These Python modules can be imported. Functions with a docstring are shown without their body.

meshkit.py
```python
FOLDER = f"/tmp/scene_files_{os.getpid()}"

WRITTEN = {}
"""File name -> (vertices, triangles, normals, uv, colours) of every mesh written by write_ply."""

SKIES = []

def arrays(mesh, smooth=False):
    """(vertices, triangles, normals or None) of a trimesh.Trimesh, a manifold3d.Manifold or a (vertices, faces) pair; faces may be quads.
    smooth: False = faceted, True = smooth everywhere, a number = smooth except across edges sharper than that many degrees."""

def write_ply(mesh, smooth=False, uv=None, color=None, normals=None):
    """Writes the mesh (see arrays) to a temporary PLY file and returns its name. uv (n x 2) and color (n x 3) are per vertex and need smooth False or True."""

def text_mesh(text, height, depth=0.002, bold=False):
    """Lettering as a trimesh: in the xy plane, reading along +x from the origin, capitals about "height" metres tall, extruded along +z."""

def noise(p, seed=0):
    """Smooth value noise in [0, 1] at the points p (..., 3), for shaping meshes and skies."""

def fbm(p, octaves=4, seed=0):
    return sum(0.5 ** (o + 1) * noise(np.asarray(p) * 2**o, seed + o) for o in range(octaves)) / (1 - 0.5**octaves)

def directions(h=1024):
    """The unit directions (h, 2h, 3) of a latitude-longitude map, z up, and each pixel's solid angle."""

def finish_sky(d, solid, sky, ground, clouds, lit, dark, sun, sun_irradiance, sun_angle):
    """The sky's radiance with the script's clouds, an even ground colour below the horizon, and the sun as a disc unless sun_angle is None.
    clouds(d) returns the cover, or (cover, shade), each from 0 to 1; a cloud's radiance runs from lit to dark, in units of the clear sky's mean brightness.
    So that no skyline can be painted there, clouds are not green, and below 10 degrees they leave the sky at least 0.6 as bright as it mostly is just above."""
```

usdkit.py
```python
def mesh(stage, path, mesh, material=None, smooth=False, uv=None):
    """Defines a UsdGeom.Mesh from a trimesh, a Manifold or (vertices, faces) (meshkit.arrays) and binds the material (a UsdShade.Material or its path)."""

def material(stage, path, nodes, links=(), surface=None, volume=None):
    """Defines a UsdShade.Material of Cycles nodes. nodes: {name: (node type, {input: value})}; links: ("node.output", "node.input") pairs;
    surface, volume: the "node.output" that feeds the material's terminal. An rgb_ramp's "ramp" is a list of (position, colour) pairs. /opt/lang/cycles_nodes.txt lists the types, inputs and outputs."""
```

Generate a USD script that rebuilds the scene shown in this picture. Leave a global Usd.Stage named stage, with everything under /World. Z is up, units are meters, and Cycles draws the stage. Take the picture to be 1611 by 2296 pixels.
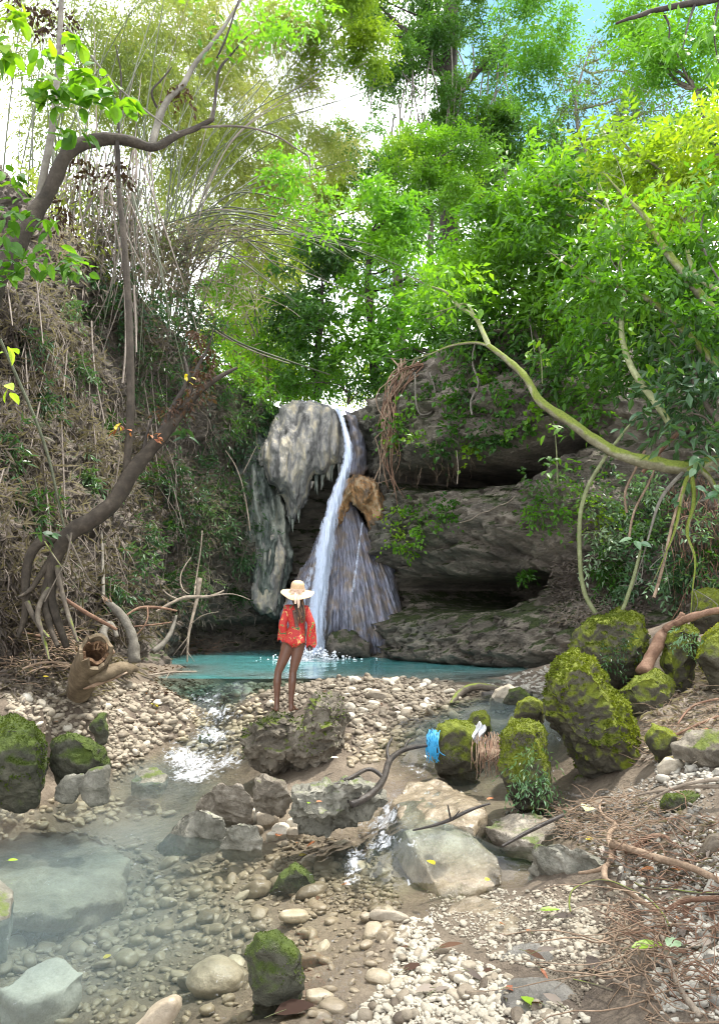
import math, random
import numpy as np
import trimesh, usdkit, meshkit
import manifold3d as m3
from scipy.spatial import cKDTree
from scipy.interpolate import RBFInterpolator, RegularGridInterpolator, PchipInterpolator
from pxr import Usd, UsdGeom, UsdLux, UsdShade, Gf, Sdf, Vt

stage = Usd.Stage.CreateInMemory()
UsdGeom.SetStageUpAxis(stage, UsdGeom.Tokens.z)
UsdGeom.SetStageMetersPerUnit(stage, 1.0)
UsdGeom.Xform.Define(stage, '/World')
UsdGeom.Scope.Define(stage, '/World/Looks')

# ------------------------------------------------------------------ camera, sky, sun, exposure
F, CU, CV, CAMZ = 1725.0, 805.5, 1148.0, 2.2
PITCH = math.atan((1371 - CV) / F)
cam = UsdGeom.Camera.Define(stage, '/World/camera')
cam.CreateHorizontalApertureAttr(24.0)
cam.CreateVerticalApertureAttr(24.0 * 1024 / 718)
cam.CreateFocalLengthAttr(24.0 * F / 1611)
cam.CreateClippingRangeAttr(Gf.Vec2f(0.05, 2000))
cam.AddTranslateOp().Set(Gf.Vec3d(0, 0, CAMZ))
cam.AddRotateXOp().Set(90 + math.degrees(PITCH))
EXPOSURE = 2.15
cam.CreateExposureAttr(EXPOSURE)

SUN = np.array([0.34, 0.10, 1.0]); SUN /= np.linalg.norm(SUN)
SUN_EL, SUN_ROT = math.asin(SUN[2]), math.atan2(SUN[0], SUN[1])
sun = UsdLux.DistantLight.Define(stage, '/World/sun')
sun.CreateIntensityAttr(0.55); sun.CreateNormalizeAttr(True); sun.CreateAngleAttr(3.0)
sun.CreateColorAttr(Gf.Vec3f(1.0, 0.95, 0.86))
_z = SUN; _x = np.cross([0, 1, 0], _z); _x /= np.linalg.norm(_x); _y = np.cross(_z, _x)
sun.AddTransformOp().Set(Gf.Matrix4d(*[*_x, 0, *_y, 0, *_z, 0, 0, 0, 60, 1]))

sky = UsdLux.DomeLight.Define(stage, '/World/sky')
sky.GetPrim().SetCustomDataByKey('kind', 'structure')
_gap = np.array([(1330 - CU) / F, math.cos(PITCH) - (CV - 55) / F * math.sin(PITCH), math.sin(PITCH) + (CV - 55) / F * math.cos(PITCH)]); _gap = _gap / np.linalg.norm(_gap)
skymat = usdkit.material(stage, '/World/Looks/sky_air', {
    'tc': ('texture_coordinate', {}),
    'sk': ('sky_texture', {'sky_type': 'single_scattering', 'sun_disc': False, 'sun_elevation': SUN_EL, 'sun_rotation': SUN_ROT}),
    'map': ('mapping', {'scale': (1.6, 1.6, 2.6), 'location': (0.35, 0.1, 0.2)}),
    'n': ('noise_texture', {'scale': 2.2, 'detail': 6, 'roughness': 0.55}),
    'dt': ('vector_math', {'math_type': 'dot_product', 'vector2': tuple(_gap)}), 'gp': ('map_range', {'from_min': .984, 'from_max': .9985, 'clamp': True}),
    'g3': ('math', {'math_type': 'multiply', 'value2': .75}), 'sub': ('math', {'math_type': 'subtract'}),
    'r': ('rgb_ramp', {'ramp': [(0.0, (0, 0, 0)), (0.26, (0.08, 0.08, 0.08)), (0.40, (0.9, 0.9, 0.9)), (1.0, (1, 1, 1))]}),
    'tint': ('mix_color', {'blend_type': 'multiply', 'fac': 1.0, 'b': (.80, 1.12, 1.0), 'use_clamp': False}), 'mx': ('mix_color', {'b': (13.0, 13.2, 13.8), 'use_clamp': False}),
    'bg': ('background_shader', {'strength': 0.07}),
}, [('tc.generated', 'map.vector'), ('map.vector', 'n.vector'), ('tc.generated', 'dt.vector1'), ('dt.value', 'gp.value'), ('gp.result', 'g3.value1'),
    ('n.fac', 'sub.value1'), ('g3.value', 'sub.value2'), ('sub.value', 'r.fac'), ('r.color', 'mx.fac'), ('sk.color', 'tint.a'), ('tint.result', 'mx.a'), ('mx.result', 'bg.color')], surface='bg.background')
UsdShade.MaterialBindingAPI.Apply(sky.GetPrim()).Bind(skymat)

# ------------------------------------------------------------------ helpers
RNG = np.random.default_rng(7)
_cp, _sp = math.cos(PITCH), math.sin(PITCH)
def rays(u, v):
    u, v = np.broadcast_arrays(np.asarray(u, float), np.asarray(v, float))
    a, b = (u - CU) / F, (CV - v) / F
    return np.stack([a, _cp - b * _sp, _sp + b * _cp], -1)
def P(u, v, Y):
    """The point that the photograph shows at (u, v), Y metres up the stream."""
    d = rays(u, v)
    return np.array([0, 0, CAMZ]) + d * (np.asarray(Y) / d[..., 1])[..., None]
def Gz(u, v, z):
    d = rays(u, v)
    return np.array([0, 0, CAMZ]) + d * ((np.asarray(z) - CAMZ) / d[..., 2])[..., None]
def project(p):
    p = np.asarray(p, float) - [0, 0, CAMZ]
    w = p[..., 1] * _cp + p[..., 2] * _sp
    w = np.where(w > 0.05, w, np.nan)
    return np.stack([CU + F * p[..., 0] / w, CV - F * (p[..., 2] * _cp - p[..., 1] * _sp) / w], -1)
def path3(pts): return np.array([P(*p) for p in pts])
def unit(a): return a / np.maximum(np.linalg.norm(a, axis=-1, keepdims=True), 1e-9)
def sstep(x, a, b):
    t = np.clip((x - a) / (b - a), 0, 1); return t * t * (3 - 2 * t)

_names = {}
BASE = {}
def prim_path(name, parent):
    root = parent.GetPath().pathString if parent is not None else '/World'
    k = (root, name); n = _names.get(k, 0); _names[k] = n + 1
    return f'{root}/{name}' + (f'_{n:03d}' if n else '')
def tag(prim, label=None, cat=None, group=None, kind=None):
    for k, v in (('label', label), ('category', cat), ('group', group), ('kind', kind)):
        if v: prim.SetCustomDataByKey(k, v)
    return prim
def thing(name, label, cat, base, group=None, kind=None):
    x = UsdGeom.Xform.Define(stage, prim_path(name, None))
    x.AddTranslateOp().Set(Gf.Vec3d(*map(float, base)))
    BASE[x.GetPath().pathString] = np.asarray(base, float)
    return tag(x.GetPrim(), label, cat, group, kind)
def obj(name, mesh, mat, parent=None, label=None, cat=None, group=None, kind=None, smooth=False, attrs=None, base=None):
    """One mesh, given in world coordinates."""
    if hasattr(mesh, 'to_mesh'):
        mm = mesh.to_mesh(); mesh = (np.array(mm.vert_properties[:, :3]), np.array(mm.tri_verts))
    elif isinstance(mesh, trimesh.Trimesh):
        mesh = (np.array(mesh.vertices), np.array(mesh.faces))
    v, f = np.asarray(mesh[0], float), np.asarray(mesh[1])
    off = np.zeros(3)
    if parent is not None:
        for p in parent.GetPath().GetPrefixes():
            off = off + BASE.get(p.pathString, 0)
    if parent is None and base is not None: off = np.asarray(base, float)
    path = prim_path(name, parent)
    m = usdkit.mesh(stage, path, (v - off, f), mat, smooth=smooth)
    if parent is None and base is not None: m.AddTranslateOp().Set(Gf.Vec3d(*map(float, base)))
    for k, a in (attrs or {}).items():
        UsdGeom.PrimvarsAPI(m).CreatePrimvar(k, Sdf.ValueTypeNames.FloatArray, 'vertex').Set(Vt.FloatArray.FromNumpy(np.asarray(a, np.float32)))
    m.CreateDoubleSidedAttr(True)
    return tag(m.GetPrim(), label, cat, group, kind)
def join(meshes):
    vs, fs, n = [], [], 0
    for v, f in meshes:
        vs.append(v); fs.append(np.asarray(f) + n); n += len(v)
    return np.vstack(vs), np.vstack(fs)

def spline(pts, n):
    pts = np.asarray(pts, float)
    if len(pts) == 2: return pts[0] + (pts[1] - pts[0]) * np.linspace(0, 1, n)[:, None]
    d = np.r_[0, np.cumsum(np.linalg.norm(np.diff(pts, axis=0), axis=1) ** .7 + 1e-6)]
    q = np.linspace(0, d[-1], n)
    from scipy.interpolate import CubicSpline
    return CubicSpline(d, pts, axis=0, bc_type='natural')(q) if len(pts) < 4 else PchipInterpolator(d, pts, axis=0)(q) * .5 + CubicSpline(d, pts, axis=0, bc_type='natural')(q) * .5
def tube(pts, radii, sides=8, n=None, rough=0.0, seed=0, taper_end=False):
    """A closed tube along a smooth path. radii: one per control point."""
    pts = np.asarray(pts, float)
    L = np.linalg.norm(np.diff(pts, axis=0), axis=1).sum()
    n = n or int(np.clip(len(pts) * 4, 6, 60))
    c = spline(pts, n)
    r = np.interp(np.linspace(0, 1, n), np.linspace(0, 1, len(np.atleast_1d(radii))), np.atleast_1d(radii)) if np.ndim(radii) else np.full(n, radii)
    t = unit(np.gradient(c, axis=0))
    a = np.array([0.3, 0.2, 0.93]); a = a if abs(t[0] @ unit(a)) < .9 else np.array([1.0, 0.1, 0])
    s = np.empty((n, 3)); prev = unit(np.cross(t[0], a))
    for i in range(n):
        prev = unit(prev - t[i] * (prev @ t[i])); s[i] = prev
    b = np.cross(t, s)
    ang = np.linspace(0, 2 * np.pi, sides, endpoint=False)
    ring = np.cos(ang)[None, :, None] * s[:, None] + np.sin(ang)[None, :, None] * b[:, None]
    rr = np.repeat(r[:, None], sides, 1)
    if rough:
        rr = rr * (1 + rough * 2 * (meshkit.fbm((c[:, None] + ring * rr[..., None]) / max(r.mean() * 2.2, 1e-3), 3, seed) - .5))
    v = (c[:, None] + ring * rr[..., None]).reshape(-1, 3)
    i, j = np.meshgrid(np.arange(n - 1), np.arange(sides), indexing='ij')
    q = np.stack([i * sides + j, i * sides + (j + 1) % sides, (i + 1) * sides + (j + 1) % sides, (i + 1) * sides + j], -1).reshape(-1, 4)
    f = np.vstack([q[:, [0, 1, 2]], q[:, [0, 2, 3]]])
    e0, e1 = len(v), len(v) + 1
    v = np.vstack([v, c[0], c[-1]])
    j = np.arange(sides); k = (j + 1) % sides
    f = np.vstack([f, np.c_[np.full(sides, e0), k, j], np.c_[np.full(sides, e1), (n - 1) * sides + j, (n - 1) * sides + k]])
    return v, f

def leaves2(B, D, N, L, W, curl=.15, fold=.25):
    """Folded two-triangle leaves."""
    n = len(B); L = np.broadcast_to(L, n)[:, None]; W = np.broadcast_to(W, n)[:, None]
    D, N = unit(D), unit(N); S = unit(np.cross(D, N)); N = np.cross(S, D)
    m = B + D * L * .42 + N * W * fold * .5
    v = np.stack([B, m + S * W / 2, B + D * L - N * L * curl, m - S * W / 2], 1).reshape(-1, 3)
    i = np.arange(n)[:, None] * 4
    return v, np.hstack([i + [[0, 1, 2]], i + [[0, 2, 3]]]).reshape(-1, 3)
def leaves6(B, D, N, L, W, curl=.2, fold=.25):
    """Larger leaves: eight triangles folded along a midrib that bends down."""
    n = len(B); L = np.broadcast_to(L, n)[:, None]; W = np.broadcast_to(W, n)[:, None]
    D, N = unit(D), unit(N); S = unit(np.cross(D, N)); N = np.cross(S, D)
    pts = []
    for t, w in ((0, 0), (.22, .8), (.5, 1.0), (.78, .62), (1, 0)):
        mid = B + D * L * t - N * L * curl * t * t
        if w == 0: pts.append(mid)
        else: pts += [mid + S * W * w / 2 + N * W * fold * w * .5, mid, mid - S * W * w / 2 + N * W * fold * w * .5]
    v = np.stack(pts, 1).reshape(-1, 3)
    t = [[0, 1, 2], [0, 2, 3], [1, 4, 5], [1, 5, 2], [2, 5, 6], [2, 6, 3], [4, 7, 8], [4, 8, 5], [5, 8, 9], [5, 9, 6], [7, 10, 8], [8, 10, 9]]
    i = np.arange(n)[:, None] * 11
    return v, (i[:, :, None] + np.array(t)[None]).reshape(-1, 3)

def sprays(B, D, k, Ls, leafL, rng, aspect=.42, droop=.25, flat=.5, maker=leaves2, twigs=False, jitter=.35):
    """k leaves set alternately along each twig that leaves B in direction D."""
    n = len(B); D = unit(D); Ls = np.broadcast_to(Ls, n)
    up = unit(np.array([0, 0, 1.0]) * flat + rng.normal(0, .45, (n, 3)))
    S = unit(np.cross(D, up)); N = np.cross(S, D)
    t = (np.arange(k) + .6) / k
    sg = np.where(np.arange(k) % 2, 1., -1.)
    pos = B[:, None] + D[:, None] * (Ls[:, None] * t)[..., None] - np.array([0, 0, 1.]) * (droop * Ls[:, None] * t ** 2)[..., None]
    ld = D[:, None] * (.35 + .5 * t)[None, :, None] + S[:, None] * (sg * (1.0 - .45 * t))[None, :, None] + rng.normal(0, jitter, (n, k, 3)) - np.array([0, 0, droop])
    ln = N[:, None] + rng.normal(0, jitter, (n, k, 3))
    L = leafL * rng.uniform(.65, 1.25, (n, k))
    return maker(pos.reshape(-1, 3), ld.reshape(-1, 3), ln.reshape(-1, 3), L.ravel(), (L * aspect).ravel())

def ball(n, rng):
    d = unit(rng.normal(0, 1, (n, 3))); return d

MARKS = [(765,915,'the waterfall lip'),(650,1120,'the pointed tip of the travertine curtain'),(550,1046,'the small dark recess left of the travertine'),(830,1150,'the orange travertine'),(1000,1050,'the upper dark hollow'),(1240,1010,'the right end of the upper dark hollow'),(1060,1330,'the lower dark hollow'),
 (1170,870,'the mossy curved limb'),(1400,1020,'the thick mossy limb'),(1300,1200,'the bent green sapling stem'),(1390,1330,'the white green fern'),(1550,1050,'the base of the mossy limb'),(1590,1350,'the yellow mossy block'),(430,890,'the dead leaves on the leaning trunk'),(290,900,'the pole like stem'),(530,826,'the tip of the leaning trunk'),(900,880,'the reddish root curtain'),(950,900,'the looped liana'),(600,1300,'the lowest pale travertine lobe')]
_used = {}
def whereabouts(u, v, sizes=('small', 'little', 'compact')):
    """Which landmark of the photograph a plant is next to, and on which side of it."""
    best = sorted(MARKS, key=lambda m: math.hypot(u - m[0], v - m[1]))
    for m in best:
        a = math.degrees(math.atan2(v - m[1], u - m[0])) % 360
        side = ('right of', 'below and right of', 'below', 'below and left of', 'left of', 'above and left of', 'above', 'above and right of')[int((a + 22.5) // 45) % 8]
        far = math.hypot(u - m[0], v - m[1]) > 85
        w = ('well ' if far else '') + side + ' ' + m[2]
        if w not in _used: _used[w] = 1; return w
    return w
# ------------------------------------------------------------------ materials
LK = '/World/Looks/'
def leafmat(name, c1, c2, c3, trans=.45, rough=.42, spec=.45):
    """Leaf: three tones picked leaf by leaf, a share of the light passes through."""
    tr = lambda c: (min(c[0] * 1.5 + .02, 1), min(c[1] * 1.6 + .02, 1), c[2] * .6)
    return usdkit.material(stage, LK + name, {
        'g': ('geometry', {}), 'oi': ('object_info', {}),
        'ad': ('math', {'math_type': 'add'}), 'fr': ('math', {'math_type': 'fraction'}),
        'nz': ('noise_texture', {'scale': .55, 'detail': 2}),
        'sc': ('math', {'math_type': 'multiply_add', 'value2': 2.4, 'value3': -1.2}),
        'ad2': ('math', {'math_type': 'multiply_add', 'value2': .75, 'use_clamp': True}),
        'r': ('rgb_ramp', {'ramp': [(0, c1), (.5, c2), (1, c3)]}),
        'rt': ('rgb_ramp', {'ramp': [(0, tr(c1)), (.5, tr(c2)), (1, tr(c3))]}),
        'p': ('principled_bsdf', {'roughness': rough, 'specular_ior_level': spec}),
        't': ('translucent_bsdf', {}), 'm': ('mix_closure', {'fac': trans})},
        [('g.random_per_island', 'ad.value1'), ('oi.random', 'ad.value2'), ('ad.value', 'fr.value1'), ('g.position', 'nz.vector'), ('nz.fac', 'sc.value1'),
         ('fr.value', 'ad2.value1'), ('sc.value', 'ad2.value3'), ('ad2.value', 'r.fac'), ('ad2.value', 'rt.fac'),
         ('r.color', 'p.base_color'), ('rt.color', 't.color'), ('p.BSDF', 'm.closure1'), ('t.BSDF', 'm.closure2')], surface='m.closure')
LEAF = {
    'mid': leafmat('leaf_mid', (.026, .088, .010), (.062, .178, .014), (.125, .275, .020), trans=.5),
    'deep': leafmat('leaf_deep', (.013, .046, .010), (.032, .100, .014), (.070, .165, .020), trans=.42),
    'bright': leafmat('leaf_bright', (.040, .120, .010), (.110, .245, .014), (.230, .350, .022), trans=.48),
    'lime': leafmat('leaf_lime', (.110, .190, .015), (.190, .270, .018), (.290, .330, .025), trans=.55),
    'bamboo': leafmat('leaf_bamboo', (.110, .150, .040), (.190, .225, .060), (.270, .260, .090), trans=.5, rough=.6),
    'grey': leafmat('leaf_grey', (.045, .070, .030), (.080, .115, .045), (.130, .165, .060), trans=.3, rough=.6),
    'fern': leafmat('leaf_fern', (.020, .058, .022), (.045, .105, .035), (.100, .165, .055), trans=.3),
    'silver': leafmat('leaf_silver', (.055, .130, .060), (.130, .230, .110), (.300, .400, .260), trans=.25, rough=.3, spec=.7),
    'dry': leafmat('leaf_dry', (.075, .060, .053), (.20, .168, .146), (.42, .362, .315), trans=.2, rough=.75, spec=.2),
    'dead': leafmat('leaf_dead', (.030, .016, .012), (.060, .032, .022), (.120, .065, .040), trans=.2, rough=.8, spec=.2),
    'yellow': leafmat('leaf_yellow', (.38, .30, .02), (.50, .40, .03), (.60, .48, .05), trans=.3),
    'fresh': leafmat('leaf_fresh', (.15, .28, .02), (.24, .36, .025), (.34, .44, .04), trans=.3),
    'rust': leafmat('leaf_rust', (.20, .06, .025), (.32, .11, .04), (.42, .18, .06), trans=.2, rough=.6),
    'pale': leafmat('leaf_pale', (.45, .45, .25), (.55, .54, .32), (.62, .60, .40), trans=.2, rough=.5),
}
def rockmat(name, cols, scale=2.0, moss=None, mossc=((.04, .058, .008), (.105, .13, .010)), bump=.6, rough=.8, wet=None, stretch=(1, 1, 1), mossbias=.15, fine=34.0, island=False, litter=None, spec=.35, bdist=.03):
    """Stone with blotches, pits and, where it faces up and the damp holds, moss."""
    n = {'g': ('geometry', {}), 'mp': ('mapping', {'scale': stretch}),
         'n1': ('noise_texture', {'scale': scale, 'detail': 6, 'roughness': .65}),
         'n2': ('noise_texture', {'scale': fine, 'detail': 4, 'roughness': .7}),
         'v1': ('voronoi_texture', {'scale': fine * .45}),
         'r': ('rgb_ramp', {'ramp': cols}),
         'd': ('math', {'math_type': 'multiply_add', 'value2': .9, 'value3': .55}),
         'mul': ('mix_color', {'blend_type': 'multiply', 'fac': .85}),
         'hs': ('math', {'math_type': 'multiply_add', 'value2': .6}),
         'b': ('bump', {'strength': bump, 'distance': bdist}),
         'p': ('principled_bsdf', {'roughness': rough, 'specular_ior_level': spec})}
    l = [('g.position', 'mp.vector'), ('mp.vector', 'n1.vector'), ('mp.vector', 'n2.vector'), ('g.position', 'v1.vector'), ('n2.fac', 'd.value1'), ('r.color', 'mul.a'), ('d.value', 'mul.b'),
         ('n2.fac', 'hs.value3'), ('v1.distance', 'hs.value1'), ('hs.value', 'b.height'), ('b.normal', 'p.normal')]
    if island:
        n['oi'] = ('object_info', {}); n['iw'] = ('math', {'math_type': 'add'}); n['ifr'] = ('math', {'math_type': 'fraction'})
        n['im'] = ('math', {'math_type': 'multiply_add', 'value2': .72}); n['is'] = ('math', {'math_type': 'multiply_add', 'value2': .6, 'value3': -.16})
        l += [('g.random_per_island', 'iw.value1'), ('oi.random', 'iw.value2'), ('iw.value', 'ifr.value1'), ('ifr.value', 'im.value1'), ('n1.fac', 'is.value1'), ('is.value', 'im.value3'), ('im.value', 'r.fac')]
    else: l.append(('n1.fac', 'r.fac'))
    col = 'mul.result'
    if litter:
        n['at2'] = ('attribute', {'attribute': 'litter'}); n['lm'] = ('math', {'math_type': 'multiply', 'use_clamp': True}); n['lk'] = ('mix_color', {'b': litter})
        n['ln'] = ('math', {'math_type': 'multiply_add', 'value2': 2.2, 'value3': -.3})
        l += [('n1.fac', 'ln.value1'), ('at2.fac', 'lm.value1'), ('ln.value', 'lm.value2'), ('lm.value', 'lk.fac'), (col, 'lk.a')]
        col = 'lk.result'
    if name == 'cliff_rock':    # lime crust by the falls
        n |= {'at3': ('attribute', {'attribute': 'tufa'}), 'mp3': ('mapping', {'scale': (1.4, 1.4, .42)}), 'n6': ('noise_texture', {'scale': 2.3, 'detail': 6, 'roughness': .68}),
              'r6': ('rgb_ramp', {'ramp': [(.30, (.03, .03, .026)), (.45, (.10, .112, .096)), (.55, (.22, .225, .19)), (.66, (.40, .36, .27)), (.85, (.50, .46, .37))]}), 'k6': ('mix_color', {}),
              'q6': ('math', {'math_type': 'multiply_add', 'value2': 2.6, 'value3': -.55, 'use_clamp': True}), 'w6': ('math', {'math_type': 'multiply', 'use_clamp': True})}
        l += [('g.position', 'mp3.vector'), ('mp3.vector', 'n6.vector'), ('n6.fac', 'r6.fac'), ('n1.fac', 'q6.value1'), ('q6.value', 'w6.value1'), ('at3.fac', 'w6.value2'), ('w6.value', 'k6.fac'), (col, 'k6.a'), ('r6.color', 'k6.b')]
        col = 'k6.result'
    if moss is not None:
        n |= {'sx': ('separate_xyz', {}), 'n3': ('noise_texture', {'scale': 3.1, 'detail': 5, 'roughness': .7}),
              'a1': ('math', {'math_type': 'multiply_add', 'value2': .55}), 'ms': ('map_range', {'range_type': 'smoothstep', 'from_min': 1 - moss - mossbias, 'from_max': 1 - moss + .12, 'clamp': True}),
              'n4': ('noise_texture', {'scale': 9, 'detail': 5, 'roughness': .75}), 'mr': ('rgb_ramp', {'ramp': [(.25, mossc[0]), (.75, mossc[1])]}), 'mk': ('mix_color', {}), 'sc': ('math', {'math_type': 'multiply_add', 'value2': 2.0, 'value3': -.68})}
        l += [('g.normal', 'sx.vector'), ('g.position', 'n3.vector'), ('sx.z', 'a1.value1'), ('n3.fac', 'sc.value1'), ('sc.value', 'a1.value3'), ('a1.value', 'ms.value'), ('g.position', 'n4.vector'), ('n4.fac', 'mr.fac'),
              (col, 'mk.a'), ('mr.color', 'mk.b')]
        fac = 'ms.result'
        if moss and name in ('cliff_rock', 'bank_earth'):
            n['at'] = ('attribute', {'attribute': 'moss'}); n['mm'] = ('math', {'math_type': 'multiply_add', 'value2': 1.0, 'use_clamp': True}); n['tm'] = ('math', {'math_type': 'multiply', 'use_clamp': True}); n['nn'] = ('math', {'math_type': 'multiply_add', 'value2': 3.2, 'value3': -1.0, 'use_clamp': True})
            l += [('at.fac', 'tm.value1'), ('n3.fac', 'nn.value1'), ('nn.value', 'tm.value2'), ('tm.value', 'mm.value1'), (fac, 'mm.value3')]
            fac = 'mm.value'
        l += [(fac, 'mk.fac')]; col = 'mk.result'
    l.append((col, 'p.base_color'))
    return usdkit.material(stage, LK + name, n, l, surface='p.BSDF')
MAT = {
    'cliff': rockmat('cliff_rock', [(.25, (.048, .042, .035)), (.43, (.135, .117, .096)), (.60, (.25, .217, .175)), (.82, (.38, .34, .28))], scale=1.1, moss=.24, mossc=((.02, .032, .012), (.062, .08, .02)), bump=1.0, fine=14, bdist=.10, stretch=(1, 1, 2.6), litter=(.145, .118, .098)),
    'earth': rockmat('bank_earth', [(.25, (.05, .038, .030)), (.5, (.115, .090, .068)), (.75, (.21, .17, .13))], scale=2.5, moss=-.6, bump=.9, rough=.85, fine=40, litter=(.185, .150, .108)),
    'bed': rockmat('bed_silt', [(.25, (.14, .115, .085)), (.5, (.27, .23, .17)), (.75, (.42, .37, .29))], scale=3.0, bump=.6, rough=.7, fine=45),
    'boulder': rockmat('boulder_stone', [(.25, (.040, .034, .026)), (.5, (.105, .090, .068)), (.75, (.23, .205, .165))], scale=3.0, moss=.16, bump=.9, fine=26),
    'boulder_moss': rockmat('boulder_mossy', [(.25, (.024, .022, .016)), (.5, (.055, .050, .034)), (.75, (.11, .10, .07))], scale=3.0, moss=.58, mossc=((.045, .062, .006), (.16, .185, .010)), bump=1.0, fine=26, mossbias=.3),
    'boulder_dark': rockmat('boulder_dark_moss', [(.25, (.020, .022, .015)), (.5, (.05, .05, .034)), (.75, (.12, .115, .085))], scale=3.5, moss=.52, mossc=((.020, .034, .006), (.075, .105, .012)), bump=1.0, fine=30, mossbias=.3),
    'boulder_grey': rockmat('boulder_grey', [(.25, (.055, .053, .042)), (.48, (.14, .135, .110)), (.72, (.30, .285, .24))], scale=3.5, moss=.08, mossc=((.05, .07, .018), (.12, .15, .04)), bump=.9, fine=30),
    'slab': rockmat('wet_slab', [(.25, (.075, .058, .040)), (.5, (.185, .150, .105)), (.75, (.32, .275, .205))], scale=4.2, bump=.7, rough=.12, fine=22, spec=.6),
    'pebble': rockmat('pebble_pale', [(.1, (.085, .068, .050)), (.35, (.20, .168, .125)), (.65, (.35, .310, .245)), (.95, (.50, .465, .395))], scale=9, bump=.25, rough=.65, fine=60, island=True),
    'pebble_dimmed': rockmat('pebble_pale_dimmed', [(.05, (.060, .046, .034)), (.3, (.145, .118, .086)), (.6, (.255, .220, .168)), (.95, (.36, .33, .27))], scale=9, bump=.3, rough=.7, fine=60, island=True),  # same stones as pebble, darkened in colour against the open skylight in front
    'pebble_bed': rockmat('pebble_wet', [(.05, (.065, .052, .036)), (.3, (.16, .128, .088)), (.65, (.29, .245, .175)), (.95, (.42, .375, .29))], scale=8, bump=.25, rough=.35, fine=55, island=True),
    'pebble_grey': rockmat('pebble_grey', [(.1, (.08, .075, .065)), (.4, (.19, .175, .15)), (.7, (.30, .28, .24)), (.95, (.42, .40, .35))], scale=8, bump=.3, rough=.6, fine=55, island=True),
    'rock_brown': rockmat('rock_brown', [(.25, (.05, .041, .031)), (.48, (.135, .115, .088)), (.7, (.28, .25, .205))], scale=4, moss=.05, mossc=((.05, .07, .018), (.12, .15, .04)), bump=1.0, fine=30, rough=.6),
    'rock_dark': rockmat('flat_grey', [(.25, (.06, .056, .05)), (.5, (.13, .122, .108)), (.75, (.24, .225, .2))], scale=4, bump=.8, fine=40, rough=.6),
    'pebble_one': rockmat('tan_stone', [(.25, (.16, .13, .095)), (.5, (.30, .25, .185)), (.75, (.42, .36, .28))], scale=4, bump=.3, fine=40, rough=.4),
    'tufa': rockmat('tufa_cream', [(.28, (.030, .029, .028)), (.40, (.10, .098, .095)), (.50, (.20, .195, .185)), (.58, (.30, .275, .225)), (.68, (.44, .38, .265)), (.9, (.52, .47, .37))], scale=2.6, bump=1.0, fine=13, stretch=(1.3, 1.3, .38)),
    'tufa_green': rockmat('tufa_algae', [(.25, (.018, .022, .02)), (.43, (.07, .085, .075)), (.57, (.18, .195, .17)), (.8, (.42, .40, .32))], scale=2.6, bump=1.0, fine=15, stretch=(1, 1, .35)),
    'orange': rockmat('tufa_orange', [(.30, (.05, .042, .034)), (.42, (.17, .12, .075)), (.50, (.31, .165, .065)), (.58, (.38, .27, .16)), (.75, (.46, .39, .28))], scale=3.4, bump=1.0, fine=14, stretch=(1, 1, .6)),
}
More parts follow.
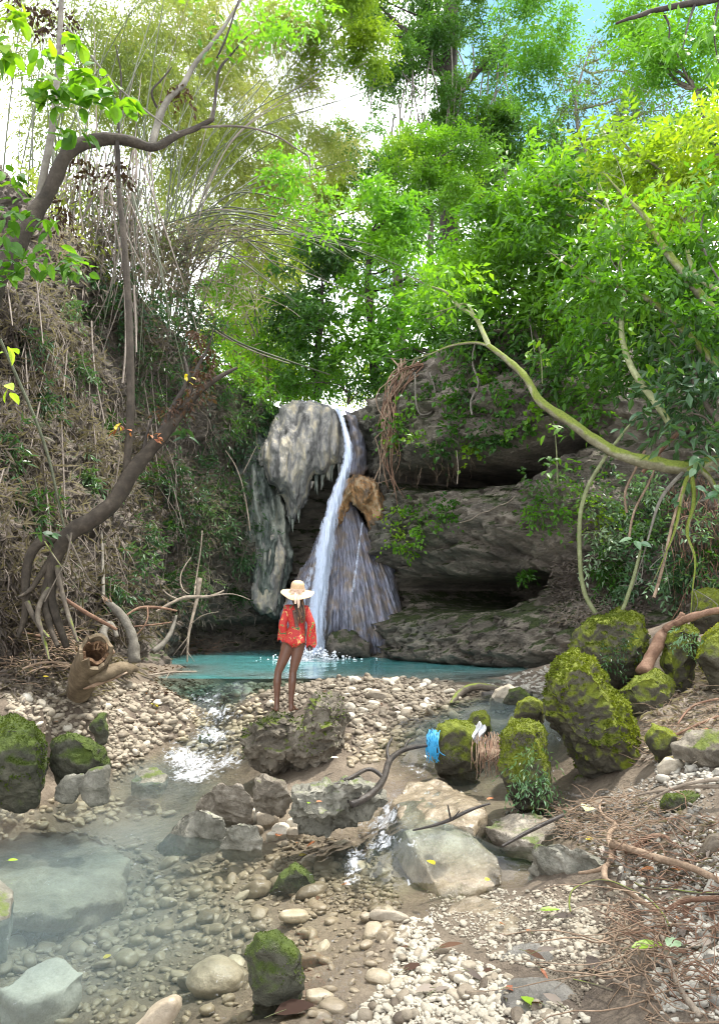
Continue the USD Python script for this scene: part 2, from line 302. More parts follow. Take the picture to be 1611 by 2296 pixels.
def streaks(name, cols, cols2, rough=.3):
    return usdkit.material(stage, LK + name, {
        'g': ('geometry', {}), 'at': ('attribute', {'attribute': 'flute'}), 'cx': ('combine_xyz', {'y': 0.0}), 'sx': ('separate_xyz', {}), 'zs': ('math', {'math_type': 'multiply', 'value2': .35}),
        'w': ('noise_texture', {'scale': 9, 'detail': 5, 'roughness': .65}), 'n': ('noise_texture', {'scale': 3, 'detail': 5}), 'f': ('noise_texture', {'scale': 40, 'detail': 3}),
        'r': ('rgb_ramp', {'ramp': cols}), 'r2': ('rgb_ramp', {'ramp': cols2}), 'mk': ('mix_color', {}), 'mr': ('map_range', {'from_min': .46, 'from_max': .62, 'clamp': True}),
        'h': ('math', {'math_type': 'multiply_add', 'value2': .3}), 'b': ('bump', {'strength': .8, 'distance': .05}),
        'p': ('principled_bsdf', {'roughness': rough, 'specular_ior_level': .5})},
        [('g.position', 'sx.vector'), ('sx.z', 'zs.value1'), ('at.fac', 'cx.x'), ('zs.value', 'cx.z'), ('cx.vector', 'w.vector'), ('g.position', 'n.vector'), ('g.position', 'f.vector'),
         ('w.fac', 'r.fac'), ('w.fac', 'r2.fac'), ('r.color', 'mk.a'), ('r2.color', 'mk.b'), ('n.fac', 'mr.value'), ('mr.result', 'mk.fac'), ('mk.result', 'p.base_color'),
         ('f.fac', 'h.value1'), ('w.fac', 'h.value3'), ('h.value', 'b.height'), ('b.normal', 'p.normal')], surface='p.BSDF')
MAT['apron'] = streaks('tufa_apron', [(.28, (.030, .030, .038)), (.43, (.105, .108, .135)), (.55, (.23, .235, .30)), (.75, (.42, .44, .54))], [(.25, (.05, .042, .04)), (.5, (.17, .14, .13)), (.7, (.36, .29, .22)), (.9, (.50, .42, .33))])
def barkmat(name, c1, c2, c3, moss=-1.0, rough=.8, mossc=((.07, .10, .012), (.17, .20, .03)), scale=7.0):
    return usdkit.material(stage, LK + name, {
        'g': ('geometry', {}), 'n': ('noise_texture', {'scale': scale, 'detail': 5, 'roughness': .7}), 'n2': ('noise_texture', {'scale': 45, 'detail': 4, 'roughness': .7}),
        'r': ('rgb_ramp', {'ramp': [(.25, c1), (.5, c2), (.75, c3)]}), 'sx': ('separate_xyz', {}), 'n3': ('noise_texture', {'scale': 4, 'detail': 3}), 'a': ('math', {'math_type': 'multiply_add', 'value2': .5}),
        'mr': ('map_range', {'from_min': 1 - moss - .1, 'from_max': 1 - moss + .1, 'clamp': True}), 'mc': ('rgb_ramp', {'ramp': [(.3, mossc[0]), (.7, mossc[1])]}), 'mk': ('mix_color', {}),
        'b': ('bump', {'strength': .8, 'distance': .012}), 'p': ('principled_bsdf', {'roughness': rough, 'specular_ior_level': .3})},
        [('g.position', 'n.vector'), ('g.position', 'n2.vector'), ('g.position', 'n3.vector'), ('n.fac', 'r.fac'), ('g.normal', 'sx.vector'), ('sx.z', 'a.value1'), ('n3.fac', 'a.value3'), ('a.value', 'mr.value'), ('mr.result', 'mk.fac'),
         ('r.color', 'mk.a'), ('n2.fac', 'mc.fac'), ('mc.color', 'mk.b'), ('mk.result', 'p.base_color'), ('n2.fac', 'b.height'), ('b.normal', 'p.normal')], surface='p.BSDF')
MAT |= {
    'bark': barkmat('bark_brown', (.035, .028, .022), (.085, .070, .054), (.16, .14, .11), moss=.12),
    'bark_dark': barkmat('bark_dark', (.014, .011, .009), (.034, .027, .022), (.075, .062, .05)),
    'bark_lean': barkmat('bark_lean', (.014, .011, .008), (.036, .028, .020), (.075, .060, .045), moss=-.3),
    'bark_grey': barkmat('bark_grey', (.06, .053, .043), (.125, .113, .093), (.21, .195, .165)),
    'bark_moss': barkmat('bark_moss', (.06, .055, .03), (.15, .14, .085), (.30, .29, .20), moss=.50),
    'bark_pale': barkmat('bark_pale', (.12, .125, .06), (.23, .245, .125), (.36, .37, .23), moss=.25, mossc=((.15, .20, .03), (.27, .31, .07))),
    'culm': barkmat('culm_green', (.028, .034, .016), (.055, .062, .034), (.10, .10, .065), rough=.5),
    'culm_dry': barkmat('culm_dry', (.07, .054, .043), (.13, .105, .085), (.22, .185, .155), rough=.6),
    'stem': barkmat('stem_green', (.06, .072, .03), (.115, .13, .055), (.19, .20, .11), rough=.5),
    'root': barkmat('root_brown', (.085, .055, .036), (.20, .14, .095), (.37, .28, .20)),
    'root_red': barkmat('root_red', (.07, .035, .022), (.15, .085, .055), (.27, .18, .125)),
    'drift': barkmat('driftwood', (.09, .07, .053), (.19, .155, .12), (.32, .275, .22)),
    'wet_wood': barkmat('wet_wood', (.012, .010, .009), (.030, .025, .022), (.07, .058, .05), rough=.35),
    'log_bark': barkmat('log_bark', (.05, .036, .022), (.12, .09, .055), (.22, .175, .12), scale=5),
    'log': barkmat('log_wood', (.10, .062, .036), (.22, .145, .095), (.40, .31, .24), scale=4),
    'log_pith': barkmat('log_pith', (.03, .015, .008), (.10, .055, .028), (.22, .14, .075), scale=18),
}
# water: the see-through part is tinted by how deep the water is; a fresnel share mirrors; broken water is white
def watermat(name, tint, murk, wave=14.0, wstr=.16, foam=True, rough=.04, ior=1.30):
    n = {'g': ('geometry', {}), 'mp': ('mapping', {'scale': (1, .65, 1)}), 'at': ('attribute', {'attribute': 'depth'}),
         'rt': ('rgb_ramp', {'ramp': tint}), 'rm': ('rgb_ramp', {'ramp': murk}),
         't': ('transparent_bsdf', {}), 'd': ('diffuse_bsdf', {}), 'ad': ('add_closure', {}),
         'n': ('noise_texture', {'scale': wave, 'detail': 3, 'distortion': .4}), 'b': ('bump', {'strength': wstr, 'distance': .03}),
         'gl': ('glossy_bsdf', {'roughness': rough, 'color': (1, 1, 1)}), 'fr': ('fresnel', {'IOR': ior}), 'm': ('mix_closure', {})}
    l = [('g.position', 'mp.vector'), ('mp.vector', 'n.vector'), ('at.fac', 'rt.fac'), ('at.fac', 'rm.fac'), ('rt.color', 't.color'), ('rm.color', 'd.color'), ('t.BSDF', 'ad.closure1'), ('d.BSDF', 'ad.closure2'),
         ('n.fac', 'b.height'), ('b.normal', 'gl.normal'), ('fr.fac', 'm.fac'), ('ad.closure', 'm.closure1'), ('gl.BSDF', 'm.closure2')]
    out = 'm.closure'
    if foam:
        n |= {'af': ('attribute', {'attribute': 'foam'}), 'fn': ('noise_texture', {'scale': 15, 'detail': 5, 'roughness': .66, 'distortion': .8}), 'fa': ('math', {'math_type': 'multiply_add', 'value2': 3.4}), 'fq': ('math', {'math_type': 'multiply', 'value2': .95}), 'fs': ('math', {'math_type': 'subtract', 'value2': 2.22}),
              'fm': ('math', {'math_type': 'multiply', 'value2': 1.15, 'use_clamp': True}), 'wd': ('principled_bsdf', {'base_color': (.56, .59, .64), 'roughness': .3}), 'fb': ('bump', {'strength': .7, 'distance': .03}), 'm2': ('mix_closure', {}), 'fmul': ('math', {'math_type': 'multiply'})}
        l += [('mp.vector', 'fn.vector'), ('fn.fac', 'fa.value1'), ('af.fac', 'fq.value1'), ('fq.value', 'fa.value3'), ('fa.value', 'fs.value1'), ('fs.value', 'fm.value1'), ('fm.value', 'fmul.value1'), ('af.fac', 'fmul.value2'), ('fm.value', 'm2.fac'), (out, 'm2.closure1'), ('fn.fac', 'fb.height'), ('fb.normal', 'wd.normal'), ('wd.BSDF', 'm2.closure2')]
        out = 'm2.closure'
    return usdkit.material(stage, LK + name, n, l, surface=out)
MAT['stream'] = watermat('stream_water', [(0, (1, 1, 1)), (.15, (.92, .92, .90)), (.4, (.74, .78, .76)), (.8, (.50, .58, .59)), (1, (.38, .47, .49))],
                         [(0, (.0, .0, .0)), (.25, (.002, .0025, .002)), (.5, (.010, .0125, .012)), (.8, (.030, .038, .039)), (1, (.042, .054, .057))])
MAT['pool'] = watermat('pool_water', [(0, (.9, .93, .9)), (.2, (.45, .62, .60)), (.5, (.10, .24, .25)), (1, (.02, .08, .09))],
                       [(0, (.01, .012, .011)), (.2, (.085, .125, .118)), (.5, (.060, .165, .160)), (1, (.045, .170, .172))], wave=6, wstr=.10, ior=1.16)
def fallsmat(name, lo, hi, sc=(13, 13, .9)):
    return usdkit.material(stage, LK + name, {
        'g': ('geometry', {}), 'at': ('attribute', {'attribute': 'edge'}), 'mp': ('mapping', {'scale': sc}), 'n': ('noise_texture', {'scale': 1.0, 'detail': 5, 'roughness': .78, 'distortion': .5}),
        'a': ('math', {'math_type': 'add'}), 'mr': ('map_range', {'from_min': lo, 'from_max': hi, 'clamp': True}),
        'b': ('bump', {'strength': .6, 'distance': .05}), 'p': ('principled_bsdf', {'base_color': (.50, .57, .72), 'roughness': .4}), 't': ('transparent_bsdf', {}), 'm': ('mix_closure', {})},
        [('g.position', 'mp.vector'), ('mp.vector', 'n.vector'), ('n.fac', 'a.value1'), ('at.fac', 'a.value2'), ('a.value', 'mr.value'), ('mr.result', 'm.fac'), ('n.fac', 'b.height'), ('b.normal', 'p.normal'), ('t.BSDF', 'm.closure1'), ('p.BSDF', 'm.closure2')], surface='m.closure')
MAT['falls'] = fallsmat('falling_water', .44, .74, (12, 12, 1.7))
MAT['foam'] = usdkit.material(stage, LK + 'foam', {'p': ('principled_bsdf', {'base_color': (.80, .83, .88), 'roughness': .3})}, [], surface='p.BSDF')
def plain(name, col, rough=.6, **k):
    return usdkit.material(stage, LK + name, {'g': ('geometry', {}), 'n': ('noise_texture', {'scale': 40, 'detail': 3}), 'd': ('math', {'math_type': 'multiply_add', 'value2': .5, 'value3': .75}), 'mu': ('mix_color', {'blend_type': 'multiply', 'fac': 1.0, 'a': col}),
        'b': ('bump', {'strength': .2, 'distance': .004}), 'p': ('principled_bsdf', {'roughness': rough, **k})}, [('g.position', 'n.vector'), ('n.fac', 'd.value1'), ('d.value', 'mu.b'), ('mu.result', 'p.base_color'), ('n.fac', 'b.height'), ('b.normal', 'p.normal')], surface='p.BSDF')
LEAF['moss'] = leafmat('moss_tuft', (.065, .088, .008), (.145, .170, .010), (.265, .270, .016), trans=.2, rough=.8, spec=.2)
LEAF['moss_dark'] = leafmat('moss_dark_tuft', (.018, .030, .008), (.045, .068, .010), (.085, .115, .014), trans=.2, rough=.8, spec=.2)
MAT |= {'skin': plain('skin', (.088, .040, .025), .42, specular_ior_level=.5), 'straw': plain('straw', (.47, .335, .20), .75), 'ribbon': plain('ribbon', (.50, .36, .27), .5), 'hair': plain('hair', (.030, .015, .009), .4), 'hair_tip': plain('hair_tip', (.17, .085, .04), .4),
        'net': plain('blue_net', (.02, .22, .42), .5), 'rag': plain('white_rag', (.72, .73, .76), .7), 'eye': plain('eye_white', (.7, .7, .68), .2), 'lip': plain('lip', (.16, .05, .045), .4), 'nail': plain('nail', (.35, .2, .16), .3)}
MAT['floral'] = usdkit.material(stage, LK + 'floral_cloth', {
    'g': ('geometry', {}), 'n': ('noise_texture', {'scale': 13, 'detail': 3, 'distortion': 1.6}), 'n2': ('noise_texture', {'scale': 8, 'detail': 2, 'distortion': .6}),
    'r': ('rgb_ramp', {'interpolate': False, 'ramp': [(0, (.035, .085, .022)), (.36, (.06, .12, .03)), (.375, (.42, .27, .06)), (.395, (.42, .09, .02)), (.41, (.34, .012, .010)), (.56, (.20, .007, .007)), (.575, (.37, .014, .012)), (.65, (.45, .13, .03)), (.69, (.48, .33, .12))]}),
    'p': ('principled_bsdf', {'roughness': .65, 'sheen_weight': .05})},
    [('g.position', 'n.vector'), ('n.fac', 'r.fac'), ('r.color', 'p.base_color')], surface='p.BSDF')
# ------------------------------------------------------------------ the ground: heights read off the photograph, (u, v, z)
GC = [ # bed of the clear pool in the foreground
 (0,1900,-.38),(150,1900,-.32),(300,2000,-.55),(350,2150,-.42),(450,2200,-.36),(100,2150,-.55),(0,2296,-.5),(200,2296,-.42),(330,2296,-.32),(550,2000,-.16),(500,1900,-.2),(430,1850,-.34),(340,1800,-.32),(200,1800,-.14),(60,1825,-.06),(0,1790,.10),(250,2080,-.5),
 (700,2050,-.09),(700,2200,-.06),(560,2200,-.22),(600,2296,-.05),(800,2100,-.07),(850,2200,-.05),(860,2296,.02),(900,2110,.02),(960,2150,.07),(700,1900,-.07),(600,1890,-.05),(800,1900,-.03),(860,1980,-.06),(900,2050,-.04),
 (1050,2200,.14),(1150,2250,.16),(1000,2296,.08),(930,2230,.05),(1200,2100,.17),(1300,2296,.22),(1050,2050,.10),(1400,2100,.34),(1400,2000,.40),(1180,1980,.06),(1140,1920,.05),(1300,1900,.42),(1500,2250,.36),(1600,2280,.42),(1600,2000,.66),(1500,1900,.62),(1600,1850,.80),(1450,1820,.62),(1280,1830,.42),
 (1000,1790,.27),(1100,1780,.27),(1130,1820,.29),(930,1730,.32),(1180,1800,.27),(1000,1950,.02),(960,1870,.16),(1050,1860,.26),(900,1790,.30),(870,1860,.02),(600,1800,.10),(700,1780,.22),(780,1740,.35),(850,1700,.42),(560,1830,.0),(780,1830,.12),
 (770,1560,.98),(900,1580,.94),(700,1530,1.10),(850,1520,1.14),(950,1535,1.14),(1050,1550,1.08),(850,1620,.76),(800,1660,.62),(1150,1530,1.10),(880,1650,.60),
 (1080,1580,.93),(1040,1612,.80),(950,1650,.62),(960,1700,.40),(1000,1760,.30),(900,1680,.50),
 (510,1530,1.0),(460,1562,.74),(495,1600,.50),(450,1655,.26),(420,1700,.08),(420,1750,-.06),(560,1560,.9),(560,1620,.5),(560,1700,.14),
 (200,1580,.88),(330,1580,.80),(100,1600,.86),(330,1650,.42),(250,1680,.36),(120,1640,.62),(385,1545,1.02),(100,1530,1.32),(200,1510,1.34),(0,1510,1.33),(300,1505,1.24),(400,1488,1.16),(200,1725,.13),(100,1765,.06),(0,1700,.45),(280,1730,.05),(30,1460,1.64),(160,1450,1.68),
 (1220,1500,1.16),(1300,1560,1.15),(1450,1600,1.15),(1600,1550,1.34),(1600,1650,1.06),(1500,1700,.88),(1550,1450,1.74),(1380,1470,1.6),(1250,1600,.85),(1250,1700,.45),(1420,1720,.72),(1350,1790,.47),(1600,1760,.95),
]
gp = np.array([Gz(*c) for c in GC])
gx = np.array([(-2,21,.3),(0,19,.2),(1,17,.3),(2.6,15.6,.6),(-3,18,.4),(-1,16,.4),(0,14.6,.7),(-2.5,15.3,.75),(-1.2,13.9,.95),(.5,13.6,.95),(2.2,14,.95),(-4.4,16,1.0),(-5,13,1.9),(-7,10,1.9),(-6,7,.75),(-4.2,5.5,-.1),(-4,3,-.1),(6,9,1.9),(6,5,1.1),(4,3,.55),(6.5,12,2.6),(5,14,1.8),(0,2.2,.15),(-2,2.2,-.2),(2,2.2,.35),(0,0,.5),(-5,-2,.6),(5,-2,.8),(0,-8,.8),(-8,-8,1.2),(8,-8,1.4),(-9,24,3),(9,24,3),(0,24,.5)])
gp = np.vstack([gp, gx])
_grbf = RBFInterpolator(gp[:, :2], gp[:, 2], kernel='linear', smoothing=.02, neighbors=40)
_gX, _gY = np.linspace(-11, 11, 260), np.r_[np.linspace(-9, 2, 24)[:-1], np.geomspace(2, 25, 230)]
_gg = _grbf(np.stack(np.meshgrid(_gX, _gY, indexing='ij'), -1).reshape(-1, 2)).reshape(len(_gX), len(_gY))
_gi = RegularGridInterpolator((_gX, _gY), _gg, bounds_error=False, fill_value=None)
def gnoise(x, y):
    p = np.stack([x, y, np.zeros_like(x)], -1)
    return .10 * (meshkit.fbm(p * 1.6, 3, 3) - .5) + .05 * (meshkit.fbm(p * 6.5, 3, 5) - .5)
_fX, _fY = np.linspace(-11, 11, 560), np.r_[np.linspace(-9, 2, 40)[:-1], np.geomspace(2, 25, 330)]
_fm = np.stack(np.meshgrid(_fX, _fY, indexing='ij'), -1)
_fi = RegularGridInterpolator((_fX, _fY), _gi(_fm) + gnoise(_fm[..., 0], _fm[..., 1]))
def ground(x, y):
    x, y = np.broadcast_arrays(np.asarray(x, float), np.asarray(y, float))
    return _fi(np.stack([np.clip(x, -11, 11), np.clip(y, -9, 25)], -1))
def on_ground(u, v):
    """Where the ray through (u, v) meets the ground."""
    u, v = np.broadcast_arrays(np.asarray(u, float), np.asarray(v, float))
    shp = u.shape; d = rays(u, v).reshape(-1, 3); k = d / d[:, 1:2]
    ts = np.geomspace(2.2, 24, 90); hit = np.full(len(k), np.nan)
    for i0 in range(0, len(k), 4000):
        q = k[i0:i0 + 4000, None] * ts[None, :, None] + [0, 0, CAMZ]
        under_ = q[..., 2] < ground(q[..., 0], q[..., 1])
        j = under_.argmax(1); hit[i0:i0 + 4000] = np.where(under_.any(1), ts[j] * .985, np.nan)
    hit = np.where(np.isnan(hit), 20, hit)
    for _ in range(4):
        q = k * hit[:, None] + [0, 0, CAMZ]
        e = q[:, 2] - ground(q[:, 0], q[:, 1])
        hit = hit + np.clip(e / np.maximum(-k[:, 2] + .12, .06), -.1, .1)
    q = k * hit[:, None] + [0, 0, CAMZ]
    q[:, 2] = ground(q[:, 0], q[:, 1]); return q.reshape(shp + (3,))
def grid_faces(a, b):
    i, j = np.meshgrid(np.arange(a - 1), np.arange(b - 1), indexing='ij')
    q = np.stack([i * b + j, (i + 1) * b + j, (i + 1) * b + j + 1, i * b + j + 1], -1).reshape(-1, 4)
    return np.vstack([q[:, [0, 1, 2]], q[:, [0, 2, 3]]])
rows = np.r_[np.linspace(-8, 2.0, 14)[:-1], np.geomspace(2.0, 24, 340)]
tt = np.linspace(-1, 1, 340)
GXX = tt[None] * (np.maximum(rows, 4.0) * .62 + .9)[:, None]
GYY = np.repeat(rows[:, None], len(tt), 1)
GZZ = ground(GXX, GYY)
gv = np.stack([GXX, GYY, GZZ], -1).reshape(-1, 3)
guv = project(gv)
inpoly = lambda poly, q: __import__('shapely').contains_xy(__import__('shapely').Polygon(poly), q[..., 0], q[..., 1])
def soft(q, cu, cv, ru, rv): return np.clip(1.25 - np.hypot((q[..., 0] - cu) / ru, (q[..., 1] - cv) / rv), 0, 1)
guv = np.nan_to_num(guv, nan=-9999)
litter = np.clip(soft(guv, 100, 1500, 300, 70) + soft(guv, 1420, 1830, 260, 120) * .8 + soft(guv, 1560, 1560, 130, 140), 0, 1)
silt = np.clip(soft(guv, 1080, 1780, 150, 50) + soft(guv, 300, 2000, 900, 330) + soft(guv, 700, 1950, 420, 200) + soft(guv, 800, 2250, 260, 160), 0, 1)
gm = MAT['earth']
tag(obj('ground', (gv, grid_faces(len(rows), len(tt))[:, ::-1]), gm, attrs={'litter': np.clip(litter + silt * .9, 0, 1)}, smooth=True), kind='structure', label='brown silty ground and stony bed of the gorge')

# ------------------------------------------------------------------ the rock walls
PATH = np.array([(-9,-8),(-7.6,0),(-6.6,5),(-5.5,9),(-4.5,11.6),(-4.05,14),(-4.1,17),(-4.0,19.3),(-3.2,21.2),(-1.8,22.1),(-.6,22.2),(.4,21.2),(1.25,19.5),(2.3,17.6),(3.6,16.0),(4.9,14.6),(6.1,12.4),(6.7,9.5),(7.3,6),(8,1),(9,-8)], float)
_pl = np.r_[0, np.cumsum(np.linalg.norm(np.diff(PATH, axis=0), axis=1))]
#          slope (m back per m up), height of the top
WALL = np.array([(.35,10),(.35,10),(.35,10.4),(.33,10.6),(.30,10.6),(.28,10.5),(.22,10.3),(.10,9.5),(.03,8.5),(0,8.0),(0,7.9),(0,8.1),(.02,8.5),(.04,8.8),(.10,9.0),(.32,9.0),(.5,8.8),(.55,8.6),(.5,8.5),(.5,8.5),(.5,8.5)])
ss = np.unique(np.r_[np.arange(0, _pl[3], .35), np.arange(_pl[3], _pl[-5], .052), np.arange(_pl[-5], _pl[-1], .35)])
from scipy.interpolate import CubicSpline
px = np.stack([PchipInterpolator(_pl, PATH[:, k])(ss) for k in (0, 1)], -1)
tn = np.gradient(px, axis=0); tn = unit(np.stack([np.convolve(np.pad(tn[:, k], 26, mode='edge'), np.ones(53) / 53, 'valid') for k in (0, 1)], -1))
nn = np.stack([tn[:, 1], -tn[:, 0]], -1)           # towards the stream
beta, top = PchipInterpolator(_pl, WALL[:, 0])(ss), PchipInterpolator(_pl, WALL[:, 1])(ss)
foot = np.minimum(ground(px[:, 0], px[:, 1]) - .5, .6)
NH = 205; qh = np.linspace(0, 1, NH)
CZ = foot[:, None] + (top - foot)[:, None] * qh[None]
back = -beta[:, None] * (CZ - foot[:, None] - .6)
base2 = px[:, None] + nn[:, None] * back[..., None]
cb = np.concatenate([base2, CZ[..., None]], -1)
uv = np.nan_to_num(project(cb), nan=-9999)
U, V = uv[..., 0], uv[..., 1]
def ip(x, pts): pts = np.array(pts, float); return np.interp(x, pts[:, 0], pts[:, 1])
fz = lambda s, k, o=4: meshkit.fbm(cb * np.array(s), o, k) - .5
vis = sstep(cb[..., 1], 4, 9)
d = .9 * fz((.55, .55, .8), 11, 3) + .42 * fz((1.6, 1.6, 2.6), 12) + .30 * fz((5, 5, 8), 13)
rightm = sstep(U, 830, 900) * vis * (1 - sstep(U, 1330, 1480))
# beds of the right wall: ledges that stand out and the two dark hollows below them
strata = meshkit.fbm(np.stack([cb[..., 0] * .35, cb[..., 1] * .35, cb[..., 2] * 2.1], -1), 4, 21) - .5
d = d + rightm * strata * .75
# broken beds, cracks and knobs of the bare rock
warp = 1.1 * fz((.7, .7, .5), 23, 3)
for fr, am in ((1.35, .22), (3.1, .12)):
    w_ = cb[..., 2] * fr + warp * fr * 1.3 + .12 * cb[..., 0]
    sw = w_ - np.floor(w_); d = d + vis * (.35 + .65 * rightm) * am * (sw ** 1.6 - .45) * sstep(meshkit.noise(cb * np.array([.9, .9, 2.0]), 27), .25, .6)
rg = np.abs(meshkit.fbm(cb * np.array([2.2, 2.2, 3.4]), 4, 24) - .5)
d = d - vis * .55 * np.clip(.09 - rg, 0, 1) * 2.2
d = d + vis * (.26 * fz((9, 9, 13), 25, 3) + .10 * np.abs(fz((4.5, 4.5, 7), 26, 3)) * 2)
def bump(vtop, vbot, amp, p=.6):
    t = np.clip((V - vtop) / (vbot - vtop), 0, 1); return amp * (4 * t * (1 - t)) ** p
d = d + rightm * bump(ip(U, [(820, 850), (1000, 850), (1300, 830)]), ip(U, [(860, 1055), (1075, 1040), (1220, 985), (1320, 940)]), .75)
d = d + rightm * bump(ip(U, [(860, 1085), (1100, 1075), (1240, 1045), (1330, 990)]), ip(U, [(880, 1285), (1060, 1292), (1240, 1262)]), .75)
d = d + rightm * bump(ip(U, [(880, 1362), (1100, 1372), (1300, 1350)]), 1500, .75, .5) + rightm * .25 * sstep(V, 1350, 1420)
def cave(uc, vc, hv, depth, edge=10):
    c, h = ip(U, list(zip(uc, vc))), ip(U, list(zip(uc, hv)))
    return depth * sstep(h - np.abs(V - c), -edge * .5, edge) * (h > 1) * vis
d = d - cave((850, 880, 980, 1100, 1180, 1240, 1290, 1335), (1078, 1074, 1074, 1062, 1042, 1016, 990, 970), (0, 18, 27, 32, 36, 36, 30, 0), 3.2)
d = d - cave((890, 910, 980, 1060, 1140, 1200, 1238), (1318, 1322, 1330, 1334, 1324, 1306, 1290), (0, 20, 34, 38, 36, 26, 0), 3.2)
d = d - cave((505, 530, 560, 590), (1047, 1048, 1046, 1045), (0, 16, 16, 0), .9)
d = d - cave((640, 665, 720, 780, 830), (1230, 1240, 1230, 1180, 1150), (0, 150, 190, 110, 0), .7, 40)
d = d - .8 * sstep(V, 1385, 1405) * sstep(U, 400, 440) * (1 - sstep(U, 640, 700)) * vis
d = d + .35 * sstep(U, 400, 470) * (1 - sstep(U, 560, 640)) * bump(1080, 1400, 1.0)
d = d - .5 * sstep(V, 720, 640) * sstep(U, 1000, 1100) * vis * (V < 900) * 0
d = np.where(qh[None] > .97, d * .5, d)
cw = np.concatenate([base2 + nn[:, None] * d[..., None], CZ[..., None]], -1)
cw[..., 2] += .16 * fz((2.5, 2.5, 2.5), 31)
# the top of the walls runs back into the hill
plat = []
for o, r in ((.25, .10), (.7, .2), (1.6, .4), (3.5, .8), (7, 1.6), (14, 3.0), (30, 5.5), (70, 9)):
    q = cw[:, -1].copy(); q[:, :2] -= nn * o; q[:, 2] = top + r * np.clip(1 - .9 * np.exp(-((px[:, 0] + .4) / 1.6) ** 2) * (px[:, 1] > 18), .1, 1) + .25 * (meshkit.fbm(q * .8, 3, 41) - .5) * min(o, 2)
    plat.append(q)
CW = np.concatenate([cw, np.stack(plat, 1)], 1)
cv = CW.reshape(-1, 3)
cuv = np.nan_to_num(project(CW), nan=-9999)
mossA = np.clip(soft(cuv, 590, 930, 120, 60) + soft(cuv, 640, 910, 90, 40) * .6 + soft(cuv, 900, 930, 90, 90) * .7 + soft(cuv, 930, 1180, 70, 60) + soft(cuv, 530, 1150, 120, 160) * .6 + soft(cuv, 500, 800, 100, 80) * .6, 0, 1)
tufA = np.clip(soft(cuv, 600, 1080, 75, 190) * 1.2 + soft(cuv, 600, 1300, 55, 110) + soft(cuv, 820, 1010, 45, 90) + soft(cuv, 860, 1160, 40, 90) * .8 + soft(cuv, 700, 915, 110, 30) + soft(cuv, 940, 1420, 70, 40) * .6, 0, 1)
litA = np.clip((1 - sstep(cuv[..., 0], 380, 620)) * .85 + soft(cuv, 1310, 1290, 110, 60) + soft(cuv, 1530, 1200, 130, 200) * .6, 0, 1)
tag(obj('cliff', (cv, grid_faces(*CW.shape[:2])), MAT['cliff'], attrs={'moss': mossA.ravel(), 'litter': litA.ravel(), 'tufa': tufA.ravel()}, smooth=True), kind='structure', label='layered grey brown rock walls of the gorge with dark hollows under their ledges')

# where a ray meets wall or ground
_sel = (cuv[..., 0] > -300) & (cuv[..., 0] < 1900) & (cuv[..., 1] > 300) & (cuv[..., 1] < 1560) & (CW[..., 1] > 3)
_cpts, _cpu = CW[_sel], cuv[_sel]
_ct = cKDTree(_cpu)
def on_wall(u, v):
    q = np.stack(np.broadcast_arrays(np.asarray(u, float), np.asarray(v, float)), -1)
    dd, ii = _ct.query(q, k=10)
    y = np.where(dd < 14, _cpts[ii][..., 1], 99); y[..., 0] = np.minimum(y[..., 0], _cpts[ii[..., 0]][..., 1])
    return P(q[..., 0], q[..., 1], y.min(-1))

# ------------------------------------------------------------------ water
WC = [(0,2296,0),(600,2296,0),(900,2296,0),(300,1900,0),(0,1835,0),(500,1900,0),(700,2000,0),(850,2050,0),(1000,2030,.02),(700,1900,.01),(800,1890,.03),(850,1868,.08),(872,1835,.26),(890,1800,.37),(950,1780,.385),(1100,1800,.385),(1180,1850,.37),(1000,1848,.375),(1150,1930,.06),(1110,1994,.04),(905,1866,.315),(985,1852,.352),(1055,1874,.335),(1108,1924,.215),(1116,1968,.125),(1030,1996,.068),(965,1980,.055),(1000,1920,.212),
      (400,1785,.02),(300,1785,0),(200,1795,0),(430,1735,.10),(440,1690,.20),(450,1655,.36),(490,1600,.58),(460,1562,.83),(520,1530,1.06),(560,1515,1.1),(420,1700,.18),(500,1700,.18),(560,1740,.12),(600,1840,.03),
      (1000,1740,.40),(960,1700,.48),(950,1650,.70),(1040,1612,.87),(1080,1578,1.03),(1150,1550,1.1),(880,1660,.62),(1230,1800,.385),(400,1500,1.1),(1200,1510,1.1)]
wp = np.vstack([np.array([Gz(*c) for c in WC]), [(0, 2, 0), (-3, 2, 0), (-5, 7, 0), (3, 2, 0), (-1, 14, 1.1), (2, 14, 1.1), (3, 3, 0)]])
_wr = RBFInterpolator(wp[:, :2], wp[:, 2], kernel='linear', smoothing=.005)
wrows = np.geomspace(2.2, 13.6, 360); wt = np.linspace(-1, 1, 300)
WX = wt[None] * (wrows * .52 + .3)[:, None]; WY = np.repeat(wrows[:, None], len(wt), 1)
WZ = _wr(np.stack([WX, WY], -1).reshape(-1, 2)).reshape(WX.shape)
wuv = np.nan_to_num(project(np.stack([WX, WY, WZ], -1)), nan=-9999)
foam = np.clip(soft(wuv, 440, 1715, 70, 34) + soft(wuv, 400, 1690, 50, 26) * .7 + soft(wuv, 425, 1745, 60, 16) * .6 + soft(wuv, 475, 1650, 55, 30) * .85 + soft(wuv, 490, 1600, 50, 22) * .75 + soft(wuv, 470, 1565, 55, 16) * .55 + soft(wuv, 520, 1700, 30, 30) * .7 + soft(wuv, 872, 1822, 26, 30) * 1.05 + soft(wuv, 838, 1850, 36, 20) * .9 + soft(wuv, 860, 1885, 34, 22) * .9 + soft(wuv, 812, 1912, 36, 20) * .75 + soft(wuv, 790, 1950, 24, 40) * .65 + soft(wuv, 960, 1778, 50, 14) * .55 + soft(wuv, 930, 1725, 40, 18) * .5 + soft(wuv, 1020, 1830, 50, 14) * .4 + soft(wuv, 930, 1900, 40, 40) * .3, 0, 1)
